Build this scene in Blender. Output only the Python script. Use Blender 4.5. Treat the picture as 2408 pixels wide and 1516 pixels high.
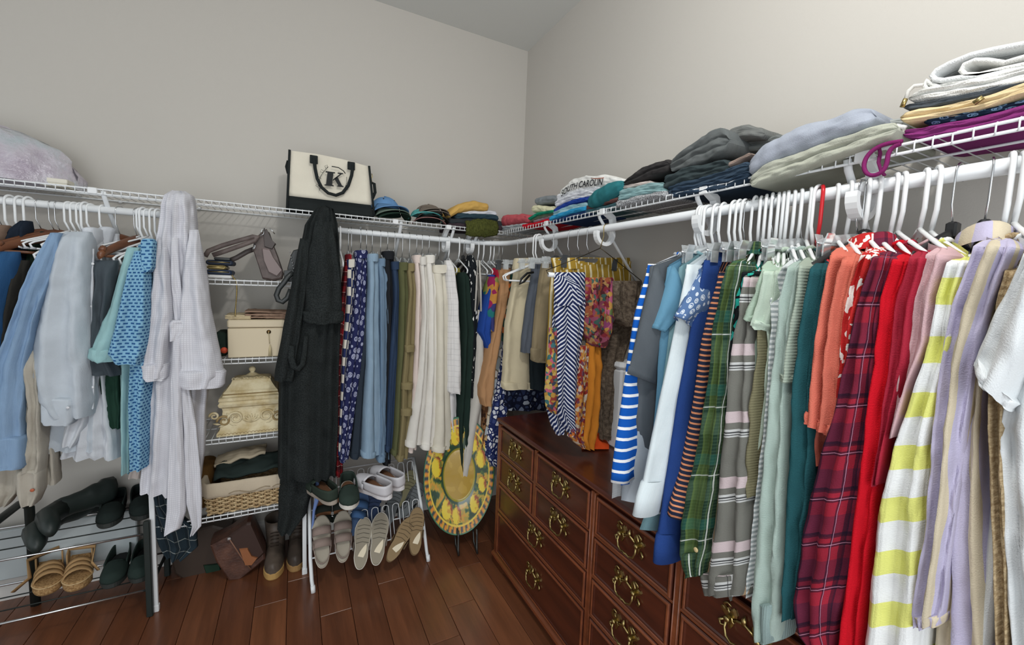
import bpy, bmesh, math, random
from mathutils import Vector, Matrix, noise
for o in list(bpy.data.objects): bpy.data.objects.remove(o)
S = bpy.context.scene
COL = S.collection
PI = math.pi
# ---------------------------------------------------------------- camera
CX, CY, F = 1204.0, 758.0, 985.2188
MX = Vector((0.88832366, -0.00605887, 0.45917793))     # world axes seen from the camera (right, down, forward)
MY = Vector((-0.45754726, -0.09689236, 0.88389048))
MZ = Vector((0.03913546, -0.99527642, -0.088844))
CAM = Vector((-1.345, -2.515, 1.45))
cd = bpy.data.cameras.new('camera'); cam = bpy.data.objects.new('camera', cd); COL.objects.link(cam)
cd.sensor_fit = 'HORIZONTAL'; cd.sensor_width = 36.0; cd.lens = F / 2408 * 36.0; cd.clip_start = 0.02
R3 = Matrix(((MX[0], -MX[1], -MX[2]), (MY[0], -MY[1], -MY[2]), (MZ[0], -MZ[1], -MZ[2])))
cam.matrix_world = Matrix.Translation(CAM) @ R3.to_4x4()
S.camera = cam
# ---------------------------------------------------------------- world, lights, exposure
W = bpy.data.worlds.new('world'); S.world = W; W.use_nodes = True
W.node_tree.nodes['Background'].inputs[0].default_value = (0.93, 0.97, 1.0, 1)
W.node_tree.nodes['Background'].inputs[1].default_value = 0.82
def area(name, loc, target, size, power, color=(1, 1, 1), shape='DISK'):
    l = bpy.data.lights.new(name, 'AREA'); l.shape = shape; l.size = size; l.energy = power; l.color = color
    o = bpy.data.objects.new(name, l); COL.objects.link(o); o.location = loc
    o.rotation_euler = (Vector(target) - Vector(loc)).to_track_quat('-Z', 'Y').to_euler()
    return o
ll = bpy.data.lights.new('ceiling_lamp', 'POINT'); ll.energy = 38; ll.shadow_soft_size = 0.07; ll.color = (1.0, 0.985, 0.96)
lo_ = bpy.data.objects.new('ceiling_lamp', ll); COL.objects.link(lo_); lo_.location = (-1.0, -2.3, 2.62)
area('fill_light', (-1.9, -3.9, 1.15), (-1.0, -0.8, 0.6), 1.9, 30, (0.92, 0.97, 1.0), 'SQUARE')  # added fill light behind the camera, brightens the lower walls and floor
S.view_settings.view_transform = 'Standard'; S.view_settings.look = 'None'
S.view_settings.exposure = 0.1; S.view_settings.gamma = 1.0; S.view_settings.use_curve_mapping = False
# ---------------------------------------------------------------- pixel helpers (2408 x 1516)
def ray(p):
    d = (p[0] - CX, p[1] - CY, F)
    return Vector((MX.dot(Vector(d)), MY.dot(Vector(d)), MZ.dot(Vector(d))))
def onX(p, x): d = ray(p); return CAM + d * ((x - CAM.x) / d.x)
def onY(p, y): d = ray(p); return CAM + d * ((y - CAM.y) / d.y)
def onZ(p, z): d = ray(p); return CAM + d * ((z - CAM.z) / d.z)
def onP(p, q, n): d = ray(p); return CAM + d * ((Vector(q) - CAM).dot(n) / d.dot(n))
# ---------------------------------------------------------------- materials
def lin(c):
    r = []
    for v in c[:3]:
        v = v / 255.0
        r.append(v / 12.92 if v <= 0.04045 else ((v + 0.055) / 1.055) ** 2.4)
    return (r[0], r[1], r[2], 1.0)
MATS = {}
class NT:
    def __init__(s, name, rough=0.85, spec=0.3, metal=0.0):
        m = bpy.data.materials.new(name); m.use_nodes = True; s.m = m; s.t = m.node_tree
        s.b = s.t.nodes['Principled BSDF']
        s.b.inputs['Roughness'].default_value = rough
        s.b.inputs['Specular IOR Level'].default_value = spec
        s.b.inputs['Metallic'].default_value = metal
        s.co = s.t.nodes.new('ShaderNodeTexCoord')
    def n(s, k, **kw):
        x = s.t.nodes.new(k)
        for a, v in kw.items(): setattr(x, a, v)
        return x
    def l(s, a, b): s.t.links.new(a, b)
    def uv(s): return s.co.outputs['UV']
    def obj(s): return s.co.outputs['Object']
    def mapping(s, src, sc=(1, 1, 1), rot=(0, 0, 0), loc=(0, 0, 0)):
        m = s.n('ShaderNodeMapping'); s.l(src, m.inputs[0])
        m.inputs['Scale'].default_value = sc; m.inputs['Rotation'].default_value = rot; m.inputs['Location'].default_value = loc
        return m.outputs[0]
    def math(s, op, a, b=None, c=None):
        m = s.n('ShaderNodeMath', operation=op)
        for i, v in enumerate((a, b, c)):
            if v is None: continue
            if hasattr(v, 'is_output'): s.l(v, m.inputs[i])
            else: m.inputs[i].default_value = v
        return m.outputs[0]
    def mix(s, fac, a, b):
        m = s.n('ShaderNodeMix', data_type='RGBA')
        for i, v in ((0, fac), (6, a), (7, b)):
            if hasattr(v, 'is_output'): s.l(v, m.inputs[i])
            else: m.inputs[i].default_value = v
        return m.outputs[2]
    def noise(s, src, scale, detail=3, rough=0.55):
        x = s.n('ShaderNodeTexNoise'); s.l(src, x.inputs['Vector']); x.inputs['Scale'].default_value = scale
        x.inputs['Detail'].default_value = detail; x.inputs['Roughness'].default_value = rough
        return x.outputs['Fac']
    def voro(s, src, scale, feat='F1', out='Distance', rnd=1.0):
        x = s.n('ShaderNodeTexVoronoi', feature=feat); s.l(src, x.inputs['Vector']); x.inputs['Scale'].default_value = scale
        x.inputs['Randomness'].default_value = rnd
        return x.outputs[out]
    def ramp(s, fac, stops, const=False):
        r = s.n('ShaderNodeValToRGB'); cr = r.color_ramp
        cr.interpolation = 'CONSTANT' if const else 'LINEAR'
        while len(cr.elements) < len(stops): cr.elements.new(0.5)
        for e, (p, c) in zip(cr.elements, stops): e.position = p; e.color = c if len(c) == 4 else (*c, 1)
        s.l(fac, r.inputs[0]); return r.outputs[0]
    def sep(s, src):
        x = s.n('ShaderNodeSeparateXYZ'); s.l(src, x.inputs[0]); return x.outputs
    def col(s, c):
        if hasattr(c, 'is_output'): s.l(c, s.b.inputs['Base Color'])
        else: s.b.inputs['Base Color'].default_value = c
    def bump(s, h, strength=0.3, dist=0.002):
        x = s.n('ShaderNodeBump'); x.inputs['Strength'].default_value = strength; x.inputs['Distance'].default_value = dist
        s.l(h, x.inputs['Height']); s.l(x.outputs[0], s.b.inputs['Normal'])
def plain(c, rough=0.5, spec=0.4, metal=0.0, name=None):
    k = ('p', tuple(c), rough, spec, metal)
    if k not in MATS:
        t = NT(name or 'plain', rough, spec, metal); t.col(lin(c)); MATS[k] = t.m
    return MATS[k]
def band(t, x, per, off, wid):          # 1 inside a stripe of relative width wid
    f = t.math('FRACT', t.math('ADD', t.math('MULTIPLY', x, 1.0 / per), off))
    return t.math('LESS_THAN', f, wid)
def fabric(c, kind='plain', var=0.16, weave=0.5, rough=0.95, wr=0.5, **kw):
    k = (tuple(c), kind, var, weave, wr, str(sorted(kw.items())))
    if k in MATS: return MATS[k]
    t = NT('fabric_' + kind, rough, 0.12); uv = t.uv(); u, v, _ = t.sep(uv)
    base = lin(c)
    def L(n): return lin(kw[n])
    if kind == 'plain': colr = t.mix(0.0, base, base)
    elif kind == 'stripe':               # c, b ; axis, per, wid
        wob = t.math('MULTIPLY', t.math('SUBTRACT', t.noise(uv, 9, 1), 0.5), kw.get('wob', 0.004))
        x = t.math('ADD', v if kw.get('axis', 'v') == 'v' else u, wob)
        colr = t.mix(band(t, x, kw['per'], 0.1, kw['wid']), base, L('b'))
        if 'd' in kw: colr = t.mix(band(t, x, kw['per'], 0.1 + kw.get('doff', 0.5), kw['dwid']), colr, L('d'))
    elif kind == 'plaid':                # bands: list of (axis, per, off, wid, col, alpha)
        colr = t.mix(0.0, base, base)
        ang = kw.get('ang', 0.0)
        if ang: u, v, _ = t.sep(t.mapping(uv, rot=(0, 0, ang)))
        for ax, per, off, wid, cc, al in kw['bands']:
            m = t.math('MULTIPLY', band(t, v if ax == 'v' else u, per, off, wid), al)
            colr = t.mix(m, colr, lin(cc))
    elif kind == 'paisley':
        w = t.mapping(uv, sc=(1.0, 0.8, 1), rot=(0, 0, 0.5))
        d = t.voro(w, kw['scale'], rnd=0.35)
        ring = t.math('MULTIPLY', t.math('LESS_THAN', d, 0.36), t.math('GREATER_THAN', d, 0.27))
        inn = t.math('MULTIPLY', t.math('LESS_THAN', d, 0.24), t.math('GREATER_THAN', t.noise(uv, 260, 1), 0.47))
        colr = t.mix(t.math('MAXIMUM', ring, inn), base, L('b'))
    elif kind == 'check':
        x = t.n('ShaderNodeTexChecker'); t.l(t.mapping(uv, sc=(1, 1, 1)), x.inputs[0]); x.inputs['Scale'].default_value = 1.0 / kw['per']
        colr = t.mix(x.outputs['Fac'], base, L('b'))
    elif kind == 'cells':                # patches of several colours
        p = kw['pal']; w = uv
        if kw.get('warp', 0):
            nn = t.n('ShaderNodeTexNoise'); t.l(uv, nn.inputs['Vector']); nn.inputs['Scale'].default_value = kw['scale'] * 0.7
            a = t.n('ShaderNodeVectorMath', operation='MULTIPLY_ADD'); t.l(nn.outputs['Color'], a.inputs[0])
            a.inputs[1].default_value = (kw['warp'],) * 3; t.l(uv, a.inputs[2]); w = a.outputs[0]
        f = t.sep(t.voro(w, kw['scale'], out='Color'))[0]
        colr = t.ramp(f, [(i / len(p), lin(q)) for i, q in enumerate(p)], True)
        if 'line' in kw:
            e = t.voro(w, kw['scale'], 'DISTANCE_TO_EDGE')
            colr = t.mix(t.math('LESS_THAN', e, kw.get('lw', 0.05)), colr, L('line'))
    elif kind == 'blots':                # irregular figures on a ground
        w = t.mapping(uv, sc=(1, kw.get('asp', 1.0), 1))
        colr = t.mix(t.math('GREATER_THAN', t.noise(w, kw['scale'], 2, 0.6), kw.get('th', 0.56)), base, L('b'))
    elif kind == 'speck':
        colr = t.ramp(t.noise(uv, kw['scale'], 3, 0.7), [(0.36, base), (0.62, L('b'))])
    elif kind == 'chevron':              # slanted stripes that turn at a centre line
        x = t.math('PINGPONG', t.math('ADD', u, 5.0), kw['zig'])
        y = t.math('ADD', v, t.math('MULTIPLY', x, kw.get('slope', 1.0)))
        colr = t.mix(band(t, y, kw['per'], 0.0, kw['wid']), base, L('b'))
    elif kind == 'denim':
        n1 = t.noise(t.mapping(uv, sc=(420, 14, 1)), 1.0, 3)
        colr = t.mix(t.math('MULTIPLY', n1, 0.75), base, L('b'))
    elif kind == 'waffle':
        a = band(t, u, 0.008, 0, 0.26); b2 = band(t, v, 0.008, 0, 0.26)
        colr = t.mix(t.math('MULTIPLY', t.math('MAXIMUM', a, b2), 0.4), base, L('b'))
    elif kind == 'dash':
        row = t.math('FLOOR', t.math('MULTIPLY', v, 1.0 / kw['per']))
        uu = t.math('ADD', u, t.math('MULTIPLY', row, kw['per'] * 0.9))
        a = band(t, uu, kw['per'] * 2.0, 0, 0.62); b2 = band(t, v, kw['per'], 0, 0.5)
        colr = t.mix(t.math('MULTIPLY', a, b2), base, L('b'))
    n2 = t.noise(uv, 7.0, 4, 0.6)
    dark = t.n('ShaderNodeMix', data_type='RGBA'); dark.blend_type = 'MULTIPLY'; dark.inputs[0].default_value = 1.0
    t.l(colr, dark.inputs[6])
    t.l(t.ramp(n2, [(0.25, (1 - var, 1 - var, 1 - var)), (0.75, (1, 1, 1))]), dark.inputs[7])
    t.col(dark.outputs[2])
    # fine weave plus soft creases, as relief
    h = t.math('MULTIPLY', t.noise(uv, 420, 2), weave)
    if 'rib' in kw:
        rb = t.math('PINGPONG', t.math('ADD', v if kw.get('ribax', 'v') == 'v' else u, 5), kw['rib'])
        h = t.math('ADD', h, t.math('MULTIPLY', rb, 0.4 / kw['rib']))
    h = t.math('ADD', h, t.math('MULTIPLY', t.noise(t.mapping(uv, sc=(16, 5, 1)), 1.0, 3), 2.2 * wr))
    t.bump(h, 0.45, 0.0035)
    MATS[k] = t.m; return t.m
def wood(name, c1, c2, axis=1, scale=1.0, rough=0.3, spec=0.5, coat=0.0):
    t = NT(name, rough, spec)
    sc = [14, 14, 14]; sc[axis] = 1.1
    w = t.mapping(t.obj(), sc=tuple(x * scale for x in sc))
    n = t.noise(w, 1.4, 6, 0.62)
    f = t.noise(t.mapping(t.obj(), sc=tuple(x * scale * 9 for x in sc)), 1.0, 3, 0.6)
    c = t.mix(t.math('MULTIPLY', f, 0.45), t.ramp(n, [(0.3, lin(c1)), (0.7, lin(c2))]), lin(c1))
    t.col(c); t.bump(f, 0.12, 0.001)
    t.b.inputs['Coat Weight'].default_value = coat; t.b.inputs['Coat Roughness'].default_value = 0.12
    return t.m
# ---------------------------------------------------------------- mesh building
class MB:
    def __init__(s): s.v = []; s.f = []; s.uv = []; s.sm = []
    def add(s, vs, fs, uvs=None, smooth=True):
        o = len(s.v); s.v += [tuple(p) for p in vs]
        for i, f in enumerate(fs):
            s.f.append([o + k for k in f]); s.sm.append(smooth)
            s.uv.append(uvs[i] if uvs else [(vs[k][0] + vs[k][1], vs[k][2]) for k in f])
        return s
    def loft(s, rings, cap0=False, cap1=False, closed=True, smooth=True, uvscale=1.0):
        n = len(rings[0]); vs = [p for r in rings for p in r]; fs = []; uvs = []
        vv = [0.0]
        for i in range(1, len(rings)):
            vv.append(vv[-1] + sum((Vector(rings[i][k]) - Vector(rings[i - 1][k])).length for k in range(0, n, max(1, n // 6))) / len(range(0, n, max(1, n // 6))))
        mid = rings[len(rings) // 2]; uu = [0.0]
        for k in range(n): uu.append(uu[-1] + (Vector(mid[(k + 1) % n]) - Vector(mid[k])).length)
        m = n if closed else n - 1
        for i in range(len(rings) - 1):
            for k in range(m):
                k2 = (k + 1) % n
                fs.append((i * n + k, i * n + k2, (i + 1) * n + k2, (i + 1) * n + k))
                uvs.append([(uu[k], -vv[i]), (uu[k + 1], -vv[i]), (uu[k + 1], -vv[i + 1]), (uu[k], -vv[i + 1])])
        if cap0: fs.append(tuple(range(n))[::-1]); uvs.append([(vs[k][0] + vs[k][1], vs[k][2]) for k in range(n)][::-1])
        if cap1:
            b = (len(rings) - 1) * n; fs.append(tuple(b + k for k in range(n))); uvs.append([(vs[b + k][0] + vs[b + k][1], vs[b + k][2]) for k in range(n)])
        return s.add(vs, fs, uvs, smooth)
    def tube(s, pts, r, seg=8, cap=True, flat=1.0, up=None):
        pts = [Vector(p) for p in pts]; n = len(pts); rs = r if isinstance(r, (list, tuple)) else [r] * n
        rings = []; prev = None
        for i, p in enumerate(pts):
            d = (pts[min(i + 1, n - 1)] - pts[max(i - 1, 0)]).normalized()
            a = Vector(up) if up else (prev if prev else (Vector((0, 0, 1)) if abs(d.z) < 0.9 else Vector((1, 0, 0))))
            x = d.cross(a)
            if x.length < 1e-6: x = d.cross(Vector((0.3, 1, 0.2)))
            x.normalize(); y = x.cross(d).normalized(); prev = y
            rings.append([p + x * (rs[i] * flat * math.cos(t)) + y * (rs[i] * math.sin(t)) for t in [2 * PI * k / seg for k in range(seg)]])
        return s.loft(rings, cap, cap)
    def box(s, lo, hi, smooth=False):
        x0, y0, z0 = lo; x1, y1, z1 = hi
        vs = [(x0, y0, z0), (x1, y0, z0), (x1, y1, z0), (x0, y1, z0), (x0, y0, z1), (x1, y0, z1), (x1, y1, z1), (x0, y1, z1)]
        fs = [(0, 3, 2, 1), (4, 5, 6, 7), (0, 1, 5, 4), (1, 2, 6, 5), (2, 3, 7, 6), (3, 0, 4, 7)]
        uvs = []
        for f in fs:
            n = (Vector(vs[f[1]]) - Vector(vs[f[0]])).cross(Vector(vs[f[2]]) - Vector(vs[f[1]]))
            a = max(range(3), key=lambda k: abs(n[k])); q = [k for k in range(3) if k != a]
            uvs.append([(vs[k][q[0]], vs[k][q[1]]) for k in f])
        return s.add(vs, fs, uvs, smooth)
    def bbox(s, lo, hi, b=0.004):           # box with chamfered edges
        lo = Vector(lo); hi = Vector(hi); b = min(b, *( (hi[i] - lo[i]) * 0.45 for i in range(3)))
        def R(i, z): 
            x0, y0, x1, y1 = lo.x + i, lo.y + i, hi.x - i, hi.y - i; c = b
            return [(x0 + c, y0, z), (x1 - c, y0, z), (x1, y0 + c, z), (x1, y1 - c, z), (x1 - c, y1, z), (x0 + c, y1, z), (x0, y1 - c, z), (x0, y0 + c, z)]
        return s.loft([R(b, lo.z), R(0, lo.z + b), R(0, hi.z - b), R(b, hi.z)], True, True, smooth=False)
    def grid(s, fn, nu, nv, us=1.0, vs_=1.0, smooth=True):
        vs = [fn(i / nu, j / nv) for j in range(nv + 1) for i in range(nu + 1)]; fs = []; uvs = []
        for j in range(nv):
            for i in range(nu):
                a = j * (nu + 1) + i; fs.append((a, a + 1, a + nu + 2, a + nu + 1))
                uvs.append([(i / nu * us, j / nv * vs_), ((i + 1) / nu * us, j / nv * vs_), ((i + 1) / nu * us, (j + 1) / nv * vs_), (i / nu * us, (j + 1) / nv * vs_)])
        return s.add(vs, fs, uvs, smooth)
    def xform(s, fn): s.v = [tuple(fn(Vector(p))) for p in s.v]; return s
    def build(s, name, mat, parent=None, origin=None, solid=0.0, sub=0):
        org = Vector(origin) if origin is not None else (root_loc(parent) if parent is not None else Vector((0, 0, 0)))
        me = bpy.data.meshes.new(name); me.from_pydata([Vector(p) - org for p in s.v], [], s.f)
        uvl = me.uv_layers.new(name='UVMap'); i = 0; buf = []
        for f in s.uv:
            for q in f: buf += [q[0], q[1]]
        uvl.data.foreach_set('uv', buf)
        me.polygons.foreach_set('use_smooth', s.sm)
        if mat: me.materials.append(mat)
        me.update()
        o = bpy.data.objects.new(name, me); COL.objects.link(o)
        if parent is not None: o.parent = parent
        else: o.location = org
        if solid: m = o.modifiers.new('t', 'SOLIDIFY'); m.thickness = solid; m.offset = 0
        if sub: m = o.modifiers.new('s', 'SUBSURF'); m.levels = sub; m.render_levels = sub
        return o
def root_loc(o):
    if o.get('_local'): return Vector((0, 0, 0))
    while o.parent: o = o.parent
    if o.get('_local'): return Vector((0, 0, 0))
    return Vector(o.location)
def tag(o, label, cat, group=None):
    o['label'] = label; o['category'] = cat
    if group: o['group'] = group
    return o
def thing(name, label, cat, loc=(0, 0, 0), group=None, local=False):
    o = bpy.data.objects.new(name, None); COL.objects.link(o); o.location = loc; o.empty_display_size = 0.05
    if local: o['_local'] = 1
    return tag(o, label, cat, group)
def base_of(mb):
    xs = [p[0] for p in mb.v]; ys = [p[1] for p in mb.v]; zs = [p[2] for p in mb.v]
    return Vector(((min(xs) + max(xs)) / 2, (min(ys) + max(ys)) / 2, min(zs)))
def single(mb, name, mat, label, cat, group=None, **kw):
    return tag(mb.build(name, mat, origin=base_of(mb), **kw), label, cat, group)
def struct(mb, name, mat, parent=None):
    o = mb.build(name, mat, parent)
    if parent is None: o['kind'] = 'structure'
    return o
def copy_tree(o, parent=None):
    c = o.copy(); COL.objects.link(c); c.parent = parent
    for ch in list(o.children): copy_tree(ch, c)
    return c
def arc(c, r, a0, a1, n, ax=(1, 0, 0), ay=(0, 0, 1)):
    c = Vector(c); ax = Vector(ax); ay = Vector(ay)
    return [c + ax * (r * math.cos(a0 + (a1 - a0) * i / n)) + ay * (r * math.sin(a0 + (a1 - a0) * i / n)) for i in range(n + 1)]
def smooth(pts, it=2):
    pts = [Vector(p) for p in pts]
    for _ in range(it):
        q = [pts[0]]
        for a, b in zip(pts, pts[1:]): q += [a * 0.75 + b * 0.25, a * 0.25 + b * 0.75]
        pts = q + [pts[-1]]
    return pts
def lerp(a, b, t): return a + (b - a) * t
def interp(pts, x):                       # piecewise linear through sorted (x, y)
    if x <= pts[0][0]: return pts[0][1]
    for (x0, y0), (x1, y1) in zip(pts, pts[1:]):
        if x <= x1: return y0 + (y1 - y0) * (x - x0) / (x1 - x0 + 1e-9)
    return pts[-1][1]
def nz(x, y=0.0, z=0.0): return noise.noise(Vector((x, y, z)))
WHITE = plain((226, 229, 231), 0.38, 0.4, name='white_vinyl_coating')
WPLAS = plain((226, 228, 229), 0.32, 0.45, name='white_plastic')
STEEL = plain((200, 202, 204), 0.22, 0.5, 1.0, name='chrome')
BRASS = plain((168, 150, 100), 0.3, 0.5, 1.0, name='brass')
BLKP = plain((26, 27, 28), 0.4, 0.4, name='black_plastic')
# ---------------------------------------------------------------- room shell
def wallmat(name, c):
    t = NT(name, 0.92, 0.15); n = t.noise(t.obj(), 2.2, 3); f = t.noise(t.obj(), 260, 2)
    t.col(t.mix(t.math('MULTIPLY', n, 0.25), lin(c), lin(tuple(int(x * 0.95) for x in c)))); t.bump(f, 0.25, 0.0012); return t.m
WALL = wallmat('wall_paint', (190, 186, 179)); CEIL = wallmat('ceiling_paint', (214, 216, 213)); TRIM = plain((214, 213, 209), 0.45, name='trim_paint')
H = 2.955
struct(MB().box((-4.6, 0, 0), (0.1, 0.1, H)), 'wall_left', WALL)
struct(MB().box((0, -3.6, 0), (0.1, 0.0, H)), 'wall_right', WALL)
struct(MB().box((-4.6, -3.6, H), (0.1, 0.1, H + 0.08)), 'ceiling', CEIL)
def bb(mb, ax):
    prof = [(0, 0), (0.014, 0), (0.014, 0.10), (0.011, 0.112), (0.006, 0.12), (0.004, 0.135), (0, 0.135)]
    if ax == 'x': rings = [[(x, -d, z) for d, z in prof] for x in (-4.6, -0.001)]
    else: rings = [[(-d, y, z) for d, z in prof] for y in (-3.6, -0.001)]
    return mb.loft(rings, True, True, smooth=False)
struct(bb(MB(), 'x'), 'baseboard_left', TRIM); struct(bb(MB(), 'y'), 'baseboard_right', TRIM)
# floor of separate planks running away from the camera
FLW = [wood('plank_%d' % i, a, b, 1, 1.0, 0.28, 0.5, 0.15) for i, (a, b) in enumerate([((92, 56, 38), (138, 86, 58)), ((98, 60, 40), (146, 92, 62)), ((84, 50, 34), (128, 78, 52))])]
fl = struct(MB().box((-4.6, -3.6, -0.06), (0.1, 0.1, -0.012)), 'floor', plain((34, 20, 15), 0.7, name='joint_dirt'))
random.seed(4); pw = 0.128; pm = {}
i = 0; x = -3.05
while x < 0.0:
    y = -3.2 - random.random() * 0.9
    while y < 0.0:
        L_ = random.choice((0.75, 0.95, 1.2)); y1 = min(y + L_, 0.0)
        if y1 > -3.2 and y1 - y > 0.05:
            k = round(y1 - y, 2), i % 3
            lo = (0.0009, 0.0009, -0.012); hi = (pw - 0.0009, y1 - y - 0.0009, 0.0)
            o = MB().bbox(lo, hi, 0.0014).build('plank', FLW[i % 3], fl, origin=(0, 0, 0)); o.location = (x, y, 0)
        y = y1; i += 1
    x += pw; i += 2
# ---------------------------------------------------------------- wire shelves
def wire_shelf(name, label, o, U, V, length, depth, lip=0.017, pitch=0.0267, extra=(), mid=(0.5,)):
    """o: front lip, lower wire start; U: along, V: to the wall (unit)"""
    o = Vector(o); U = Vector(U); V = Vector(V); Z = Vector((0, 0, 1))
    t = thing(name, label, 'shelf', o)
    for dz in (0.0, lip): MB().tube([o + Z * dz, o + U * length + Z * dz], 0.0032, 6).build('front_wire', WHITE, t)
    for m in mid: MB().tube([o + V * depth * m + Z * (lip - 0.004), o + U * length + V * depth * m + Z * (lip - 0.004)], 0.0028, 6).build('support_wire', WHITE, t)
    MB().tube([o + V * depth + Z * (lip - 0.004), o + U * length + V * depth + Z * (lip - 0.004)], 0.0032, 6).build('back_wire', WHITE, t)
    mb = MB(); n = int(length / pitch)
    for i in range(n + 1):
        p = o + U * (0.004 + i * pitch)
        mb.tube([p - V * 0.0035 - Z * 0.003, p - V * 0.0035 + Z * (lip - 0.001), p + Z * (lip + 0.003), p + V * depth + Z * (lip + 0.001)], 0.0015, 5)
    c = mb.build('deck_wires', WHITE, t); c['kind'] = 'stuff'
    return t
ZS = 1.74
AY, BX = -0.295, -0.275
wire_shelf('wire_shelf', 'long white wire shelf along the left wall above both rods', (-4.2, AY, ZS), (1, 0, 0), (0, 1, 0), 4.17, 0.285)
wire_shelf('wire_shelf', 'white wire shelf along the right wall holding folded clothes', (BX, -3.3, ZS), (0, 1, 0), (1, 0, 0), 3.0, 0.265)
# shelf tower between the two hanging rods
TX0, TX1, TY = -1.885, -1.30, -0.345
TZ = [1.405, 1.059, 0.706, 0.355]
for z, w in zip(TZ, ('holding the brown handbag', 'holding the cream jewellery box', 'holding the carved cream casket', 'holding the wicker basket')):
    wire_shelf('tower_shelf', 'short white wire shelf ' + w, (TX0, TY, z), (1, 0, 0), (0, 1, 0), TX1 - TX0, 0.335, 0.018, 0.026)
for x, z1, lab in ((-1.883, 1.42, 'white support pole under the left corner of the tower shelves'), (-1.312, 1.42, 'white support pole beside the brown ankle boots')):
    p = thing('support_pole', lab, 'pole', (x, TY, 0), 'white poles carrying the tower shelves')
    MB().bbox((x - 0.009, TY - 0.011, 0.012), (x + 0.009, TY + 0.005, z1), 0.002).build('pole', WHITE, p)
    MB().bbox((x - 0.0115, TY - 0.0135, 0), (x + 0.0115, TY + 0.0075, 0.03), 0.002).build('foot_cap', WPLAS, p)
# ---------------------------------------------------------------- hanging rods
RZ = 1.686; RAY, RBX, RR = -0.245, -0.259, 0.0145
def rod(a, b, label, curve=None):
    pts = curve or [a, b]
    single(MB().tube(pts, RR, 14), 'hanging_rod', WHITE, label, 'rod')
rod((-4.2, RAY, RZ), (-1.80, RAY, RZ), 'white hanging rod left of the tower shelves')
rc = 0.16
cpts = [(-1.17, RAY, RZ), (-0.9, RAY, RZ)] + [(RBX - rc + rc * math.sin(t), RAY - rc + rc * math.cos(t), RZ) for t in [PI / 2 * k / 10 for k in range(11)]] + [(RBX, -1.0, RZ), (RBX, -3.3, RZ)]
rod(None, None, 'white hanging rod that turns the room corner under the shelf', cpts)
# brackets: strut to the wall and curl that carries the rod
def bracket(s, wall, label, curl=True, st=True):
    if wall == 'A': U, V, R0 = Vector((1, 0, 0)), Vector((0, 1, 0)), Vector((s, RAY, RZ)); front = Vector((s, AY, ZS)); dep = -AY
    else: U, V, R0 = Vector((0, 1, 0)), Vector((1, 0, 0)), Vector((RBX, s, RZ)); front = Vector((BX, s, ZS)); dep = -BX
    Z = Vector((0, 0, 1)); t = thing('shelf_bracket', label, 'bracket', R0, 'white shelf brackets')
    if curl:
        c = R0 - Z * 0.022
        rings = []
        pts = [front + V * 0.012 + Z * 0.012, front + V * 0.05 - Z * 0.01, R0 + V * 0.045 + Z * 0.005] + arc(c, 0.04, 0.4, -PI * 1.08, 14, V, Z)
        for k, p in enumerate(pts):
            d = (pts[min(k + 1, len(pts) - 1)] - pts[max(k - 1, 0)]).normalized(); nrm = d.cross(U)
            w = 0.011; h = 0.007 if k > 2 else 0.010
            rings.append([p + U * w + nrm * h, p - U * w + nrm * h, p - U * w - nrm * h, p + U * w - nrm * h])
        MB().loft(rings, True, True, smooth=False).build('rod_hook', WPLAS, t)
    if st:
        a = front + V * 0.004 + U * 0.03; b = Vector(a) + V * (dep - 0.012) - Z * 0.30
        MB().tube([a + Z * 0.012, a - Z * 0.01 + V * 0.008, b], 0.0085, 8, flat=0.55, up=tuple(U)).build('strut', WHITE, t)
        MB().bbox(tuple(b - Vector((0.012, 0.012, 0.03))), tuple(b + Vector((0.012, 0.012, 0.012))), 0.003).build('wall_foot', WPLAS, t)
    cl = front + Z * 0.0085
    MB().bbox(tuple(cl - Vector((0.014, 0.006, 0.011))) if wall == 'A' else tuple(cl - Vector((0.006, 0.014, 0.011))), tuple(cl + Vector((0.014, 0.006, 0.013))) if wall == 'A' else tuple(cl + Vector((0.006, 0.014, 0.013))), 0.002).build('lip_clip', WPLAS, t)
for px, lab, cu, stt in ((1422, 'white bracket with open curl beside the mustard striped trousers', True, True), (1660, 'white bracket with curl behind the first white hangers on the right rod', True, True), (2030, 'white bracket with large curl behind the hangers under the purple cord', True, True), (1290, 'white bracket at the corner end of the right rod', True, True)):
    bracket(onX((px, 543 - 0.1587 * (px - 1397)), RBX).y, 'B', lab, cu, stt)
for px, lab, cu, stt in ((232, 'white strut bracket above the white plastic hangers on the left rod', False, True), (1048, 'white bracket with curl over the white trousers', True, True), (925, 'white strut bracket over the jeans', False, True), (415, 'white bracket behind the waffle robe', True, False), (1105, 'white bracket with curl over the dark green knit dress', True, True)):
    bracket(onY((px, 470.7 + 0.0875 * px), RAY).x, 'A', lab, cu, stt)
# wall clips under the back wire
for px, py, wl in ((184, 460, 'above the oxford shirt'), (283, 474, 'above the hook of the wooden hanger'), (469, 490, 'just right of the waffle robe'), (848, 536, 'above the paisley trousers'), (1158, 572, 'beside the room corner')):
    p = onY((px, py), -0.012); o = MB().tube([p + Vector((0, 0.012, 0)), p, p + Vector((0, -0.006, 0.004))], [0.007, 0.008, 0.004], 8)
    single(o, 'wall_clip', WPLAS, 'small white wall clip under the left shelf ' + wl, 'clip', 'white wall clips along the left shelf')
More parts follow.
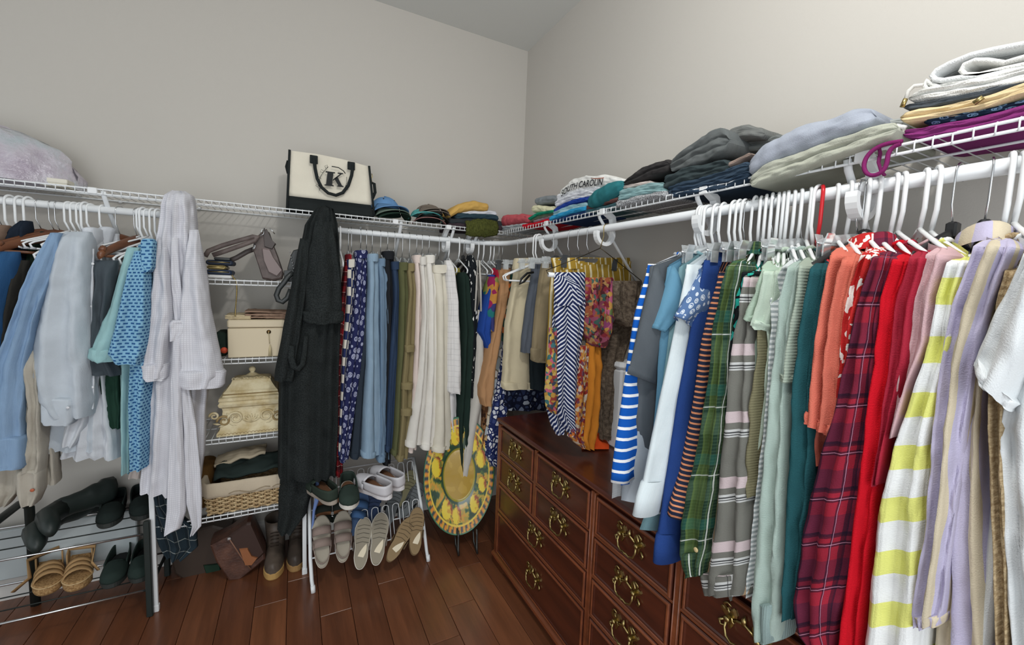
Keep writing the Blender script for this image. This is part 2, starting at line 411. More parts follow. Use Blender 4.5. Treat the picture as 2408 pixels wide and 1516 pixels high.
# ---------------------------------------------------------------- dresser
DW = wood('mahogany', (60, 25, 15), (104, 48, 26), 1, 1.0, 0.32, 0.5, 0.45)
DWD = wood('mahogany_panel', (52, 22, 14), (92, 42, 24), 1, 1.0, 0.34, 0.5, 0.4)
DWL = wood('mahogany_edge', (92, 46, 26), (140, 78, 46), 1, 1.0, 0.3, 0.5, 0.4)
DX, DY0, DY1, DB = -0.425, -0.645, -2.56, -0.012
dr = thing('dresser', 'long dark mahogany dresser with brass pulls under the right rod', 'dresser', (-0.22, -1.6, 0))
MB().bbox((DX + 0.012, DY1 + 0.01, 0.05), (DB, DY0 - 0.01, 0.745), 0.004).build('carcass', DWD, dr)
def prof_rail(mb, pts, y0, y1):
    return mb.loft([[(DX + a, y, z) for a, z in pts] for y in (y0, y1)], True, True, smooth=False)
top = prof_rail(MB(), [(0.43, 0.774), (-0.002, 0.774), (-0.008, 0.771), (-0.010, 0.764), (-0.006, 0.758), (0.0, 0.756), (0.002, 0.750), (0.008, 0.746), (0.43, 0.746)], DY1, DY0 + 0.006)
o = top.build('top_board', DW, dr)
MB().loft([[(DX - 0.0085 + 0.002 * math.cos(a), y, 0.761 + 0.0035 * math.sin(a)) for a in [2 * PI * k / 6 for k in range(6)]] for y in (DY1, DY0 + 0.006)], True, True).build('edge_bead', DWL, o)
# plinth with shaped apron
prof_rail(MB(), [(0.03, 0.064), (0.002, 0.064), (-0.012, 0.056), (-0.014, 0.046), (-0.010, 0.040), (0.03, 0.040)], DY1, DY0 + 0.008).build('base_moulding', DWL, dr)
def apron():
    n = 40; up = []; dn = []
    for k in range(n + 1):
        y = lerp(DY0 + 0.004, DY1, k / n); s = y - DY0
        e = min(abs(y - DY0), abs(y - DY1)); c = abs(y - (DY0 + DY1) / 2)
        z = 0.0 if e < 0.10 else min(0.026, (e - 0.10) * 0.5)
        up.append((DX - 0.006, y, 0.041)); dn.append((DX - 0.006, y, z))
    mb = MB(); vs = []; fs = []
    for a, b in zip(up, dn): vs += [a, b, (a[0] + 0.022, a[1], a[2]), (b[0] + 0.022, b[1], b[2])]
    for k in range(n):
        i = k * 4; j = i + 4
        fs += [(i, i + 1, j + 1, j), (i + 1, i + 3, j + 3, j + 1), (i + 2, j + 2, j + 3, i + 3), (i, j, j + 2, i + 2)]
    return mb.add(vs, fs, None, False)
apron().build('apron', DWD, dr)
MB().box((DX + 0.016, DY0 - 0.016, 0.0), (DB, DY0 - 0.002, 0.042)).build('side_plinth', DWD, dr)
# vertical stiles, proud of the carcass
for y, z0, z1, w in ((DY0 - 0.012, 0.062, 0.746, 0.022), (-1.414, 0.062, 0.746, 0.024), (-1.784, 0.062, 0.746, 0.024)):
    st = MB().bbox((DX - 0.002, y - w / 2, z0), (DX + 0.02, y + w / 2, z1), 0.002).build('stile', DWL, dr)
    for s in (-1, 1): MB().tube([(DX - 0.002, y + s * w * 0.36, z0), (DX - 0.002, y + s * w * 0.36, z1)], 0.0022, 6).build('bead', DWL, st)
def handle_mesh():
    """ornate brass bail pull: two scrolled rosettes, scalloped plate and hanging bail; local: y along, z up, x out (-)"""
    mb = MB()
    for s in (-1, 1):
        pl = []
        for a in [2 * PI * k / 28 for k in range(28)]:
            r = 0.017 * (1 + 0.42 * math.sin(3 * a + s * 0.6) + 0.15 * math.sin(7 * a))
            pl.append((s * 0.034 + r * math.cos(a) * 0.9, 0.010 + r * 1.15 * math.sin(a)))
        mb.loft([[(d, y * k + s * 0.034 * (1 - k), z * k + 0.01 * (1 - k)) for y, z in pl] for d, k in ((0, 1), (-0.0025, 1), (-0.004, 0.7))], True, True, smooth=False)
        mb.loft([[(-d, s * 0.034 + r * math.cos(a), 0.006 + r * math.sin(a)) for a in [2 * PI * k / 10 for k in range(10)]] for d, r in ((0.003, 0.006), (0.010, 0.0055), (0.013, 0.0075), (0.016, 0.006), (0.0175, 0.002))], True, True)
        mb.tube([(-0.003, s * 0.040, 0.020), (-0.006, s * 0.046, 0.032), (-0.006, s * 0.038, 0.039), (-0.005, s * 0.030, 0.034)], [0.003, 0.0034, 0.003, 0.0016], 6)
        mb.tube([(-0.003, s * 0.046, -0.004), (-0.006, s * 0.055, -0.012), (-0.005, s * 0.052, -0.021), (-0.004, s * 0.045, -0.018)], [0.003, 0.0034, 0.003, 0.0016], 6)
        mb.tube([(-0.002, s * 0.024, 0.004), (-0.005, s * 0.014, 0.012), (-0.006, s * 0.004, 0.016), (-0.005, 0, 0.022)], [0.003, 0.0035, 0.003, 0.002], 6)
    mb.tube([(-0.003, 0, 0.012), (-0.006, 0, 0.024), (-0.003, 0, 0.034)], [0.005, 0.006, 0.0015], 7)
    bail = [(-0.012, -0.034, 0.006), (-0.016, -0.036, -0.012), (-0.018, -0.030, -0.027), (-0.020, -0.016, -0.033), (-0.021, -0.006, -0.029), (-0.022, 0, -0.031), (-0.021, 0.006, -0.029), (-0.020, 0.016, -0.033), (-0.018, 0.030, -0.027), (-0.016, 0.036, -0.012), (-0.012, 0.034, 0.006)]
    mb.tube(bail, [0.0028, 0.003, 0.0034, 0.0034, 0.003, 0.0045, 0.003, 0.0034, 0.0034, 0.003, 0.0028], 6)
    return mb
HM = handle_mesh().build('pull', BRASS, dr, origin=(0, 0, 0)); HDATA = HM.data; bpy.data.objects.remove(HM)
def drawer(y0, y1, z0, z1, hs=None):
    g = 0.005; y0 -= g; y1 += g; z0 += g * 0.6; z1 -= g * 0.6; w = 0.014
    def R(d, i): return [(DX - d, y0 - i, z0 + i), (DX - d, y1 + i, z0 + i), (DX - d, y1 + i, z1 - i), (DX - d, y0 - i, z1 - i)]
    d = MB().loft([R(-0.012, 0), R(0.001, 0), R(0.003, 0.003), R(0.003, w), R(0.0005, w + 0.005)], False, True, smooth=False).build('drawer', DWD, dr)
    MB().loft([R(0.003, 0.002), R(0.0062, 0.005), R(0.0066, 0.009), R(0.004, w - 0.002)], False, False, smooth=False).build('moulding', DWL, d)
    for y in (hs or [(y0 + y1) / 2]):
        h = bpy.data.objects.new('pull', HDATA); COL.objects.link(h); h.parent = d
        h.location = Vector((DX - 0.001, y, (z0 + z1) / 2 + 0.004)) - root_loc(dr)
        h.scale = (1, 1.08, 1.12)
R_ = [(0.742, 0.598), (0.592, 0.447), (0.441, 0.300), (0.294, 0.068)]
for k, (z1, z0) in enumerate(R_):
    if k < 2:
        drawer(-0.67, -1.006, z0, z1); drawer(-1.026, -1.402, z0, z1); drawer(-1.796, -2.15, z0, z1); drawer(-2.17, -2.54, z0, z1)
    else:
        drawer(-0.67, -1.402, z0, z1, [-1.045] if k < 9 else None); drawer(-1.796, -2.54, z0, z1)
    drawer(-1.427, -1.771, z0, z1)
for y in (-1.016, -2.16):
    MB().bbox((DX - 0.002, y - 0.009, 0.446), (DX + 0.01, y + 0.009, 0.744), 0.002).build('stile', DWL, dr)
for y0, y1 in ((-0.662, -1.404), (-1.426, -1.772), (-1.796, -2.55)):
    for z in (0.595, 0.444, 0.297): MB().bbox((DX - 0.001, y1, z - 0.004), (DX + 0.012, y0, z + 0.004), 0.0015).build('rail', DWL, dr)
# ---------------------------------------------------------------- hangers (prototypes in local space: x = towards the room, z from the rod axis)
CLEAR = NT('clear_plastic', 0.12, 0.5); CLEAR.col((0.86, 0.89, 0.90, 1)); CLEAR.b.inputs['Transmission Weight'].default_value = 0.75; CLEAR.b.inputs['IOR'].default_value = 1.25; CLEAR = CLEAR.m
HWOOD = wood('hanger_wood', (88, 52, 32), (132, 82, 52), 0, 1.2, 0.4, 0.4, 0.2)
REDP = plain((196, 30, 38), 0.32, 0.45, name='red_plastic')
def hookpath(leg=0.06, neck=0.10, r=0.0205):
    return [Vector((-r * 0.92, 0, -0.012))] + arc((0, 0, 0), r, PI, 0, 10) [0:] + [Vector((r, 0, -leg)), Vector((r * 0.55, 0, -leg - 0.02)), Vector((0, 0, -neck))]
def proto(name): 
    o = bpy.data.objects.new(name, None); COL.objects.link(o); o['_local'] = 1; return o
def plastic_hanger(mat, rad=0.0042, w=0.2, z0=-0.115, z1=-0.186):
    t = proto('plastic_hanger')
    MB().tube(hookpath(0.068, 0.112), rad, 8).build('hook', mat, t)
    mb = MB()
    for s in (-1, 1): mb.tube([(0, 0, z0 + 0.006), (s * 0.03, 0, z0 - 0.006), (s * w * 0.92, 0, z1 + 0.012), (s * w, 0, z1 + 0.002), (s * w * 0.97, 0, z1 - 0.012), (s * w * 0.9, 0, z1 - 0.016)], rad, 8)
    mb.build('arms', mat, t)
    MB().tube([(-w * 0.92, 0, z1 - 0.016), (w * 0.92, 0, z1 - 0.016)], rad * 0.9, 8).build('trouser_bar', mat, t)
    mb = MB(); pr = [(-0.05, -0.128), (0, -0.108), (0.05, -0.128), (0.03, -0.136), (0, -0.128), (-0.03, -0.136)]
    mb.loft([[(a, y, z) for a, z in pr] for y in (-0.0012, 0.0012)], True, True, smooth=False).build('neck_web', mat, t)
    return t
def metal_hook(t, mat=STEEL, neck=0.105, rad=0.0017): return MB().tube(hookpath(0.058, neck, 0.0185), rad, 6).build('hook', mat, t)
def wooden_hanger():
    t = proto('wooden_hanger'); metal_hook(t)
    rings = []
    for k in range(17):
        s = -1 + 2 * k / 16; a = s * 0.215; z = -0.112 - 0.075 * abs(s) ** 1.25; h = 0.021 - 0.006 * abs(s); d = 0.009 - 0.001 * abs(s); sw = 0.016 * abs(s) ** 2
        rings.append([(a, sw + d * math.cos(q), z + h * math.sin(q)) for q in [2 * PI * j / 10 + 0.3 for j in range(10)]])
    MB().loft(rings, True, True).build('yoke', HWOOD, t)
    for s in (-1, 1): MB().tube([(s * 0.188, 0.012, -0.156), (s * 0.2, 0.014, -0.168)], 0.0105, 8).build('shoulder_notch', HWOOD, t)
    MB().tube([(-0.19, 0.01, -0.187), (0.19, 0.01, -0.187)], 0.0055, 8).build('trouser_bar', HWOOD, t)
    return t
def clip_hanger(mat, clip, bar=STEEL):
    t = proto('clip_hanger'); metal_hook(t)
    MB().loft([[(a, y, z) for a, z in ((-0.15, -0.122), (-0.10, -0.108), (-0.02, -0.098), (0.02, -0.098), (0.10, -0.108), (0.15, -0.122), (0.15, -0.130), (-0.15, -0.130))] for y in (-0.003, 0.003)], True, True, smooth=False).build('body', mat, t)
    MB().tube([(-0.155, 0, -0.128), (0.155, 0, -0.128)], 0.0022, 6).build('bar', bar, t)
    for s in (-1, 1):
        c = MB()
        for q in (-1, 1): c.loft([[(s * 0.13 - w, q * d, z), (s * 0.13 + w, q * d, z), (s * 0.13 + w, q * (d + 0.003), z), (s * 0.13 - w, q * (d + 0.003), z)] for w, d, z in ((0.012, 0.010, -0.108), (0.013, 0.004, -0.128), (0.013, 0.004, -0.158))], True, True, smooth=False)
        c.build('clip', clip, t)
    return t
def suit_hanger():
    t = proto('suit_hanger'); metal_hook(t)
    rings = []
    for k in range(17):
        s = -1 + 2 * k / 16; a = s * 0.2; z = -0.118 - 0.07 * abs(s) ** 1.2; h = 0.02 - 0.007 * abs(s); d = 0.005 + 0.006 * abs(s) ** 2
        rings.append([(a, d * math.cos(q), z + h * math.sin(q)) for q in [2 * PI * j / 8 + 0.4 for j in range(8)]])
    MB().loft(rings, True, True).build('yoke', BLKP, t)
    MB().bbox((-0.012, -0.008, -0.118), (0.012, 0.008, -0.088), 0.003).build('collar', BLKP, t)
    return t
PROTO = dict(white=plastic_hanger(WPLAS), red=plastic_hanger(REDP), wood=wooden_hanger(), clear=clip_hanger(CLEAR, CLEAR), chrome=clip_hanger(STEEL, plain((70, 72, 74), 0.4)), black=suit_hanger())
USEDP = set()
HN = dict(white='white plastic tubular hanger', red='red plastic hanger', wood='brown wooden hanger with steel hook', clear='clear plastic clip hanger with steel hook', chrome='chrome clip hanger', black='black plastic suit hanger with steel hook')
def hanger(kind, pos, U, what, group=None, lab=None):
    p = PROTO[kind]; o = p if kind not in USEDP else copy_tree(p); USEDP.add(kind)
    o.location = pos; o.rotation_euler = (0, 0, math.atan2(U.y, U.x))
    tag(o, lab or (HN[kind] + ' ' + what), 'hanger', group or {'A': 'hangers on the left wall rods', 'B': 'hangers on the right wall rod'}['A' if abs(U.y) > abs(U.x) else 'B'])
    return o
def rodB(px): p = onX((px, 543 - 0.1587 * (px - 1397)), RBX); return Vector((RBX, p.y, RZ))
def rodA(px): p = onY((px, 470.7 + 0.0875 * px), RAY); return Vector((p.x, RAY, RZ))
# ---------------------------------------------------------------- garment builders
class Fr:                                  # plane a garment hangs in
    def __init__(s, pos, U):
        s.p = Vector(pos); s.U = Vector(U).normalized(); s.N = Vector((-s.U.y, s.U.x, 0))
        if (CAM - s.p).dot(s.N) < 0: s.N = -s.N
    def at(s, a, z, n=0.0): q = s.p + s.U * a + s.N * n; return Vector((q.x, q.y, z))
    def px(s, q, off=0.02): P = onP(q, s.p + s.N * off, s.N); return ((P - s.p).dot(s.U), P.z)
def frame(wall, px, yaw=0.0):
    y = math.radians(yaw)
    if wall == 'B': return Fr(rodB(px), (-math.cos(y), -math.sin(y), 0))
    return Fr(rodA(px), (-math.sin(y), -math.cos(y), 0))
def top(label, cat, wall, hook, mat, edge, sleeve=None, sl=None, yaw=0, thick=0.02, hem=None, neckz=None, collar=None, kind='white', sw=0.115, fold=0.008, seed=0, cuff=None, name=None, nw=0.095, hanglab=None, hemdip=0.0, dz=0.0, dn=0.0, wallmax=None, cuffmat=None, what=None):
    """a shirt on its hanger. edge: pixels of the room-side silhouette, shoulder tip first"""
    fr = frame(wall, hook, yaw); random.seed(hook * 7 + seed); ph = random.random() * 9
    if dn: fr.p = fr.p + fr.N * dn
    off0 = max(0.022, thick + 0.008) if sleeve != 'long' else 0.026
    E = [fr.px(q, off0) for q in edge]; a_sh, z_sh = E[0]
    for k in range(1, len(E)):              # keep heights falling
        if E[k][1] > E[k - 1][1] - 0.003: E[k] = (E[k][0], E[k - 1][1] - 0.003)
    pts = sorted([(z, a) for a, z in E]); z_h = E[-1][1] if hem is None else fr.px((edge[-1][0], hem))[1]
    Ae = lambda z: interp(pts, z)
    zn = (neckz if neckz is not None else max(RZ - 0.128, z_sh + 0.03)) + dz
    back = (0.235 if wall == 'A' else 0.245) / max(0.35, math.cos(math.radians(yaw))) if wallmax is None else wallmax
    tname = name or {'shirt': 'hanging_shirt', 'sweatshirt': 'hanging_sweatshirt', 'top': 'hanging_blouse', 'cardigan': 'hanging_cardigan', 'tank top': 'hanging_tank_top'}.get(cat, 'hanging_blouse')
    root = thing(tname, label, cat, fr.at(0, z_h), 'garments on the right wall rod' if wall == 'B' else 'garments on the left wall rods')
    inset = 0.035 if sleeve == 'long' else 0.0
    ns, nt = 22, 26
    def ztop(a):
        b = abs(a)
        if b < nw: return zn - 0.02 * (1 - (b / nw) ** 2)
        return lerp(zn, z_sh, min(1.15, (b - nw) / max(0.03, a_sh - nw)))
    def P(s, t, side):
        z = lerp(z_sh, z_h, t); a1 = max(0.09, Ae(z) - inset * min(1, t * 6)); a0 = min(a1, back)
        a = s * (a1 if s > 0 else a0)
        zt = ztop(s * (a_sh if s > 0 else min(a_sh, back)))
        zh = z_h + hemdip * (s * s - 1) * 0.5
        zz = lerp(zt, zh, t)
        fl = fold * min(1, t * 2.2) * (math.sin(a * 46 + ph + 2.2 * nz(a * 5, z * 3, ph)) + 0.6 * math.sin(a * 21 + 1.7 * ph + z * 4))
        b = thick * (0.35 + 0.65 * min(1, t * 5)) * (1 - abs(s) ** 5) ** 0.5 + 0.0015
        wr = 0.0035 * nz(a * 22, z * 14, ph + side * 3)
        return fr.at(a, zz, side * b + fl + wr)
    rings = []
    for j in range(nt + 1):
        t = j / nt
        rings.append([P(-1 + 2 * k / ns, t, 1) for k in range(ns + 1)] + [P(1 - 2 * k / ns, t, -1) for k in range(1, ns)])
    MB().loft(rings).build('torso', mat, root)
    # hem band
    def hemring(dzv, g): return [q + Vector((0, 0, dzv)) + (q - cen) * g for q in rings[-1]]
    cen = sum(rings[-1], Vector()) / len(rings[-1])
    for s in ((1, -1) if sleeve else ()):
        if s < 0 and back < 0.15: continue
        mb = MB()
        if sleeve == 'long':
            zc = fr.px(sl)[1] if sl else z_h; n = 22; rg = []; nn = 18
            for k in range(n + 1):
                t = k / n; z = lerp(z_sh + 0.012, zc, t); w = lerp(sw, sw * 0.72, t) * (0.55 + 0.45 * min(1, t * 5))
                a = Ae(z) - w / 2 if s > 0 else min(Ae(z), back + 0.01) - w / 2
                off = 0.006 if s > 0 else 0.002
                th = 0.018 * (0.5 + 0.5 * min(1, t * 6))
                r = []
                for q in range(nn):
                    an = 2 * PI * q / nn; fx = 0.006 * min(1, t * 3) * math.sin(3 * an + ph + z * 9) + 0.005 * nz(an * 1.2, z * 13, ph)
                    r.append(fr.at(s * (a + w / 2 * math.cos(an)), z, off + (th + fx) * math.sin(an)))
                rg.append(r)
            mb.loft(rg, True, True)
            so = mb.build('sleeve', mat, root)
            if cuff:
                lc = cuff; zs = [zc + lc, zc + lc - 0.006, zc + lc * 0.5, zc - 0.004, zc - 0.006]; g = [0.98, 1.1, 1.1, 1.08, 0.9]; cr = []
                a = (Ae(zc) if s > 0 else min(Ae(zc), back + 0.01)) - sw * 0.36
                for z, gg in zip(zs, g):
                    aa = (Ae(z) if s > 0 else min(Ae(z), back + 0.01)) - sw * 0.36
                    cr.append([fr.at(s * (aa + sw * 0.37 * gg * math.cos(2 * PI * q / nn)), z, 0.006 + 0.020 * gg * math.sin(2 * PI * q / nn)) for q in range(nn)])
                MB().loft(cr, False, True).build('cuff', cuffmat or mat, so)
        else:
            (ao, zo), (ai, zi) = fr.px(sl[0]), fr.px(sl[1]); rg = []; n = 8
            if s < 0 and back < 0.2: continue
            for k in range(n + 1):
                t = k / n
                o1 = (lerp(a_sh - 0.012, ao, t), lerp(z_sh + 0.006, zo, t)); i1 = (lerp(a_sh - 0.06, ai, t), lerp(z_sh - 0.13, zi, t)); r = []
                bul = 0.014 + 0.014 * math.sin(PI * min(1, t * 0.8 + 0.2)); nn = 16
                for q in range(nn):
                    an = 2 * PI * q / nn; u = 0.5 + 0.5 * math.cos(an)
                    a = lerp(i1[0], o1[0], u); z = lerp(i1[1], o1[1], u)
                    if s < 0: a = min(a, back + 0.0)
                    r.append(fr.at(s * a, z, 0.008 + (bul + 0.006 * math.sin(u * 9 + ph) * t) * math.sin(an)))
                rg.append(r)
            so = MB().loft(rg, True, False).build('sleeve', mat, root)
            r0 = rg[-1]; cc = sum(r0, Vector()) / len(r0); dirv = (rg[-1][0] - rg[-2][0])
            MB().loft([[cc + (q - cc) * g_ + dirv * d_ for q in r0] for g_, d_ in ((1.03, -0.55), (1.06, -0.5), (1.06, 0.02), (0.9, 0.03))]).build('sleeve_hem', mat, so)
    if collar:
        rg = []; n = 20
        for h, g in ((0.0, 1.0), (0.022, 0.86), (0.034, 0.9), (0.03, 1.05), (0.004, 1.22)):
            rg.append([fr.at(nw * 1.05 * g * math.cos(2 * PI * q / n), zn - 0.018 + h + 0.012 * abs(math.cos(2 * PI * q / n)) - 0.02 * max(0, math.sin(2 * PI * q / n)), (0.03 * g + 0.006) * math.sin(2 * PI * q / n)) for q in range(n)])
        MB().loft(rg).build('collar', mat if collar is True else collar, root)
    else:
        n = 20
        MB().tube([fr.at(nw * math.cos(2 * PI * q / n), zn - 0.004 + 0.006 * abs(math.cos(2 * PI * q / n)) - 0.014 * max(0, math.sin(2 * PI * q / n)), 0.02 * math.sin(2 * PI * q / n)) for q in range(n + 1)], 0.0055, 6).build('neckband', mat, root)
    if kind:
        h_ = hanger(kind, fr.p, fr.U, what or ('inside the ' + ' '.join(label.split()[:6])).rstrip(' with on of and'))
        zt_ = max(0.15, RZ - z_sh + 0.006)
        h_.scale = (max(0.45, min(1.15, (a_sh - 0.015) / 0.2)), 1, max(0.75, min(1.1, zt_ / 0.186))) if kind in ('white', 'red') else (1, 1, 1)
    return root, fr
def drape(label, cat, rows, y, depth, mat, folds=3, amp=0.012, name='hanging_garment', group=None, seed=0, parent=None, plane=None, part='cloth', cap=False, power=2.4, n=36, sub=8, topth=0.45, wob=1.0, root=None):
    """cloth lofted through pixel rows (py, left, right[, dy]) that hang at depth y"""
    random.seed(seed + int(rows[0][1])); ph = random.random() * 20
    rows = [(q[0], q[1], q[2], q[3] if len(q) > 3 and q[3] else q[0], q[4] if len(q) > 4 else 0.0) for q in rows]   # py left, left, right, py right, set-back
    rr = []
    for k in range(len(rows) - 1):
        for j in range(sub):
            t = j / sub; rr.append(tuple(lerp(a, b, t) for a, b in zip(rows[k], rows[k + 1])))
    rr.append(rows[-1])
    rings = []; m = len(rr) - 1
    N = Vector((0, 1, 0)) if plane is None else plane[1] * (-1 if plane[1].dot(CAM - plane[0]) > 0 else 1)
    p0 = Vector((0, y, 0)) if plane is None else plane[0]
    for i, (py, l, r, pyr, sb) in enumerate(rr):
        t = i / m
        PL = onP((l, py), p0 + N * sb, N); PR = onP((r, pyr), p0 + N * sb, N)
        c = (PL + PR) / 2; h = (PR - PL) / 2
        dp = depth * (topth + (1 - topth) * min(1, t * 6)); ring = []
        for q in range(n):
            an = 2 * PI * q / n; ca, sa = math.cos(an), math.sin(an)
            x = math.copysign(abs(ca) ** (2 / power), ca); yv = math.copysign(abs(sa) ** (2 / power), sa); z = c.z
            f = amp * min(1, 0.15 + t * 2.5) * (math.sin(x * PI * folds * 0.5 + ph + 0.9 * nz(x * 1.3, t * 2.2, ph)) + 0.5 * nz(x * 3 + ph, t * 5, 1.0))
            if amp > 0.004: f += amp * 0.75 * nz(x * 3.5 + z * 8 + ph, z * 17 - x * 2.5, ph) + amp * 0.35 * nz(x * 8 - z * 20, z * 38, ph + 3)
            w = 1 + wob * (0.05 * nz(t * 4 + ph, x * 0.7, 4.0) + 0.035 * nz(z * 16 + ph, x * 1.5, 7.0))
            ring.append(c + h * x * w + N * (dp * yv + (f if sa < 0 else f * 0.5)) + Vector((0, 0, 0.006 * nz(x * 2 + ph, 3.0) if i == m else 0)))
        rings.append(ring)
    mb = MB().loft(rings, True, cap)
    if parent is not None: return mb.build(part, mat, parent)
    o = tag(mb.build(name, mat, origin=base_of(mb)), label, cat, group); return o
# ---------------------------------------------------------------- garments on the right rod, far to near
GY = (88, 94, 98)
PL = lambda *b: list(b)
f_bstripe = fabric((22, 88, 178), 'stripe', b=(238, 240, 242), per=0.031, wid=0.27, wob=0.002)
f_ostripe = fabric((44, 50, 72), 'stripe', b=(226, 150, 110), per=0.0135, wid=0.36, wob=0.004)
f_gstripe = fabric((170, 180, 182), 'stripe', b=(232, 236, 236), per=0.011, wid=0.5, wob=0.002)
f_gplaid = fabric((36, 58, 46), 'plaid', var=0.2, bands=PL(('v', 0.17, 0.1, 0.30, (120, 150, 120), 0.16), ('v', 0.0085, 0.0, 0.35, (100, 130, 104), 0.14), ('u', 0.11, 0.3, 0.32, (110, 132, 58), 0.32), ('u', 0.011, 0.0, 0.3, (130, 150, 84), 0.16), ('v', 0.17, 0.55, 0.16, (40, 110, 100), 0.3), ('u', 0.11, 0.85, 0.03, (226, 230, 222), 0.75), ('v', 0.17, 0.72, 0.018, (220, 226, 220), 0.6)))
f_gyplaid = fabric((112, 112, 106), 'plaid', var=0.1, bands=PL(('v', 0.15, 0.02, 0.17, (214, 196, 200), 0.75), ('v', 0.15, 0.24, 0.12, (220, 222, 222), 0.7), ('v', 0.15, 0.18, 0.022, (30, 32, 36), 0.9), ('v', 0.15, 0.215, 0.014, (30, 32, 36), 0.9), ('u', 0.21, 0.20, 0.07, (196, 160, 120), 0.6), ('u', 0.21, 0.31, 0.10, (228, 230, 230), 0.7), ('u', 0.21, 0.36, 0.012, (60, 60, 62), 0.7)))
f_rplaid = fabric((158, 40, 58), 'plaid', var=0.3, bands=PL(('v', 0.088, 0.1, 0.46, (40, 38, 62), 0.42), ('u', 0.08, 0.2, 0.46, (40, 38, 62), 0.42), ('v', 0.088, 0.14, 0.10, (24, 26, 44), 0.7), ('v', 0.088, 0.34, 0.10, (24, 26, 44), 0.7), ('u', 0.08, 0.26, 0.10, (24, 26, 44), 0.7), ('u', 0.08, 0.46, 0.08, (24, 26, 44), 0.7), ('v', 0.088, 0.30, 0.016, (206, 150, 176), 0.8), ('u', 0.08, 0.41, 0.016, (206, 150, 176), 0.8)))
f_tealp = fabric((44, 160, 146), 'cells', pal=[(44, 168, 152), (40, 150, 140), (28, 32, 34), (50, 174, 158)], scale=34, warp=0.03, line=(20, 24, 28), lw=0.10)
f_redpr = fabric((190, 44, 44), 'blots', b=(240, 232, 226), scale=46, asp=0.8, th=0.55)
f_yel = fabric((230, 232, 232), 'stripe', b=(222, 224, 128), per=0.088, wid=0.46, wob=0.006, rib=0.0045, ribax='u', wr=0.6)
f_lav = fabric((206, 194, 170), 'stripe', axis='u', b=(188, 182, 208), per=0.066, wid=0.48, wob=0.02, wr=1.4)
f_croch = fabric((190, 170, 136), 'speck', b=(150, 128, 96), scale=190, rib=0.006)
G = [
 ('pale grey ribbed top with scalloped hem, first on the right rod', 'top', 1648, fabric((176, 178, 180), rib=0.004), [(1538, 645), (1512, 760), (1486, 950), (1452, 1130), (1450, 1180)], dict(thick=0.012, sw=0.1)),
 ('blue and white horizontally striped long sleeve top', 'top', 1655, f_bstripe, [(1536, 630), (1505, 745), (1480, 900), (1457, 1060), (1449, 1132)], dict(sleeve='long', sl=(1449, 1138), sw=0.135, thick=0.016, hem=1150)),
 ('light grey shirt with curved hem below the blue striped top', 'shirt', 1660, fabric((176, 184, 192)), [(1556, 632), (1515, 800), (1492, 1000), (1478, 1182)], dict(thick=0.012, hem=1186, hemdip=0.05)),
 ('charcoal short sleeve tee with raw seams', 'shirt', 1668, fabric((88, 94, 100), var=0.25), [(1545, 626), (1532, 760), (1515, 905), (1512, 1000), (1522, 1078)], dict(sleeve='short', sl=[(1484, 880), (1557, 908)], thick=0.02)),
 ('steel blue short sleeve tee', 'shirt', 1686, fabric((96, 142, 168)), [(1586, 628), (1563, 780), (1558, 900), (1543, 1100), (1532, 1180)], dict(sleeve='short', sl=[(1543, 772), (1568, 782)], thick=0.018)),
 ('dusty teal top whose hem shows under the chambray cuff', 'top', 1702, fabric((124, 160, 168)), [(1612, 628), (1592, 760), (1572, 900), (1545, 1150), (1519, 1256)], dict(thick=0.012)),
 ('pale blue chambray shirt with buttoned cuff', 'shirt', 1727, fabric((206, 220, 226), 'denim', b=(232, 238, 240)), [(1630, 632), (1608, 740), (1587, 850), (1557, 1000), (1527, 1140), (1507, 1205)], dict(sleeve='long', sl=(1507, 1214), sw=0.115, cuff=0.085, hem=1225)),
 ('blue tee with tiny white leaf print on the sleeve', 'shirt', 1739, fabric((88, 116, 160), 'paisley', b=(216, 224, 234), scale=60), [(1657, 636), (1642, 760), (1637, 900), (1622, 1100)], dict(sleeve='short', sl=[(1597, 744), (1632, 772)], thick=0.012)),
 ('navy blue fleece sweatshirt with ribbed cuff', 'sweatshirt', 1752, fabric((40, 68, 130), var=0.25, weave=1.0), [(1672, 622), (1652, 720), (1627, 850), (1607, 950), (1593, 1050), (1573, 1200), (1557, 1310)], dict(sleeve='long', sl=(1557, 1325), sw=0.14, cuff=0.075, neckz=1.565)),
 ('navy and orange pinstriped long sleeve tee', 'shirt', 1776, f_ostripe, [(1708, 650), (1685, 740), (1670, 800), (1662, 850), (1642, 980), (1617, 1120), (1592, 1214)], dict(sleeve='long', sl=(1592, 1222), sw=0.075, thick=0.012, hem=1100)),
]
for g in G: top(g[0], g[1], 'B', g[2], g[3], g[4], **g[5])
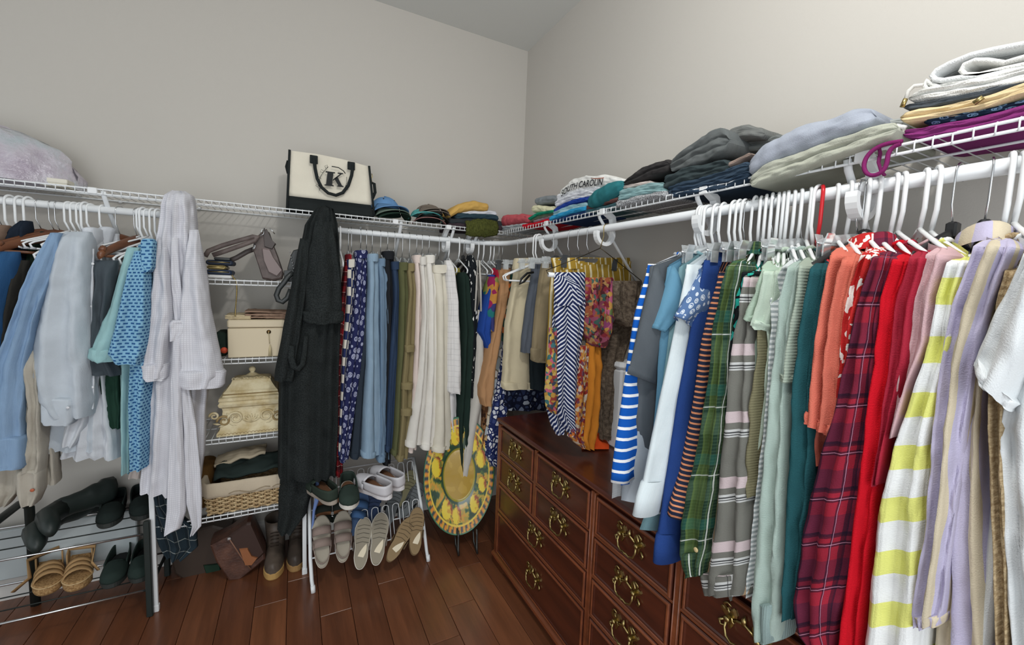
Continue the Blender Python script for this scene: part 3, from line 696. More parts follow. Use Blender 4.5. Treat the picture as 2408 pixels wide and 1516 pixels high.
def topB(label, cat, hook, mat, rows, cuff=None, body=None, collar=None, kind='white', xl=-0.445, depth=0.05, what=None, short=False, folds=3, cuffmat=None, z_h=None, nw=0.095):
    h = rodB(hook); L = onX(((rows[0][1] + rows[0][2]) / 2, rows[0][0]), xl); U = Vector((L.x - h.x, L.y - h.y, 0)); a_sh = U.length; fr = Fr(h, U)
    main = body or rows
    zh = z_h or onX((main[-1][1], main[-1][0]), xl).z
    root = thing({'shirt': 'hanging_shirt', 'sweatshirt': 'hanging_sweatshirt', 'cardigan': 'hanging_cardigan', 'tank top': 'hanging_tank_top'}.get(cat, 'hanging_blouse'), label, cat, (L.x, L.y, zh), 'garments on the right wall rod')
    random.seed(hook); ph = random.random() * 9; zn = max(RZ - 0.13, L.z + 0.03); back = 0.2
    ns, nt = 18, 18
    def P(s, t, sd):
        a = s * (a_sh - 0.01 if s > 0 else back); b = abs(a)
        zt = zn - 0.02 * (1 - (b / nw) ** 2) if b < nw else lerp(zn, L.z + 0.012, min(1, (b - nw) / max(0.03, a_sh - nw)))
        th = 0.016 * (0.35 + 0.65 * min(1, t * 5)) * (1 - abs(s) ** 4) ** 0.5 + 0.001
        return fr.at(a, lerp(zt, zh, t), sd * th + 0.005 * min(1, t * 3) * math.sin(a * 40 + ph) + 0.003 * nz(a * 20, zt * 12 + t * 9, ph))
    rings = [[P(-1 + 2 * k / ns, j / nt, 1) for k in range(ns + 1)] + [P(1 - 2 * k / ns, j / nt, -1) for k in range(1, ns)] for j in range(nt + 1)]
    MB().loft(rings).build('torso', mat, root)
    pl = (Vector((xl, 0, 0)), Vector((1, 0, 0)))
    r0 = rows[0]; w0 = r0[2] - r0[1]; c0 = (r0[1] + r0[2]) / 2; head = [(r0[0] - a_, c0 + s_ - w0 * g_, c0 + s_ + w0 * g_, 0, b_) for a_, s_, g_, b_ in ((24, 17, 0.12, 0.115), (19, 13, 0.24, 0.085), (12, 8, 0.36, 0.05), (5, 3, 0.45, 0.02))]
    so = drape('', '', head + rows, 0, depth, mat, folds, 0.010, parent=root, part='sleeve', plane=pl, topth=0.3, wob=0.5)
    if body: drape('', '', body, 0, depth, mat, folds + 1, 0.010, parent=root, part='side_fold', plane=(Vector((xl + 0.03, 0, 0)), Vector((1, 0, 0))), topth=0.5, wob=0.4)
    if cuff:
        py, l, r = rows[-1][:3]; p2, l2, r2 = rows[-2][:3]; e = (rows[-1][3] - py) if len(rows[-1]) > 3 else 0; t = min(0.95, cuff / (py - p2))
        drape('', '', [(py - cuff, lerp(l, l2, t) + 1, lerp(r, r2, t) - 1, py - cuff + e), (py - cuff + 5, lerp(l, l2, t) - 3, lerp(r, r2, t) + 3, py - cuff + 5 + e), (py - 2, l - 3, r + 3, py - 2 + e), (py + 3, l, r, py + 3 + e)], 0, depth * 1.05, cuffmat or mat, folds, 0.006, parent=so, part='cuff', plane=pl, topth=1, sub=2)
    n = 20
    if collar:
        rg = [[fr.at(nw * g * math.cos(2 * PI * q / n), zn - 0.018 + hh + 0.012 * abs(math.cos(2 * PI * q / n)), (0.026 * g + 0.006) * math.sin(2 * PI * q / n)) for q in range(n)] for hh, g in ((0.0, 1.0), (0.022, 0.86), (0.032, 0.9), (0.028, 1.05), (-0.002, 1.22))]
        MB().loft(rg).build('collar', mat, root)
    else:
        MB().tube([fr.at(nw * math.cos(2 * PI * q / n), zn - 0.004 + 0.006 * abs(math.cos(2 * PI * q / n)) - 0.012 * max(0, math.sin(2 * PI * q / n)), 0.018 * math.sin(2 * PI * q / n)) for q in range(n + 1)], 0.005, 6).build('neckband', mat, root)
    if kind:
        hg = hanger(kind, h, fr.U, what or ('inside the ' + ' '.join(label.split()[:6])).rstrip(' with on of and'))
        if kind in ('white', 'red'): hg.scale = (max(0.45, min(1.15, (a_sh - 0.012) / 0.2)), 1, max(0.75, min(1.1, (RZ - L.z - 0.004) / 0.186)))
    return root
sgm = fabric((166, 184, 176)); cor = fabric((208, 112, 94), weave=0.9)
N_ = [
 ('dark green plaid flannel shirt with buttoned cuff', 'shirt', 1790, f_gplaid, [(630, 1738, 1772), (700, 1718, 1762), (760, 1705, 1754), (900, 1690, 1742), (1050, 1662, 1728), (1200, 1624, 1708), (1290, 1624, 1692), (1340, 1638, 1680)], dict(cuff=52, collar=True)),
 ('teal top with black chain print', 'top', 1802, f_tealp, [(645, 1766, 1794), (700, 1754, 1792), (760, 1743, 1788), (820, 1738, 1776), (900, 1742, 1760)], dict(depth=0.04)),
 ('grey, white and lilac plaid shirt with rolled hem', 'shirt', 1816, f_gyplaid, [(655, 1778, 1804), (740, 1764, 1800), (804, 1739, 1798), (900, 1727, 1797), (1000, 1717, 1794), (1100, 1702, 1790), (1250, 1686, 1788), (1340, 1666, 1786), (1385, 1672, 1784)], dict(cuff=48, folds=4)),
 ('olive knit tank top with wide strap', 'tank top', 1831, fabric((122, 118, 92), rib=0.003), [(640, 1806, 1832), (700, 1802, 1822), (850, 1796, 1816), (950, 1776, 1810), (1100, 1757, 1804), (1130, 1756, 1800), (1160, 1772, 1796)], dict(depth=0.035)),
 ('sage green tee with short hemmed sleeve over the olive tank', 'shirt', 1843, fabric((170, 190, 172)), [(636, 1812, 1842), (690, 1790, 1836), (738, 1763, 1812, 762)], dict(body=[(650, 1812, 1842), (740, 1800, 1830), (850, 1803, 1828), (1000, 1800, 1822), (1150, 1792, 1812)], cuff=14)),
 ('very pale sage tee between two sage tees', 'shirt', 1853, fabric((186, 202, 186)), [(642, 1830, 1854), (700, 1812, 1846), (757, 1794, 1824, 776)], dict(body=[(650, 1834, 1854), (760, 1824, 1848), (900, 1816, 1842), (1100, 1798, 1816)], cuff=14)),
 ('grey and white pinstriped long sleeve tee', 'shirt', 1868, f_gstripe, [(628, 1856, 1892), (655, 1838, 1886), (690, 1828, 1866), (770, 1833, 1852), (900, 1825, 1845), (1050, 1811, 1832), (1200, 1792, 1810), (1395, 1772, 1792)], dict(depth=0.03)),
 ('pale sage sweatshirt with long ribbed cuff', 'sweatshirt', 1884, sgm, [(632, 1882, 1912), (720, 1862, 1898), (830, 1848, 1888), (900, 1840, 1884), (1100, 1818, 1878), (1300, 1800, 1872), (1400, 1790, 1868), (1490, 1794, 1862)], dict(cuff=86, cuffmat=fabric((140, 160, 158), rib=0.003, ribax='u'))),
 ('grey green waffle tee with straight short sleeve', 'shirt', 1906, fabric((160, 172, 158), rib=0.003), [(628, 1906, 1928), (720, 1883, 1920), (800, 1869, 1906), (888, 1858, 1896, 896)], dict(body=[(640, 1908, 1928), (900, 1890, 1908), (1000, 1873, 1898), (1100, 1866, 1884)], cuff=14)),
 ('dark teal long sleeve pullover', 'sweatshirt', 1932, fabric((38, 84, 90), var=0.22, weave=0.9), [(636, 1932, 1972), (760, 1906, 1950), (900, 1890, 1938), (1050, 1880, 1940), (1200, 1870, 1926), (1350, 1866, 1912), (1440, 1872, 1892)], dict(kind='red', what='inside the dark teal pullover')),
 ('coral fleece top, left one of two', 'top', 1969, cor, [(604, 1972, 2012), (720, 1948, 1990), (830, 1934, 1976), (920, 1921, 1968), (975, 1917, 1964, 1010)], dict(body=[(640, 1976, 2010), (900, 1940, 1985), (1020, 1940, 1975), (1085, 1945, 1972)], cuff=22)),
 ('coral fleece top, right one of two', 'top', 2000, cor, [(616, 2008, 2046), (730, 1980, 2022), (850, 1964, 2010), (930, 1955, 2004), (1000, 1950, 1990, 1020)], dict(cuff=22, what='inside the right coral top')),
 ('red shirt with white animal print', 'shirt', 2042, f_redpr, [(604, 2052, 2092), (680, 2022, 2068), (760, 2006, 2052), (850, 2003, 2036), (930, 1996, 2020)], dict(collar=True)),
 ('red and navy plaid flannel shirt', 'shirt', 2068, f_rplaid, [(612, 2082, 2136), (720, 2045, 2106), (850, 2014, 2094), (950, 1988, 2084), (1080, 1943, 2072), (1230, 1908, 2050), (1390, 1886, 2018), (1470, 1904, 1998), (1510, 1940, 1990)], dict(collar=True, depth=0.06, folds=5)),
 ('bright red plain long sleeve pullover', 'sweatshirt', 2107, fabric((196, 20, 36), weave=0.8), [(618, 2122, 2168), (700, 2096, 2140), (850, 2079, 2128), (1000, 2058, 2110), (1200, 2032, 2082), (1516, 1990, 2048), (1640, 1976, 2030)], dict()),
 ('crimson velour pullover beside the bright red one', 'sweatshirt', 2125, fabric((164, 38, 58), rough=0.7), [(612, 2160, 2212), (720, 2128, 2184), (850, 2115, 2170), (1000, 2099, 2126), (1130, 2082, 2098)], dict(what='inside the crimson velour pullover')),
 ('pale pink fine knit sweater', 'cardigan', 2177, fabric((206, 172, 176)), [(604, 2200, 2262), (700, 2172, 2236), (800, 2156, 2222), (900, 2138, 2180), (1020, 2120, 2136)], dict()),
 ('yellow and white block striped knit cardigan', 'cardigan', 2205, f_yel, [(622, 2250, 2310), (700, 2222, 2286), (800, 2203, 2274), (900, 2169, 2250), (1050, 2114, 2222), (1180, 2076, 2214), (1240, 2070, 2210), (1380, 2056, 2204), (1600, 2032, 2194)], dict(folds=4)),
 ('lavender and beige wide striped linen shirt', 'shirt', 2332, f_lav, [(585, 2302, 2402), (720, 2254, 2350), (850, 2229, 2312), (1000, 2211, 2290), (1100, 2206, 2280), (1250, 2193, 2262), (1420, 2158, 2240), (1450, 2168, 2234)], dict(body=[(640, 2310, 2400), (850, 2272, 2356), (1000, 2262, 2340), (1250, 2228, 2350), (1516, 2212, 2376), (1640, 2204, 2384)], collar=True, kind='black', folds=5, cuff=22)),
 ('beige open crochet sweater', 'cardigan', 2378, f_croch, [(640, 2376, 2424), (720, 2356, 2406), (900, 2337, 2392), (1100, 2341, 2390), (1300, 2350, 2394), (1600, 2358, 2404)], dict(depth=0.035)),
 ('white slub tee at the right edge', 'shirt', 2404, fabric((222, 226, 228), wr=1.0), [(600, 2420, 2500), (720, 2362, 2470), (790, 2326, 2446, 840), (852, 2299, 2388, 962)], dict(body=[(620, 2440, 2520), (900, 2385, 2480), (1000, 2358, 2476), (1200, 2368, 2484), (1516, 2392, 2500), (1640, 2396, 2505)], cuff=18, depth=0.04, xl=-0.475)),
]
for g in N_: topB(g[0], g[1], g[2], g[3], g[4], **g[5])
# spare hangers between the garments
for px, k, lab in ((1700, 'clear', 'clear clip hanger behind the steel blue tee'), (1762, 'clear', 'clear clip hanger behind the navy sweatshirt'), (1800, 'clear', 'clear clip hanger behind the teal chain print top'), (1829, 'clear', 'clear clip hanger behind the olive tank'), (1897, 'clear', 'clear clip hanger behind the waffle tee'), (1925, 'white', 'white hanger just left of the red hanger'), (2030, 'clear', 'clear clip hanger left of the red animal print shirt'), (2046, 'black', 'black suit hanger beside the red animal print shirt'), (2258, 'black', 'empty black suit hanger left of the lavender shirt')):
    hanger(k, rodB(px), Vector((-1, 0, 0)), '', lab=lab)
# ---------------------------------------------------------------- left rod
AL = 'garments on the left wall rods'
f_dash = fabric((132, 178, 206), 'dash', b=(48, 92, 140), per=0.0125)
f_white = fabric((206, 210, 216), wr=1.2); f_gblue = fabric((188, 196, 204), wr=1.2)
def U_(yaw): y = math.radians(yaw); return Vector((-math.sin(y), -math.cos(y), 0))
for px, k, yaw, lab in ((5, 'wood', 34, 'brown wooden hanger at the left edge of the picture'), (97, 'wood', 36, 'brown wooden hanger carrying dark blue trousers'), (127, 'wood', 34, 'brown wooden hanger, left one of the close pair'), (141, 'wood', 34, 'brown wooden hanger, right one of the close pair'), (283, 'wood', 40, 'brown wooden hanger carrying grey trousers beside the white shirt'), (322, 'wood', 20, 'brown wooden hanger tucked behind the mint tee'),
    (24, 'white', 30, 'white hanger, first from the left edge'), (48, 'white', 30, 'white hanger, second from the left edge'), (68, 'white', 30, 'white hanger, third from the left edge'), (201, 'white', 30, 'white hanger between the oxford shirt and the white shirt'), (360, 'white', 28, 'white hanger left of the waffle robe'), (372, 'white', 28, 'white hanger touching the waffle robe'), (337, 'white', 30, 'white hanger between mint tee and patterned polo')):
    hanger(k, rodA(px), U_(yaw), '', lab=lab)
AL2 = dict(group=AL)
drape('dark blue denim trousers folded over a wooden hanger', 'trousers', [(592, -40, 46), (640, -45, 44), (720, -50, 30), (800, -60, 20), (930, -70, 0)], -0.40, 0.05, fabric((36, 74, 116), 'denim', b=(60, 100, 140)), 3, name='hanging_trousers', **AL2)
drape('brown black trousers folded over a wooden hanger', 'trousers', [(612, 34, 68), (680, 30, 62), (760, 14, 48), (850, 0, 40), (930, -10, 30)], -0.37, 0.05, fabric((52, 50, 46)), 3, name='hanging_trousers', **AL2)
drape('tan jacket shoulder at the left edge of the rod', 'jacket', [(530, -30, 22), (560, -40, 26), (640, -45, 10), (800, -60, -5)], -0.33, 0.06, fabric((132, 110, 96)), 2, name='hanging_jacket', **AL2)
drape('dark navy shirt behind the wooden hangers', 'shirt', [(520, 52, 74), (560, 22, 72), (640, 10, 60), (760, -5, 40)], -0.30, 0.05, fabric((34, 42, 54)), 2, name='hanging_dark_shirt', **AL2)
drape('dark green blouse between the wooden hangers', 'blouse', [(545, 92, 108), (580, 60, 100), (640, 48, 90), (760, 40, 80)], -0.27, 0.05, fabric((38, 54, 44)), 2, name='hanging_dark_blouse', **AL2)
drape('dark grey trousers folded over a wooden hanger', 'trousers', [(612, 222, 278), (660, 226, 272), (740, 222, 262), (830, 216, 262), (880, 222, 292)], -0.42, 0.03, fabric((72, 80, 86)), 3, name='hanging_trousers', **AL2)
drape('dark green shirt hem showing under the mint tee', 'shirt', [(780, 235, 290), (850, 228, 292), (895, 238, 290), (960, 250, 292), (1000, 262, 292)], -0.33, 0.05, fabric((40, 68, 56)), 3, name='hanging_dark_shirt', **AL2)
drape('pale peach shirt hem beside the waffle robe', 'shirt', [(840, 338, 360), (950, 330, 352), (1060, 318, 345), (1115, 306, 340)], -0.28, 0.05, fabric((200, 190, 184)), 2, name='hanging_pale_shirt', **AL2)
drape('teal shirt showing under the blue patterned polo', 'shirt', [(620, 318, 342), (820, 296, 318), (960, 290, 312), (1108, 290, 308)], -0.36, 0.03, fabric((110, 168, 186)), 2, name='hanging_teal_shirt', **AL2)
def shirt_parts(label, y, loc, parts, nm='hanging_shirt'):
    root = thing(nm, label, 'shirt', onY(loc, y), AL)
    for nme, rows, dy, dep, m, fo, am in parts: drape('', '', rows, y + dy, dep, m, fo, am, parent=root, part=nme, topth=0.8 if nme in ('cuff', 'collar', 'placket') else 0.45, sub=3 if nme in ('cuff', 'collar') else 8, power=3 if nme != 'body' else 2.6, n=36)
    return root
f_cham = fabric((122, 150, 182), 'denim', b=(150, 176, 204), wr=1.0); f_bei = fabric((176, 170, 158), wr=1.8)
shirt_parts('light blue chambray shirt with long hanging sleeve', -0.45, (30, 1090), [
    ('sleeve', [(548, 122, 146), (600, 98, 146), (680, 62, 118), (740, 46, 96), (850, 2, 70), (960, -20, 64), (1086, -20, 67)], 0, 0.05, f_cham, 4, 0.012),
    ('cuff', [(1018, -22, 67), (1024, -24, 70), (1086, -24, 70), (1092, -20, 66)], -0.004, 0.054, f_cham, 3, 0.006),
    ('body', [(560, 140, 172), (700, 100, 150), (850, 70, 120), (1000, 60, 100)], 0.09, 0.05, f_cham, 3, 0.01)])
shirt_parts('crumpled beige linen shirt with buttoned cuff', -0.40, (80, 1180), [
    ('body', [(566, 150, 186), (700, 92, 150), (800, 62, 118), (900, 66, 120), (1000, 68, 130), (1060, 66, 138), (1130, 80, 142)], 0.03, 0.05, f_bei, 5, 0.014),
    ('sleeve', [(820, 60, 104), (866, 58, 100), (950, 72, 110), (1050, 62, 112), (1100, 50, 106)], -0.03, 0.04, f_bei, 4, 0.014),
    ('cuff', [(1096, 47, 104), (1104, 45, 106), (1150, 47, 105), (1178, 60, 92)], -0.032, 0.044, f_bei, 3, 0.008),
    ('sleeve', [(1040, -30, 60), (1100, -30, 58), (1150, -26, 50), (1182, -20, 26)], 0.0, 0.04, f_bei, 4, 0.012)])
shirt_parts('pale grey blue oxford shirt with wide sleeve', -0.41, (140, 1056), [
    ('sleeve', [(546, 158, 216), (560, 146, 220), (600, 130, 222), (640, 118, 220), (700, 103, 218), (800, 84, 220), (880, 79, 224), (935, 92, 226), (972, 128, 222)], -0.01, 0.06, f_gblue, 4, 0.014),
    ('cuff', [(930, 106, 184), (936, 104, 187), (984, 106, 183), (992, 112, 178)], -0.03, 0.05, f_gblue, 2, 0.006),
    ('body', [(600, 150, 230), (760, 110, 250), (900, 100, 260), (990, 92, 262), (1052, 84, 258)], 0.06, 0.05, f_gblue, 8, 0.02)])
shirt_parts('white button shirt with tapered sleeve and wide hem', -0.34, (220, 1070), [
    ('body', [(545, 205, 240), (580, 196, 244), (700, 192, 248), (850, 194, 258), (950, 185, 270), (1020, 164, 284), (1068, 148, 290)], 0.0, 0.06, f_white, 8, 0.022),
    ('sleeve', [(600, 198, 232), (760, 194, 234), (880, 188, 236), (950, 172, 224), (1000, 158, 206), (1044, 153, 180)], -0.05, 0.035, f_white, 3, 0.01),
    ('collar', [(536, 208, 230), (540, 202, 236), (560, 200, 238), (580, 206, 232)], -0.03, 0.05, f_white, 1, 0.004),
    ('placket', [(585, 214, 222), (700, 212, 221), (850, 216, 226), (960, 210, 222)], -0.088, 0.006, f_white, 1, 0.002)])
shirt_parts('white shirt with stand collar behind the wooden hanger', -0.26, (275, 1010), [
    ('body', [(550, 234, 280), (590, 222, 286), (660, 214, 286), (800, 232, 280), (900, 246, 286), (1005, 258, 291)], 0.0, 0.06, f_white, 6, 0.016),
    ('collar', [(534, 240, 262), (538, 232, 270), (570, 214, 262), (640, 206, 240), (660, 212, 232)], -0.05, 0.03, f_white, 2, 0.006)])
f_mint = fabric((150, 188, 190))
shirt_parts('mint green tee next to the blue patterned shirt', -0.42, (290, 1100), [
    ('body', [(590, 300, 338), (700, 288, 330), (840, 286, 322), (1000, 288, 314), (1104, 291, 310)], 0.04, 0.05, f_mint, 3, 0.01),
    ('sleeve', [(582, 300, 332), (640, 286, 326), (720, 262, 316), (790, 228, 304), (828, 214, 292), (844, 224, 288)], -0.02, 0.05, f_mint, 3, 0.012),
    ('cuff', [(816, 218, 296), (820, 214, 298), (838, 212, 292), (846, 222, 286)], -0.022, 0.052, f_mint, 2, 0.006)])
shirt_parts('blue dash patterned polo shirt with collar', -0.47, (330, 1095), [
    ('body', [(575, 326, 368), (700, 318, 368), (820, 310, 364), (950, 306, 354), (1094, 309, 349)], 0.05, 0.055, f_dash, 4, 0.012),
    ('sleeve', [(590, 318, 352), (660, 300, 354), (760, 276, 352), (830, 259, 342), (852, 278, 334)], -0.02, 0.05, f_dash, 3, 0.012),
    ('collar', [(562, 338, 362), (568, 334, 368), (630, 336, 364), (640, 342, 356)], -0.04, 0.03, f_dash, 2, 0.006)])
for px, lab in ((330, 'white hanger over the mint tee'), (347, 'white hanger over the blue patterned polo'), (162, 'white hanger over the light blue chambray shirt'), (176, 'white hanger over the beige linen shirt'), (190, 'white hanger over the oxford shirt'), (214, 'white hanger over the white button shirt'), (244, 'white hanger over the stand collar shirt')):
    hg = hanger('white', rodA(px), U_(38), '', lab=lab); hg.scale = (0.8, 1, 0.85)
# ---------------------------------------------------------------- waffle robe hung from the shelf
f_waf = fabric((214, 214, 220), 'waffle', b=(168, 168, 178), var=0.1, wr=1.2)
RY = -0.36
rb = thing('bath_robe', 'white waffle bathrobe hung from the shelf by its neck', 'robe', onY((400, 1150), RY), AL)
drape('', '', [(452, 402, 440), (462, 390, 456), (500, 383, 462), (560, 374, 466), (640, 366, 478), (720, 360, 488), (800, 352, 500), (880, 348, 492), (960, 345, 486), (1060, 338, 482), (1146, 334, 470)], RY, 0.085, f_waf, 8, 0.02, parent=rb, part='body', wob=0.4, n=44, topth=0.5)
s1 = drape('', '', [(540, 446, 466), (600, 438, 478), (660, 432, 488), (720, 428, 496), (780, 424, 508), (840, 422, 520), (880, 420, 528), (906, 438, 508)], RY - 0.085, 0.05, f_waf, 3, 0.012, parent=rb, part='sleeve', topth=0.05)
drape('', '', [(868, 417, 529), (872, 415, 531), (902, 418, 529), (908, 424, 524)], RY - 0.088, 0.054, f_waf, 2, 0.008, parent=s1, part='cuff', topth=0.9)
s2 = drape('', '', [(560, 372, 392), (620, 366, 402), (680, 361, 408), (740, 356, 410), (790, 344, 404), (850, 338, 398), (884, 340, 392)], RY - 0.075, 0.05, f_waf, 3, 0.012, parent=rb, part='sleeve', topth=0.05)
drape('', '', [(852, 336, 398), (856, 335, 400), (884, 336, 397), (890, 342, 392)], RY - 0.078, 0.053, f_waf, 2, 0.008, parent=s2, part='cuff', topth=0.9)
drape('', '', [(752, 405, 432), (760, 398, 440), (780, 400, 436), (800, 402, 424)], RY - 0.1, 0.03, f_waf, 2, 0.006, parent=rb, part='belt_knot', topth=0.8)
drape('', '', [(790, 408, 424), (900, 402, 428), (1000, 400, 430), (1100, 396, 436), (1200, 392, 438), (1240, 388, 425), (1256, 386, 390)], RY - 0.115, 0.014, f_waf, 2, 0.006, parent=rb, part='belt_end', topth=0.8)
drape('', '', [(790, 420, 432), (900, 428, 445), (1000, 432, 462), (1100, 436, 472), (1180, 438, 476), (1235, 452, 474), (1256, 448, 456)], RY - 0.105, 0.014, f_waf, 2, 0.006, parent=rb, part='belt_end', topth=0.8)
drape('', '', [(560, 405, 420), (640, 402, 424), (720, 408, 434), (760, 412, 436)], RY - 0.082, 0.02, f_waf, 2, 0.006, parent=rb, part='lapel', topth=0.8)
# ---------------------------------------------------------------- black robe
f_blk = fabric((50, 54, 54), 'speck', b=(30, 34, 34), scale=160, var=0.3, wr=1.4)
BY = -0.37
kb = thing('dressing_gown', 'black knit dressing gown hung from the shelf beside the handbag', 'robe', onY((720, 1110), BY), AL)
drape('', '', [(487, 752, 768), (495, 738, 784), (530, 716, 793), (580, 706, 797), (640, 696, 800), (720, 684, 803), (800, 668, 798), (890, 656, 795), (1000, 654, 794), (1112, 654, 788)], BY, 0.09, f_blk, 13, 0.026, parent=kb, part='body', wob=0.4, n=44, topth=0.5)
s1 = drape('', '', [(520, 740, 780), (580, 728, 790), (660, 718, 800), (720, 716, 803), (752, 714, 805), (760, 726, 798)], BY - 0.09, 0.045, f_blk, 3, 0.012, parent=kb, part='sleeve', topth=0.05)
drape('', '', [(730, 713, 804), (734, 711, 807), (752, 711, 807), (758, 716, 803)], BY - 0.092, 0.048, f_blk, 2, 0.006, parent=s1, part='cuff', topth=0.9)
drape('', '', [(560, 706, 728), (620, 694, 726), (720, 676, 716), (800, 660, 704), (870, 646, 694), (892, 645, 690)], BY - 0.07, 0.045, f_blk, 3, 0.012, parent=kb, part='sleeve', topth=0.05)
drape('', '', [(1090, 660, 738), (1140, 656, 738), (1200, 654, 722), (1245, 652, 688)], BY + 0.02, 0.05, f_blk, 4, 0.012, parent=kb, part='under_layer', topth=0.8)
MB().tube([onY(q, BY - 0.12) for q in ((686, 812), (684, 840), (690, 862), (702, 868), (712, 856), (716, 830), (720, 790))], [0.012, 0.014, 0.014, 0.013, 0.012, 0.011, 0.009], 8, flat=0.6).build('belt_loop', f_blk, kb)
drape('blue cotton sash hanging under the black gown', 'sash', [(1112, 740, 752), (1150, 742, 750), (1172, 740, 752), (1200, 735, 742), (1240, 732, 738)], -0.40, 0.008, fabric((118, 142, 196)), 1, 0.003, name='fabric_sash')
# ---------------------------------------------------------------- trousers and tops on the corner rod
DEN = lambda a, b: fabric(a, 'denim', b=b, wr=1.0)
def trousers(label, rows, mat, y=-0.345, depth=0.075, waist=None, clip=True, k='clear', nm='hanging_trousers', cat='trousers', hem=0.0, legs=True, hp=None, hlab=None):
    root = thing(nm, label, cat, onY(((rows[-1][1] + rows[-1][2]) / 2, rows[-1][0]), y), AL)
    if legs:
        a = [(py, l, lerp(l, r, 0.66)) for py, l, r in rows]; b = [(py + 4, lerp(l, r, 0.36), r) for py, l, r in rows]
        b[-1] = (rows[-1][0] - 6, lerp(rows[-1][1], rows[-1][2], 0.4), rows[-1][2])
        drape('', '', b, y + 0.02, depth, mat, 2, 0.006, parent=root, part='leg', power=3, n=22); drape('', '', a, y, depth, mat, 2, 0.007, parent=root, part='leg', power=3, n=22)
    else: drape('', '', rows, y, depth, mat, 4, 0.012, parent=root, part='body', power=3)
    py, l, r = rows[0]
    drape('', '', [(py - 4, l + 1, r - 1), (py - 2, l - 1, r + 1), (py + 13, l - 1, r + 1), (py + 15, l, r)], y - 0.002, depth * 0.6, waist or mat, 1, 0.002, parent=root, part='waistband', power=3, n=18, sub=1, topth=1)
    py, l, r = rows[-1]; p2, l2, r2 = rows[-2]; t = 14 / max(20, py - p2)
    drape('', '', [(py - 12, lerp(l, l2, t) - 1, lerp(l + (r - l) * .66, r2, t) ), (py - 1, l - 1, l + (r - l) * .66), (py + 1, l, l + (r - l) * .64)], y - 0.002, depth * 1.02, mat, 2, 0.004, parent=root, part='hem', power=3, n=18, sub=1, topth=1)
    if clip:
        px = hp or (rows[0][1] + rows[0][2]) / 2; pos = rodA(px); tp = onY(((rows[0][1] + rows[0][2]) / 2, rows[0][0]), y).z
        h = hanger(k, pos, Vector((0, -1, 0)), '', lab=hlab or (HN[k] + ' holding the ' + ' '.join(label.split()[:5])).rstrip(' with on of and'))
        h.scale = (0.75, 1, min(1.2, max(0.75, (RZ - tp + 0.012) / 0.145)))
    return root
f_rpl = fabric((150, 34, 40), 'plaid', bands=PL(('v', 0.05, 0, 0.4, (40, 30, 34), 0.6), ('u', 0.05, 0.2, 0.4, (40, 30, 34), 0.6), ('v', 0.05, 0.6, 0.05, (220, 190, 180), 0.6)))
f_chk = fabric((44, 52, 92), 'check', b=(220, 214, 202), per=0.042); f_pais = fabric((40, 44, 84), 'paisley', b=(176, 180, 206), scale=34)
W1, W2 = (222, 218, 210), (228, 224, 216)
trousers('red plaid pyjama trousers beside the black gown', [(602, 812, 826), (689, 801, 816), (782, 791, 807), (893, 790, 802), (1107, 787, 805)], f_rpl, -0.315)
trousers('navy trousers with cream check', [(614, 813, 839), (708, 810, 835), (819, 801, 821), (911, 797, 813), (1057, 790, 808)], f_chk, -0.325)
trousers('navy trousers with white paisley print', [(593, 833, 863), (671, 831, 859), (782, 820, 855), (874, 809, 844), (966, 800, 831), (1074, 796, 818)], f_pais, -0.35)
trousers('dark slate cargo trousers behind the light jeans', [(604, 853, 870), (796, 846, 868), (885, 836, 860), (966, 830, 856), (1066, 820, 853)], fabric((48, 56, 66)), -0.32)
trousers('light wash wide leg jeans', [(601, 862, 888), (671, 862, 888), (745, 857, 888), (856, 857, 890), (966, 850, 894), (1064, 846, 900)], DEN((118, 146, 170), (168, 188, 204)), -0.35)
trousers('mid blue jeans behind the light wash pair', [(612, 885, 904), (656, 886, 908), (782, 888, 910), (893, 888, 907), (1003, 888, 907), (1074, 882, 912)], DEN((92, 118, 144), (140, 162, 182)), -0.33)
trousers('black jeans on a clip hanger', [(595, 898, 924), (708, 901, 923), (819, 902, 920), (930, 899, 918), (1084, 897, 914)], fabric((34, 36, 40)), -0.315)
trousers('dark indigo jeans beside the olive trousers', [(619, 919, 937), (708, 921, 937), (819, 911, 936), (930, 906, 928), (1050, 901, 920)], DEN((38, 52, 76), (64, 82, 108)), -0.335)
trousers('olive green trousers beside the khaki cargos', [(621, 935, 957), (708, 933, 957), (819, 930, 954), (893, 926, 944), (1003, 921, 940), (1059, 916, 934)], fabric((92, 94, 64)), -0.345)
kc = trousers('khaki cargo trousers with side pockets', [(623, 953, 972), (689, 954, 972), (800, 944, 969), (893, 936, 965), (966, 935, 963), (1072, 927, 954)], fabric((136, 124, 90)), -0.34)
for py, l, r in ((806, 944, 970), (892, 936, 966), (952, 936, 964)):
    drape('', '', [(py, l, r), (py + 4, l - 2, r + 1), (py + 16, l - 1, r)], -0.348, 0.08, fabric((136, 124, 90)), 2, 0.004, parent=kc, part='pocket_flap', power=3, sub=2)
trousers('blush white trousers next to the khaki cargos', [(604, 970, 988), (689, 970, 990), (819, 966, 987), (930, 960, 984), (1052, 953, 973)], fabric((222, 206, 198)), -0.33)
trousers('white jeans with the widest hem', [(608, 984, 1000), (745, 986, 1002), (856, 977, 1000), (930, 966, 998), (1040, 947, 989)], fabric(W1), -0.35)
trousers('white straight trousers in the middle of the white row', [(604, 997, 1019), (708, 999, 1021), (856, 999, 1021), (966, 991, 1021), (1046, 984, 1017)], fabric(W2), -0.345)
trousers('cream cotton trousers beside the gauze shirt', [(627, 1014, 1049), (745, 1018, 1049), (893, 1018, 1050), (1003, 1013, 1057), (1052, 1009, 1058)], fabric((220, 214, 198)), -0.35)
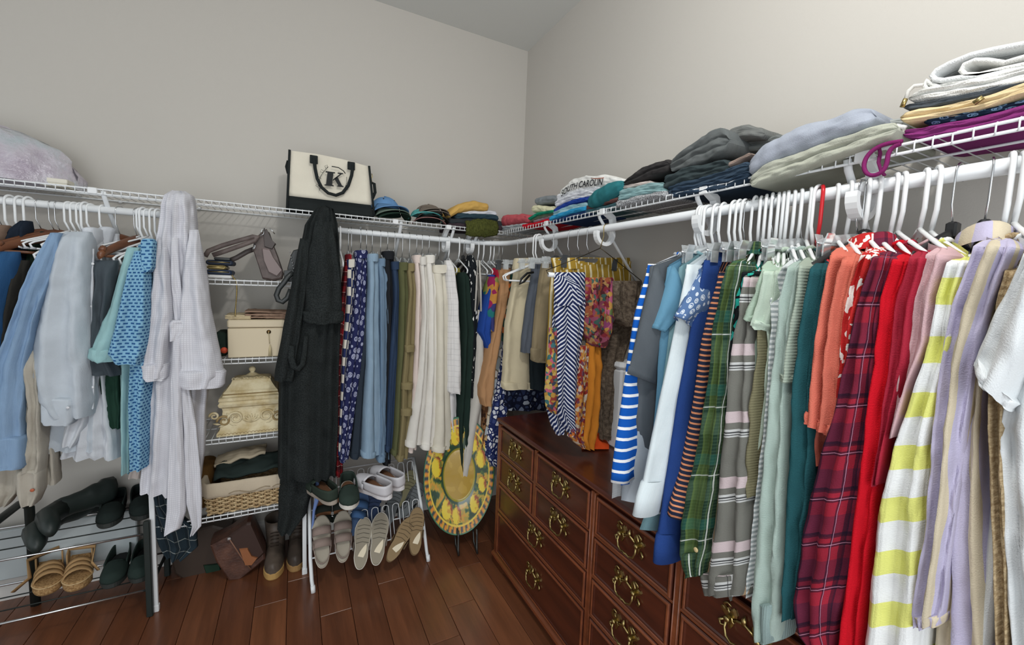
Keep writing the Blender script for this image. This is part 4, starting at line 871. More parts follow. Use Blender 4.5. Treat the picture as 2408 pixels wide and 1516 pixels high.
drape('white gauze shirt with long tail', 'shirt', [(612, 1046, 1060), (640, 1044, 1066), (708, 1046, 1075), (819, 1045, 1081), (915, 1044, 1082), (920, 1050, 1080)], -0.36, 0.06, fabric((226, 224, 222), 'plaid', bands=PL(('u', 0.03, 0, 0.12, (200, 198, 198), 0.6), ('v', 0.03, 0, 0.12, (200, 198, 198), 0.6))), 3, 0.01, name='hanging_gauze_shirt', group=AL)
drape('white gauze blouse hem under the gauze shirt', 'blouse', [(900, 1045, 1070), (960, 1046, 1070), (1000, 1052, 1068), (1008, 1056, 1066)], -0.34, 0.05, fabric((214, 212, 212)), 3, 0.008, name='hanging_gauze_blouse', group=AL)
drape('mustard olive blouse strip between white and dark clothes', 'blouse', [(630, 1068, 1080), (700, 1070, 1082), (780, 1072, 1082)], -0.30, 0.05, fabric((150, 140, 70)), 1, 0.004, name='hanging_narrow_blouse', group=AL)
drape('blue and white striped skirt corner above the platter', 'skirt', [(960, 1056, 1068), (1000, 1053, 1072), (1030, 1050, 1077), (1054, 1047, 1081)], -0.335, 0.04, fabric((232, 232, 230), 'stripe', axis='u', b=(44, 78, 150), per=0.016, wid=0.5), 2, 0.006, name='hanging_skirt', group=AL)
drape('dark green knit dress reaching over the platter', 'dress', [(640, 1078, 1094), (652, 1074, 1098), (782, 1078, 1112), (893, 1074, 1104), (1003, 1069, 1098), (1080, 1070, 1094), (1118, 1072, 1090)], -0.35, 0.07, fabric((36, 52, 46), rib=0.004, ribax='u', var=0.3), 4, 0.012, name='hanging_dress', group=AL)
drape('black dress with white floral sprays', 'dress', [(600, 1100, 1110), (626, 1096, 1116), (782, 1099, 1119), (870, 1097, 1112), (930, 1097, 1108)], -0.36, 0.06, fabric((28, 32, 36), 'blots', b=(226, 226, 222), scale=48, asp=0.5, th=0.62), 2, 0.006, name='hanging_dress', group=AL)
ov = thing('hanging_dungarees', 'pale grey linen dungarees with thin straps', 'dungarees', onY((1110, 1158), -0.37), AL)
drape('', '', [(728, 1114, 1134), (819, 1110, 1134), (930, 1099, 1133), (1050, 1080, 1110), (1120, 1064, 1100), (1160, 1064, 1099)], -0.37, 0.06, fabric((196, 192, 184)), 2, 0.008, parent=ov, part='leg')
drape('', '', [(728, 1116, 1136), (819, 1114, 1136), (930, 1108, 1138), (1050, 1104, 1140), (1144, 1108, 1134)], -0.345, 0.06, fabric((196, 192, 184)), 2, 0.008, parent=ov, part='leg')
for a, b in (((1121, 612), (1117, 732)), ((1127, 612), (1131, 732))): MB().tube([onY(a, -0.40), onY(((a[0] + b[0]) / 2 + 1, (a[1] + b[1]) / 2), -0.41), onY(b, -0.42)], 0.005, 6, flat=2).build('strap', fabric((196, 192, 184)), ov)
TO = [
 ('royal blue tee with lettered chest near the corner', [(646, 1150, 1162), (690, 1138, 1156), (740, 1126, 1150), (778, 1119, 1147), (800, 1130, 1147), (820, 1138, 1147)], fabric((38, 72, 150)), -0.40),
 ('multicolour patchwork blouse in olive, teal and magenta', [(650, 1148, 1172), (690, 1140, 1166), (733, 1133, 1160), (775, 1140, 1156)], fabric((120, 140, 70), 'cells', pal=[(136, 144, 78), (40, 112, 112), (146, 40, 84), (190, 134, 66), (60, 62, 112)], scale=24, warp=0.03), -0.41),
 ('red and magenta blouse behind the patchwork one', [(630, 1160, 1180), (680, 1156, 1174), (720, 1154, 1170)], fabric((190, 40, 66)), -0.39),
 ('tan tee with knotted hem', [(630, 1172, 1200), (690, 1164, 1190), (757, 1154, 1174), (836, 1138, 1162), (880, 1128, 1158), (905, 1122, 1156), (928, 1122, 1152), (948, 1128, 1148)], fabric((178, 136, 98), wr=1.6), -0.43),
 ('beige patchwork lace tunic', [(650, 1176, 1196), (757, 1160, 1184), (836, 1148, 1176), (955, 1138, 1168), (1026, 1127, 1156)], fabric((200, 190, 170), 'cells', pal=[(206, 196, 176), (150, 156, 156), (190, 160, 110), (214, 206, 196), (176, 184, 190)], scale=15, line=(120, 110, 96), lw=0.05), -0.40),
 ('green floral blouse with orange flowers', [(645, 1182, 1206), (700, 1176, 1198), (752, 1172, 1190), (800, 1172, 1186)], fabric((44, 88, 76), 'cells', pal=[(40, 84, 72), (50, 96, 84), (40, 76, 70), (222, 120, 60), (230, 210, 190)], scale=24, warp=0.02), -0.42),
 ('brown leopard print blouse under the tan knot', [(850, 1130, 1150), (940, 1128, 1148), (1000, 1126, 1142), (1046, 1117, 1130)], fabric((110, 74, 46), 'cells', pal=[(120, 84, 54), (60, 40, 30), (150, 110, 74), (90, 60, 40)], scale=46), -0.38),
 ('navy blouse with white shell print', [(780, 1180, 1192), (850, 1172, 1190), (915, 1159, 1189), (1014, 1140, 1184), (1066, 1137, 1170), (1086, 1146, 1166)], fabric((226, 228, 234), 'cells', pal=[(226, 228, 234), (214, 218, 228), (60, 72, 120), (232, 232, 236)], scale=42, line=(34, 44, 92), lw=0.13), -0.44),
 ('teal and brown blouse hem low in the corner', [(980, 1130, 1146), (1030, 1128, 1144), (1064, 1130, 1142)], fabric((44, 120, 116)), -0.37),
]
for i, (lab, rows, m, y) in enumerate(TO): drape(lab, 'blouse', rows, y, 0.07, m, 3, 0.009, name='hanging_blouse', group=AL, seed=i)
for px, k, lab in ((800, 'white', 'white notched hanger just right of the black gown'), (1055, 'white', 'white hanger over the gauze shirt'), (1079, 'white', 'white hanger over the dark green knit dress'), (1124, 'white', 'white hanger over the grey dungarees'), (1136, 'white', 'white hanger right of the dungarees straps'), (1152, 'white', 'white hanger over the royal blue tee'), (1160, 'white', 'white hanger over the patchwork blouse'), (1090, 'black', 'black hanger over the floral spray dress'), (1106, 'black', 'black hanger left of the dungarees'), (1172, 'clear', 'clear clip hanger over the tan tee'), (1180, 'clear', 'clear clip hanger over the lace tunic')):
    h = hanger(k, rodA(px), Vector((0, -1, 0)), '', lab=lab); h.scale = (0.75, 1, 0.9)
# ---------------------------------------------------------------- corner end of the right rod
BR = 'garments on the right wall rod'
drape('navy print skirt hanging behind the beige capri trousers', 'skirt', [(880, 1188, 1290), (915, 1186, 1290), (945, 1184, 1286), (962, 1186, 1284)], -0.50, 0.03, fabric((44, 54, 84), 'cells', pal=[(44, 54, 84), (170, 176, 186), (60, 70, 100), (110, 120, 140)], scale=36, line=(24, 28, 48), lw=0.14), 5, 0.01, name='hanging_skirt', group=BR)
cap = thing('hanging_trousers', 'beige cotton capri trousers on a chrome clip hanger', 'trousers', onY((1215, 912), -0.62), BR)
fb = fabric((206, 194, 164))
drape('', '', [(612, 1213, 1262), (640, 1209, 1262), (757, 1188, 1252), (850, 1184, 1249), (911, 1181, 1250)], -0.62, 0.035, fb, 3, 0.008, parent=cap, part='legs', power=3.5)
drape('', '', [(607, 1212, 1262), (610, 1210, 1264), (632, 1207, 1264), (636, 1209, 1262)], -0.62, 0.03, fb, 1, 0.003, parent=cap, part='waistband', sub=1, power=3.5, topth=1)
drape('', '', [(896, 1181, 1250), (900, 1180, 1251), (910, 1180, 1251), (913, 1182, 1249)], -0.62, 0.037, fb, 2, 0.006, parent=cap, part='hem', sub=1, power=3.5, topth=1)
drape('navy linen shorts with dark belt next to the capri trousers', 'shorts', [(614, 1250, 1276), (650, 1250, 1274), (717, 1238, 1262), (790, 1228, 1256), (828, 1226, 1250)], -0.70, 0.03, fabric((92, 98, 108)), 2, 0.006, name='hanging_shorts', group=BR)
drape('black trousers between the beige and khaki pairs', 'trousers', [(612, 1256, 1282), (700, 1250, 1278), (850, 1246, 1284), (914, 1248, 1284)], -0.66, 0.035, fabric((34, 42, 46)), 3, 0.008, name='hanging_trousers', group=BR)
kh = thing('hanging_shorts', 'khaki shorts with rolled cuffs', 'shorts', onY((1270, 850), -0.80), BR); fk = fabric((150, 136, 108), wr=1.2)
drape('', '', [(610, 1276, 1304), (640, 1272, 1305), (717, 1262, 1304), (800, 1254, 1294), (846, 1252, 1288)], -0.80, 0.03, fk, 3, 0.008, parent=kh, part='body', power=3)
drape('', '', [(818, 1252, 1290), (822, 1250, 1292), (846, 1250, 1290), (850, 1254, 1286)], -0.80, 0.034, fk, 2, 0.006, parent=kh, part='rolled_cuff', sub=1, topth=1)
MB().tube([onY(q, -0.74) for q in ((1255, 640), (1240, 642), (1226, 655), (1222, 668), (1232, 662), (1246, 646))], 0.006, 6, flat=0.5).build('belt_tail', BLKP, kh)
f_must = fabric((166, 134, 52), 'stripe', axis='u', b=(224, 212, 176), per=0.062, wid=0.16, d=(224, 212, 176), doff=0.4, dwid=0.08)
yM = -1.12
mu = thing('hanging_trousers', 'mustard yellow striped trousers clipped flat to a hanger', 'trousers', onY((1390, 662), yM), BR)
drape('', '', [(614, 1301, 1478), (626, 1301, 1478), (640, 1302, 1480), (690, 1300, 1482), (760, 1300, 1480), (800, 1300, 1470)], yM + 0.03, 0.012, f_must, 12, 0.006, parent=mu, part='body', power=5, n=60, topth=1)
drape('', '', [(606, 1300, 1479), (608, 1299, 1480), (630, 1299, 1480), (632, 1300, 1478)], yM + 0.03, 0.015, f_must, 9, 0.003, parent=mu, part='waistband', power=5, n=60, sub=1, topth=1)
drape('', '', [(640, 1296, 1312), (700, 1292, 1312), (800, 1288, 1306), (880, 1284, 1302)], yM + 0.0, 0.012, f_must, 2, 0.004, parent=mu, part='leg', power=3)
for px, k, lab in ((1225, 'chrome', 'chrome clip hanger holding the beige capri trousers'), (1262, 'white', 'white hanger above the khaki shorts, left one'), (1268, 'white', 'white hanger above the khaki shorts, right one'), (1244, 'clear', 'clear clip hanger behind the capri trousers'), (1285, 'clear', 'clear clip hanger above the khaki shorts'), (1310, 'clear', 'clear clip hanger left of the mustard trousers'), (1345, 'clear', 'clear clip hanger behind the mustard trousers'), (1368, 'chrome', 'chrome clip hanger behind the mustard trousers'), (1390, 'chrome', 'chrome clip hanger holding the mustard striped trousers')):
    h = hanger(k, rodB(px), Vector((-1, 0, 0)), '', lab=lab)
# scarf hanger: bent wire with a white tube
yS = -1.20
wh = thing('wire_hanger', 'wire hanger with white cardboard tube carrying scarves', 'hanger', onY((1412, 540), yS))
hk = rodB(1412); hk.y = yS; nk = onY((1412, 583), yS)
MB().tube([hk + Vector((0.016, 0, -0.01))] + arc(hk, 0.017, 0, PI, 8) + [hk + Vector((-0.014, 0, -0.03)), nk], 0.0016, 6).build('hook', BRASS, wh)
tl, tr = onY((1290, 645), yS), onY((1512, 676), yS)
MB().tube([nk, onY((1360, 606), yS), onY((1284, 636), yS), tl], 0.0016, 6).build('wire', plain((70, 60, 44), 0.4, 0.5, 0.8), wh)
MB().tube([nk, onY((1440, 605), yS), onY((1508, 660), yS), tr], 0.0016, 6).build('wire', plain((70, 60, 44), 0.4, 0.5, 0.8), wh)
MB().tube([tl, tr], 0.009, 12).build('tube', WPLAS, wh)
SC = 'scarves on the wire hanger'
f_chev = fabric((34, 44, 84), 'chevron', b=(214, 216, 224), per=0.017, wid=0.4, zig=0.13, slope=0.8)
sc = thing('hanging_scarf', 'navy scarf with white chevron stripes', 'scarf', onY((1320, 1018), yS), SC)
drape('', '', [(640, 1306, 1374), (650, 1305, 1375), (717, 1304, 1373), (797, 1307, 1368), (880, 1300, 1362), (955, 1300, 1357), (990, 1318, 1356), (1016, 1334, 1350)], yS - 0.012, 0.02, f_chev, 4, 0.007, parent=sc, part='front_fall', topth=0.9)
drape('', '', [(740, 1300, 1330), (850, 1290, 1330), (915, 1284, 1326), (965, 1286, 1326), (1000, 1296, 1326), (1020, 1308, 1322)], yS + 0.012, 0.014, f_chev, 3, 0.006, parent=sc, part='back_fall')
drape('', '', [(648, 1303, 1336), (670, 1302, 1362), (700, 1305, 1372), (718, 1310, 1371)], yS - 0.028, 0.008, f_chev, 3, 0.004, parent=sc, part='corner_fold')
f_emb = fabric((190, 150, 60), 'cells', pal=[(170, 132, 62), (60, 104, 106), (176, 90, 108), (60, 66, 80), (184, 158, 88), (140, 62, 54)], scale=75, warp=0.01)
drape('embroidered scarf end with pink roses beside the chevron scarf', 'scarf', [(770, 1291, 1310), (830, 1290, 1310), (880, 1284, 1312), (920, 1281, 1318), (955, 1284, 1316), (970, 1294, 1310)], yS - 0.02, 0.012, f_emb, 2, 0.005, name='hanging_scarf', group=SC)
f_flor = fabric((130, 50, 60), 'cells', pal=[(130, 46, 56), (84, 40, 46), (64, 92, 84), (150, 84, 56), (168, 130, 84), (140, 72, 92)], scale=70, warp=0.02)
sf = thing('hanging_scarf', 'crimson and green rose print scarf looped over the tube', 'scarf', onY((1405, 812), yS), SC)
drape('', '', [(652, 1372, 1440), (660, 1371, 1441), (710, 1370, 1440), (757, 1372, 1441), (785, 1374, 1436), (806, 1382, 1424), (814, 1392, 1412)], yS - 0.012, 0.03, f_flor, 5, 0.014, parent=sf, part='loop', topth=0.9)
drape('', '', [(660, 1428, 1440), (720, 1424, 1442), (772, 1420, 1441), (782, 1426, 1438)], yS - 0.042, 0.006, fabric((170, 90, 120), 'cells', pal=[(190, 100, 130), (140, 70, 110), (110, 130, 80), (200, 150, 80)], scale=34, warp=0.03), 2, 0.004, parent=sf, part='fringe_edge')
f_or = fabric((196, 124, 44), wr=1.4); f_orp = fabric((190, 80, 40), 'cells', pal=[(186, 104, 48), (138, 46, 40), (190, 138, 72), (110, 66, 82), (196, 180, 160)], scale=80, warp=0.012)
so = thing('hanging_scarf', 'orange scarf with patterned border trailing onto the dresser', 'scarf', onZ((1385, 1050), 0.776), SC)
drape('', '', [(806, 1378, 1412), (860, 1374, 1412), (940, 1366, 1409), (1000, 1360, 1404), (1030, 1350, 1400), (1052, 1366, 1392)], yS - 0.004, 0.022, f_or, 5, 0.012, parent=so, part='fall')
drape('', '', [(812, 1365, 1384), (915, 1356, 1380), (994, 1345, 1374), (1024, 1334, 1372), (1040, 1350, 1374), (1052, 1366, 1376)], yS - 0.02, 0.012, f_orp, 2, 0.006, parent=so, part='border')
def puddle(u, v):
    p = onZ((lerp(1368, 1432, u), lerp(1020, 1058, v)), 0.776); e = math.sin(PI * u) * math.sin(PI * v)
    return p + Vector((0, 0, 0.004 + 0.03 * e ** 0.6 * (0.7 + 0.5 * nz(u * 6, v * 6))))
MB().grid(puddle, 14, 10, 0.2, 0.15).build('trailing_end', fabric((226, 84, 36), wr=1.2), so)
f_gt = fabric((128, 114, 98), 'speck', b=(84, 72, 62), scale=70, var=0.3, rib=0.005, ribax='u', wr=1.6)
sg = thing('hanging_scarf', 'grey brown bouclé scarf with rust flecks', 'scarf', onY((1424, 1032), yS), SC)
drape('', '', [(660, 1432, 1500), (668, 1430, 1504), (710, 1432, 1500), (750, 1442, 1494), (766, 1456, 1484)], yS - 0.012, 0.03, f_gt, 4, 0.012, parent=sg, part='loop', topth=0.9)
drape('', '', [(690, 1420, 1500), (781, 1413, 1486), (860, 1412, 1460), (915, 1411, 1450), (980, 1409, 1444), (1032, 1410, 1440)], yS + 0.05, 0.018, f_gt, 5, 0.012, parent=sg, part='fall')
# white appliance standing on the dresser
ap = thing('air_purifier', 'white plastic appliance on the dresser behind the striped top', 'appliance', (-0.2, -1.3, 0.774))
A0 = onZ((1439, 1052), 0.774); ax, ay = A0.x, A0.y
hA = onY((1440, 852), ay).z
MB().bbox((ax, ay - 0.03, 0.774), (ax + 0.15, ay + 0.06, hA - 0.03), 0.008).build('housing', plain((214, 216, 218), 0.35), ap)
MB().bbox((ax - 0.004, ay - 0.034, hA - 0.032), (ax + 0.154, ay + 0.064, hA), 0.014).build('lid', plain((222, 224, 226), 0.3), ap)
MB().bbox((ax + 0.05, ay - 0.036, hA - 0.085), (ax + 0.10, ay - 0.028, hA - 0.025), 0.003).build('control_panel', BLKP, ap)
MB().tube([(ax + 0.06, ay - 0.034, hA - 0.05), (ax + 0.06, ay - 0.04, hA - 0.05)], 0.007, 10).build('button', plain((200, 60, 40), 0.4), ap)
# ---------------------------------------------------------------- folded clothes on the right shelf
SHELF_TOP = ZS + 0.017 + 0.0045
def folded(label, pts, th, mat, x0=-0.27, depth=0.22, lobes=2, nm='folded_garment', cat='folded clothes', group='folded clothes on the right shelf', seed=0, axis='B', rise=0.0, ny=22, bulge=1.0):
    """soft folded cloth: pts = front edge centre line in pixels, th = thickness in pixels (number or list)"""
    P = [onX(q, x0) if axis == 'B' else onY(q, x0) for q in pts]; cum = [0.0]
    ths = th if isinstance(th, list) else [th] * len(pts)
    T = []
    for q, p, tp in zip(pts, P, ths):
        a = onX((q[0], q[1] - tp / 2), x0) if axis == 'B' else onY((q[0], q[1] - tp / 2), x0); b = onX((q[0], q[1] + tp / 2), x0) if axis == 'B' else onY((q[0], q[1] + tp / 2), x0)
        T.append((a - b).length)
    for a, b in zip(P, P[1:]): cum.append(cum[-1] + (b - a).length)
    L = cum[-1]; D = Vector((1, 0, 0)) if axis == 'B' else Vector((0, 1, 0)); random.seed(seed + int(pts[0][0])); ph = random.random() * 30
    rings = []; n = max(ny, int(L / 0.007)); n = min(n, 90)
    for i in range(n + 1):
        s = i / n * L; c = Vector([interp(list(zip(cum, [p[k] for p in P])), s) for k in range(3)]); h = interp(list(zip(cum, T)), s) / 2
        e = min(1, min(s, L - s) / (max(0.012, h * 0.7))); k_ = (1 - (1 - e) ** 2) ** 0.5; hh = h * (0.22 + 0.78 * k_)
        dd = depth * (0.86 + 0.14 * k_) * (1 + 0.06 * nz(s * 9, ph)); ring = []
        zoff = 0.12 * h * nz(s * 14, ph, 2.0)
        m = 10 * lobes
        for j in range(m + 1):                                    # front lobes, bottom to top
            v = j / m; lob = (v * lobes) % 1.0; bul = math.sin(PI * min(1, max(0, lob))) ** 0.5 if 0 < j < m else 0
            xx = -(0.45 * hh / lobes * 2) * bul * bulge + 0.006 * nz(s * 26, v * 5, ph) + 0.004 * nz(s * 60, v * 9, ph)
            ring.append(c + D * xx + Vector((0, 0, (-hh + 2 * hh * v) + zoff + 0.18 * hh * nz(s * 24, v * 2, ph + 4) * (1 if 0 < j else 0))))
        for j, f in enumerate((0.25, 0.55, 0.85, 1.0)): ring.append(c + D * dd * f + Vector((0, 0, hh * (1 - 0.16 * f + 0.22 * nz(s * 22, f * 5, ph)) + rise * f + zoff)))
        for j, f in enumerate((1.0, 0.85, 0.5, 0.2)): ring.append(c + D * dd * f + Vector((0, 0, -hh + (rise * 0.0) * f + zoff)))
        rings.append(ring)
    mb = MB().loft(rings, True, True)
    return single(mb, nm, mat, label, cat, group)
FS = [
 ('pale grey towel at the corner end of the shelf', [(1177, 538), (1200, 535), (1242, 530)], 12, (178, 184, 186), -0.25, 2),
 ('coral pink folded towel behind the pale grey one', [(1187, 521), (1215, 516), (1249, 513)], [30, 24, 20], (206, 96, 104), -0.20, 1),
 ('bright red folded tee', [(1230, 532), (1256, 528), (1292, 518)], 9, (206, 26, 44), -0.27, 1),
 ('rose grey folded tee above the bright red one', [(1255, 521), (1280, 515), (1302, 509)], 7, (150, 130, 140), -0.25, 1),
 ('olive grey folded tee in the first stack', [(1248, 517), (1272, 508), (1304, 502)], 11, (104, 116, 96), -0.25, 2),
 ('emerald green folded tee in the first stack', [(1243, 515), (1264, 503), (1302, 496)], 6, (34, 150, 118), -0.26, 1),
 ('cream folded knit in the first stack', [(1254, 491), (1280, 492), (1306, 494)], 17, (222, 218, 184), -0.24, 1),
 ('mid grey folded sweater topping the first stack', [(1263, 474), (1286, 470), (1314, 468)], 19, (132, 138, 142), -0.22, 1),
 ('navy folded tee at the bottom of the blue stack', [(1300, 520), (1340, 509), (1388, 497)], 10, (38, 62, 104), -0.27, 1),
 ('bright sky blue folded tee', [(1294, 515), (1318, 506), (1342, 498), (1380, 489)], 11, (52, 150, 196), -0.275, 1),
 ('pale aqua folded tee', [(1302, 503), (1345, 488), (1382, 482)], 14, (160, 196, 204), -0.265, 2),
 ('royal blue folded tee', [(1304, 496), (1325, 484), (1348, 474), (1392, 466)], 11, (44, 74, 160), -0.265, 1),
 ('slate blue folded tee under the white shirts', [(1345, 471), (1370, 464), (1394, 459)], 9, (84, 98, 122), -0.26, 1),
 ('white folded shirt in the middle stack, lower one', [(1306, 479), (1336, 466), (1362, 460), (1412, 452)], 16, (216, 218, 224), -0.265, 2),
 ('white folded shirt in the middle stack, upper one', [(1312, 466), (1345, 453), (1372, 448), (1416, 443)], 15, (224, 226, 230), -0.255, 1),
 ('dark teal folded tee under the crumpled jersey', [(1378, 498), (1420, 488), (1457, 479)], 9, (70, 102, 108), -0.27, 1),
 ('brown maroon folded tee under the crumpled jersey', [(1380, 489), (1412, 478), (1454, 468)], 10, (110, 76, 72), -0.272, 1),
 ('black and white speckled folded knit', [(1452, 481), (1500, 469), (1570, 455)], 17, None, -0.275, 1),
 ('seafoam folded fleece, lower one', [(1456, 466), (1510, 453), (1568, 447)], 13, (142, 176, 178), -0.27, 1),
 ('seafoam folded fleece, upper one', [(1456, 453), (1490, 448), (1530, 438), (1566, 436)], 15, (138, 170, 172), -0.265, 1),
 ('thin blush folded tee under the black jacket', [(1460, 442), (1496, 435), (1532, 428)], 9, (206, 194, 188), -0.26, 1),
 ('black folded jacket lying over the seafoam fleeces', [(1466, 432), (1500, 415), (1540, 398), (1576, 386)], [12, 28, 34, 30], (58, 56, 56), -0.26, 2),
 ('navy folded jeans at the bottom of the charcoal stack', [(1580, 453), (1650, 442), (1715, 430), (1766, 410)], 22, (50, 66, 84), -0.275, 2),
 ('slate blue folded jeans in the charcoal stack', [(1572, 447), (1640, 430), (1700, 411), (1762, 390)], 24, (58, 74, 90), -0.268, 2),
 ('taupe folded tee edge in the charcoal stack', [(1632, 418), (1680, 404), (1722, 384), (1768, 362)], 11, (158, 140, 130), -0.262, 1),
 ('dark charcoal folded fleece in the charcoal stack', [(1564, 432), (1600, 413), (1650, 403), (1712, 388)], 32, (58, 68, 70), -0.27, 2),
 ('grey folded jersey behind the heather sweatpants', [(1735, 345), (1790, 340), (1840, 328)], 28, (112, 116, 114), -0.17, 2),
 ('pale sage folded sweatpants overhanging the shelf edge', [(1765, 428), (1800, 408), (1880, 380), (1960, 350), (2050, 320), (2112, 303)], [30, 42, 44, 44, 42, 34], (176, 178, 164), -0.30, 2),
 ('heather grey folded sweatpants on the sage pair', [(1766, 397), (1800, 372), (1850, 346), (1920, 320), (2000, 290), (2062, 276)], [40, 60, 66, 64, 62, 40], (162, 168, 180), -0.285, 1),
 ('grey folded sweatshirt left of the purple cloth', [(2060, 300), (2090, 295), (2125, 288)], 26, (160, 164, 162), -0.22, 2),
 ('purple magenta folded cloth spread on the shelf', [(2122, 314), (2170, 314), (2250, 299), (2340, 281), (2408, 263), (2480, 243)], [18, 26, 28, 30, 32, 34], (130, 52, 112), -0.27, 2),
 ('navy paisley folded cloth above the purple one', [(2174, 288), (2240, 277), (2330, 260), (2408, 243), (2480, 226)], 17, 'pais', -0.262, 1),
 ('cream yellow folded cloth in the near stack', [(2118, 279), (2160, 271), (2250, 256), (2340, 233), (2408, 211), (2480, 190)], [24, 28, 28, 30, 32, 34], (222, 200, 158), -0.27, 2),
 ('charcoal folded cloth under the white sherpa', [(2126, 253), (2200, 243), (2300, 223), (2408, 196), (2480, 178)], 15, (76, 82, 88), -0.262, 1),
 ('white sherpa throw, lower fold', [(2138, 232), (2180, 219), (2250, 209), (2330, 193), (2408, 177), (2480, 162)], [22, 30, 34, 36, 38, 40], 'sherpa', -0.262, 2),
]
SPEC = {None: fabric((52, 54, 58), 'speck', b=(206, 208, 210), scale=240), 'pais': fabric((32, 46, 66), 'paisley', b=(110, 140, 170), scale=60), 'sherpa': fabric((228, 228, 224), weave=2.2, var=0.12)}
for i, (lab, pts, th, c, x0, lo) in enumerate(FS):
    folded(lab, pts, th, SPEC[c] if (c is None or isinstance(c, str)) else fabric(c, var=0.2, wr=1.0), x0, 0.2 if x0 < -0.2 else 0.14, lo, seed=i)
# large charcoal garment folded over the stack
folded('charcoal grey garment with upturned collar topping its stack', [(1576, 392), (1610, 374), (1650, 352), (1690, 334), (1716, 330)], [28, 44, 62, 66, 50], fabric((98, 102, 102), wr=1.6), -0.265, 0.22, 3, seed=88, bulge=0.8)
folded('grey ribbed sleeve end lying behind the charcoal garment', [(1716, 322), (1760, 312), (1800, 314)], [34, 36, 24], fabric((110, 112, 110), rib=0.004, ribax='u'), -0.2, 0.12, 1, seed=89)
folded('crumpled teal jersey slung over the middle stack', [(1388, 478), (1408, 466), (1436, 452), (1464, 436)], [24, 40, 44, 30], fabric((46, 112, 118), wr=1.8), -0.272, 0.16, 1, seed=90)
# sherpa throw, rolled upper fold
sh = thing('folded_throw', 'white striped sherpa throw, rolled upper fold', 'throw', onX((2300, 165), -0.26), 'folded clothes on the right shelf')
def roll(th0, path, mat, x0, dep, nm, par):
    P = [onX(q, x0) for q in path]; rings = []
    for d in (0.0, 0.004, dep - 0.004, dep):
        w = th0 * (0.6 if d in (0.0, dep) else 1.0); rings.append((d, w))
    mb = MB(); vs = []
    outer = []
    for i, p in enumerate(P):
        t = (P[min(i + 1, len(P) - 1)] - P[max(i - 1, 0)]).normalized(); nrm = Vector((0, -t.z, t.y)); outer.append((p, nrm))
    rr = []
    for p, nrm in outer: rr.append([p + nrm * th0 + Vector((0.003, 0, 0)), p + nrm * th0 * 0.6, p - nrm * th0 * 0.6, p - nrm * th0 + Vector((0.003, 0, 0)), p - nrm * th0 + Vector((dep, 0, 0)), p + nrm * th0 + Vector((dep, 0, 0))])
    return mb.loft(rr, True, True).build(nm, mat, par)
shp = SPEC['sherpa']
roll(0.0045, [(2480, 88), (2408, 101), (2330, 116), (2280, 128), (2230, 148), (2200, 164), (2190, 176), (2196, 186), (2216, 188), (2250, 182), (2300, 176), (2408, 160), (2480, 150)], fabric((226, 228, 228), 'stripe', axis='u', b=(170, 174, 176), per=0.05, wid=0.06, weave=2.0), -0.262, 0.2, 'outer_wrap', sh)
roll(0.004, [(2480, 120), (2408, 132), (2360, 146), (2320, 140), (2290, 140), (2266, 150), (2258, 164), (2268, 174), (2300, 174), (2360, 160), (2408, 150), (2480, 138)], shp, -0.262, 0.2, 'inner_roll', sh)
roll(0.004, [(2480, 160), (2408, 170), (2320, 190), (2250, 204), (2212, 206), (2184, 194), (2178, 188), (2172, 200), (2180, 214), (2230, 216), (2408, 186)], shp, -0.258, 0.2, 'lower_roll', sh)
# drawstrings
single(MB().tube(smooth([onX(q, -0.30) for q in ((2122, 332), (2090, 336), (2062, 346), (2040, 364), (2030, 388), (2036, 408), (2054, 414), (2076, 404), (2086, 384), (2088, 362), (2098, 346), (2118, 338))]), 0.0042, 6), 'drawstring', fabric((124, 40, 96)), 'purple looped drawstring dangling below the shelf edge', 'cord')
single(MB().tube([onX(q, -0.285) for q in ((2066, 342), (2070, 360), (2066, 382), (2072, 402), (2080, 412))], 0.006, 6, flat=0.5), 'drawstring', fabric((118, 40, 92)), 'purple tie end hanging behind the looped drawstring', 'cord')
single(MB().tube([onX(q, -0.29) for q in ((2130, 300), (2110, 296), (2098, 304), (2094, 320))], 0.0042, 6), 'drawstring', fabric((220, 218, 212)), 'white drawstring curled beside the purple cloth', 'cord')
ag = thing('drawstring', 'white drawstring with gold tip in the near stack', 'cord', onX((2130, 230), -0.285))
MB().tube([onX(q, -0.285) for q in ((2170, 200), (2150, 202), (2136, 214), (2130, 234))], 0.0035, 6).build('string', fabric((220, 218, 212)), ag)
MB().tube([onX(q, -0.285) for q in ((2130, 232), (2121, 252))], 0.0042, 8).build('tip', BRASS, ag)
single(MB().tube([onX(q, -0.286) for q in ((2290, 243), (2312, 228))], 0.0045, 8), 'drawstring_tip', BRASS, 'gold drawstring tip on the cream yellow cloth', 'cord')
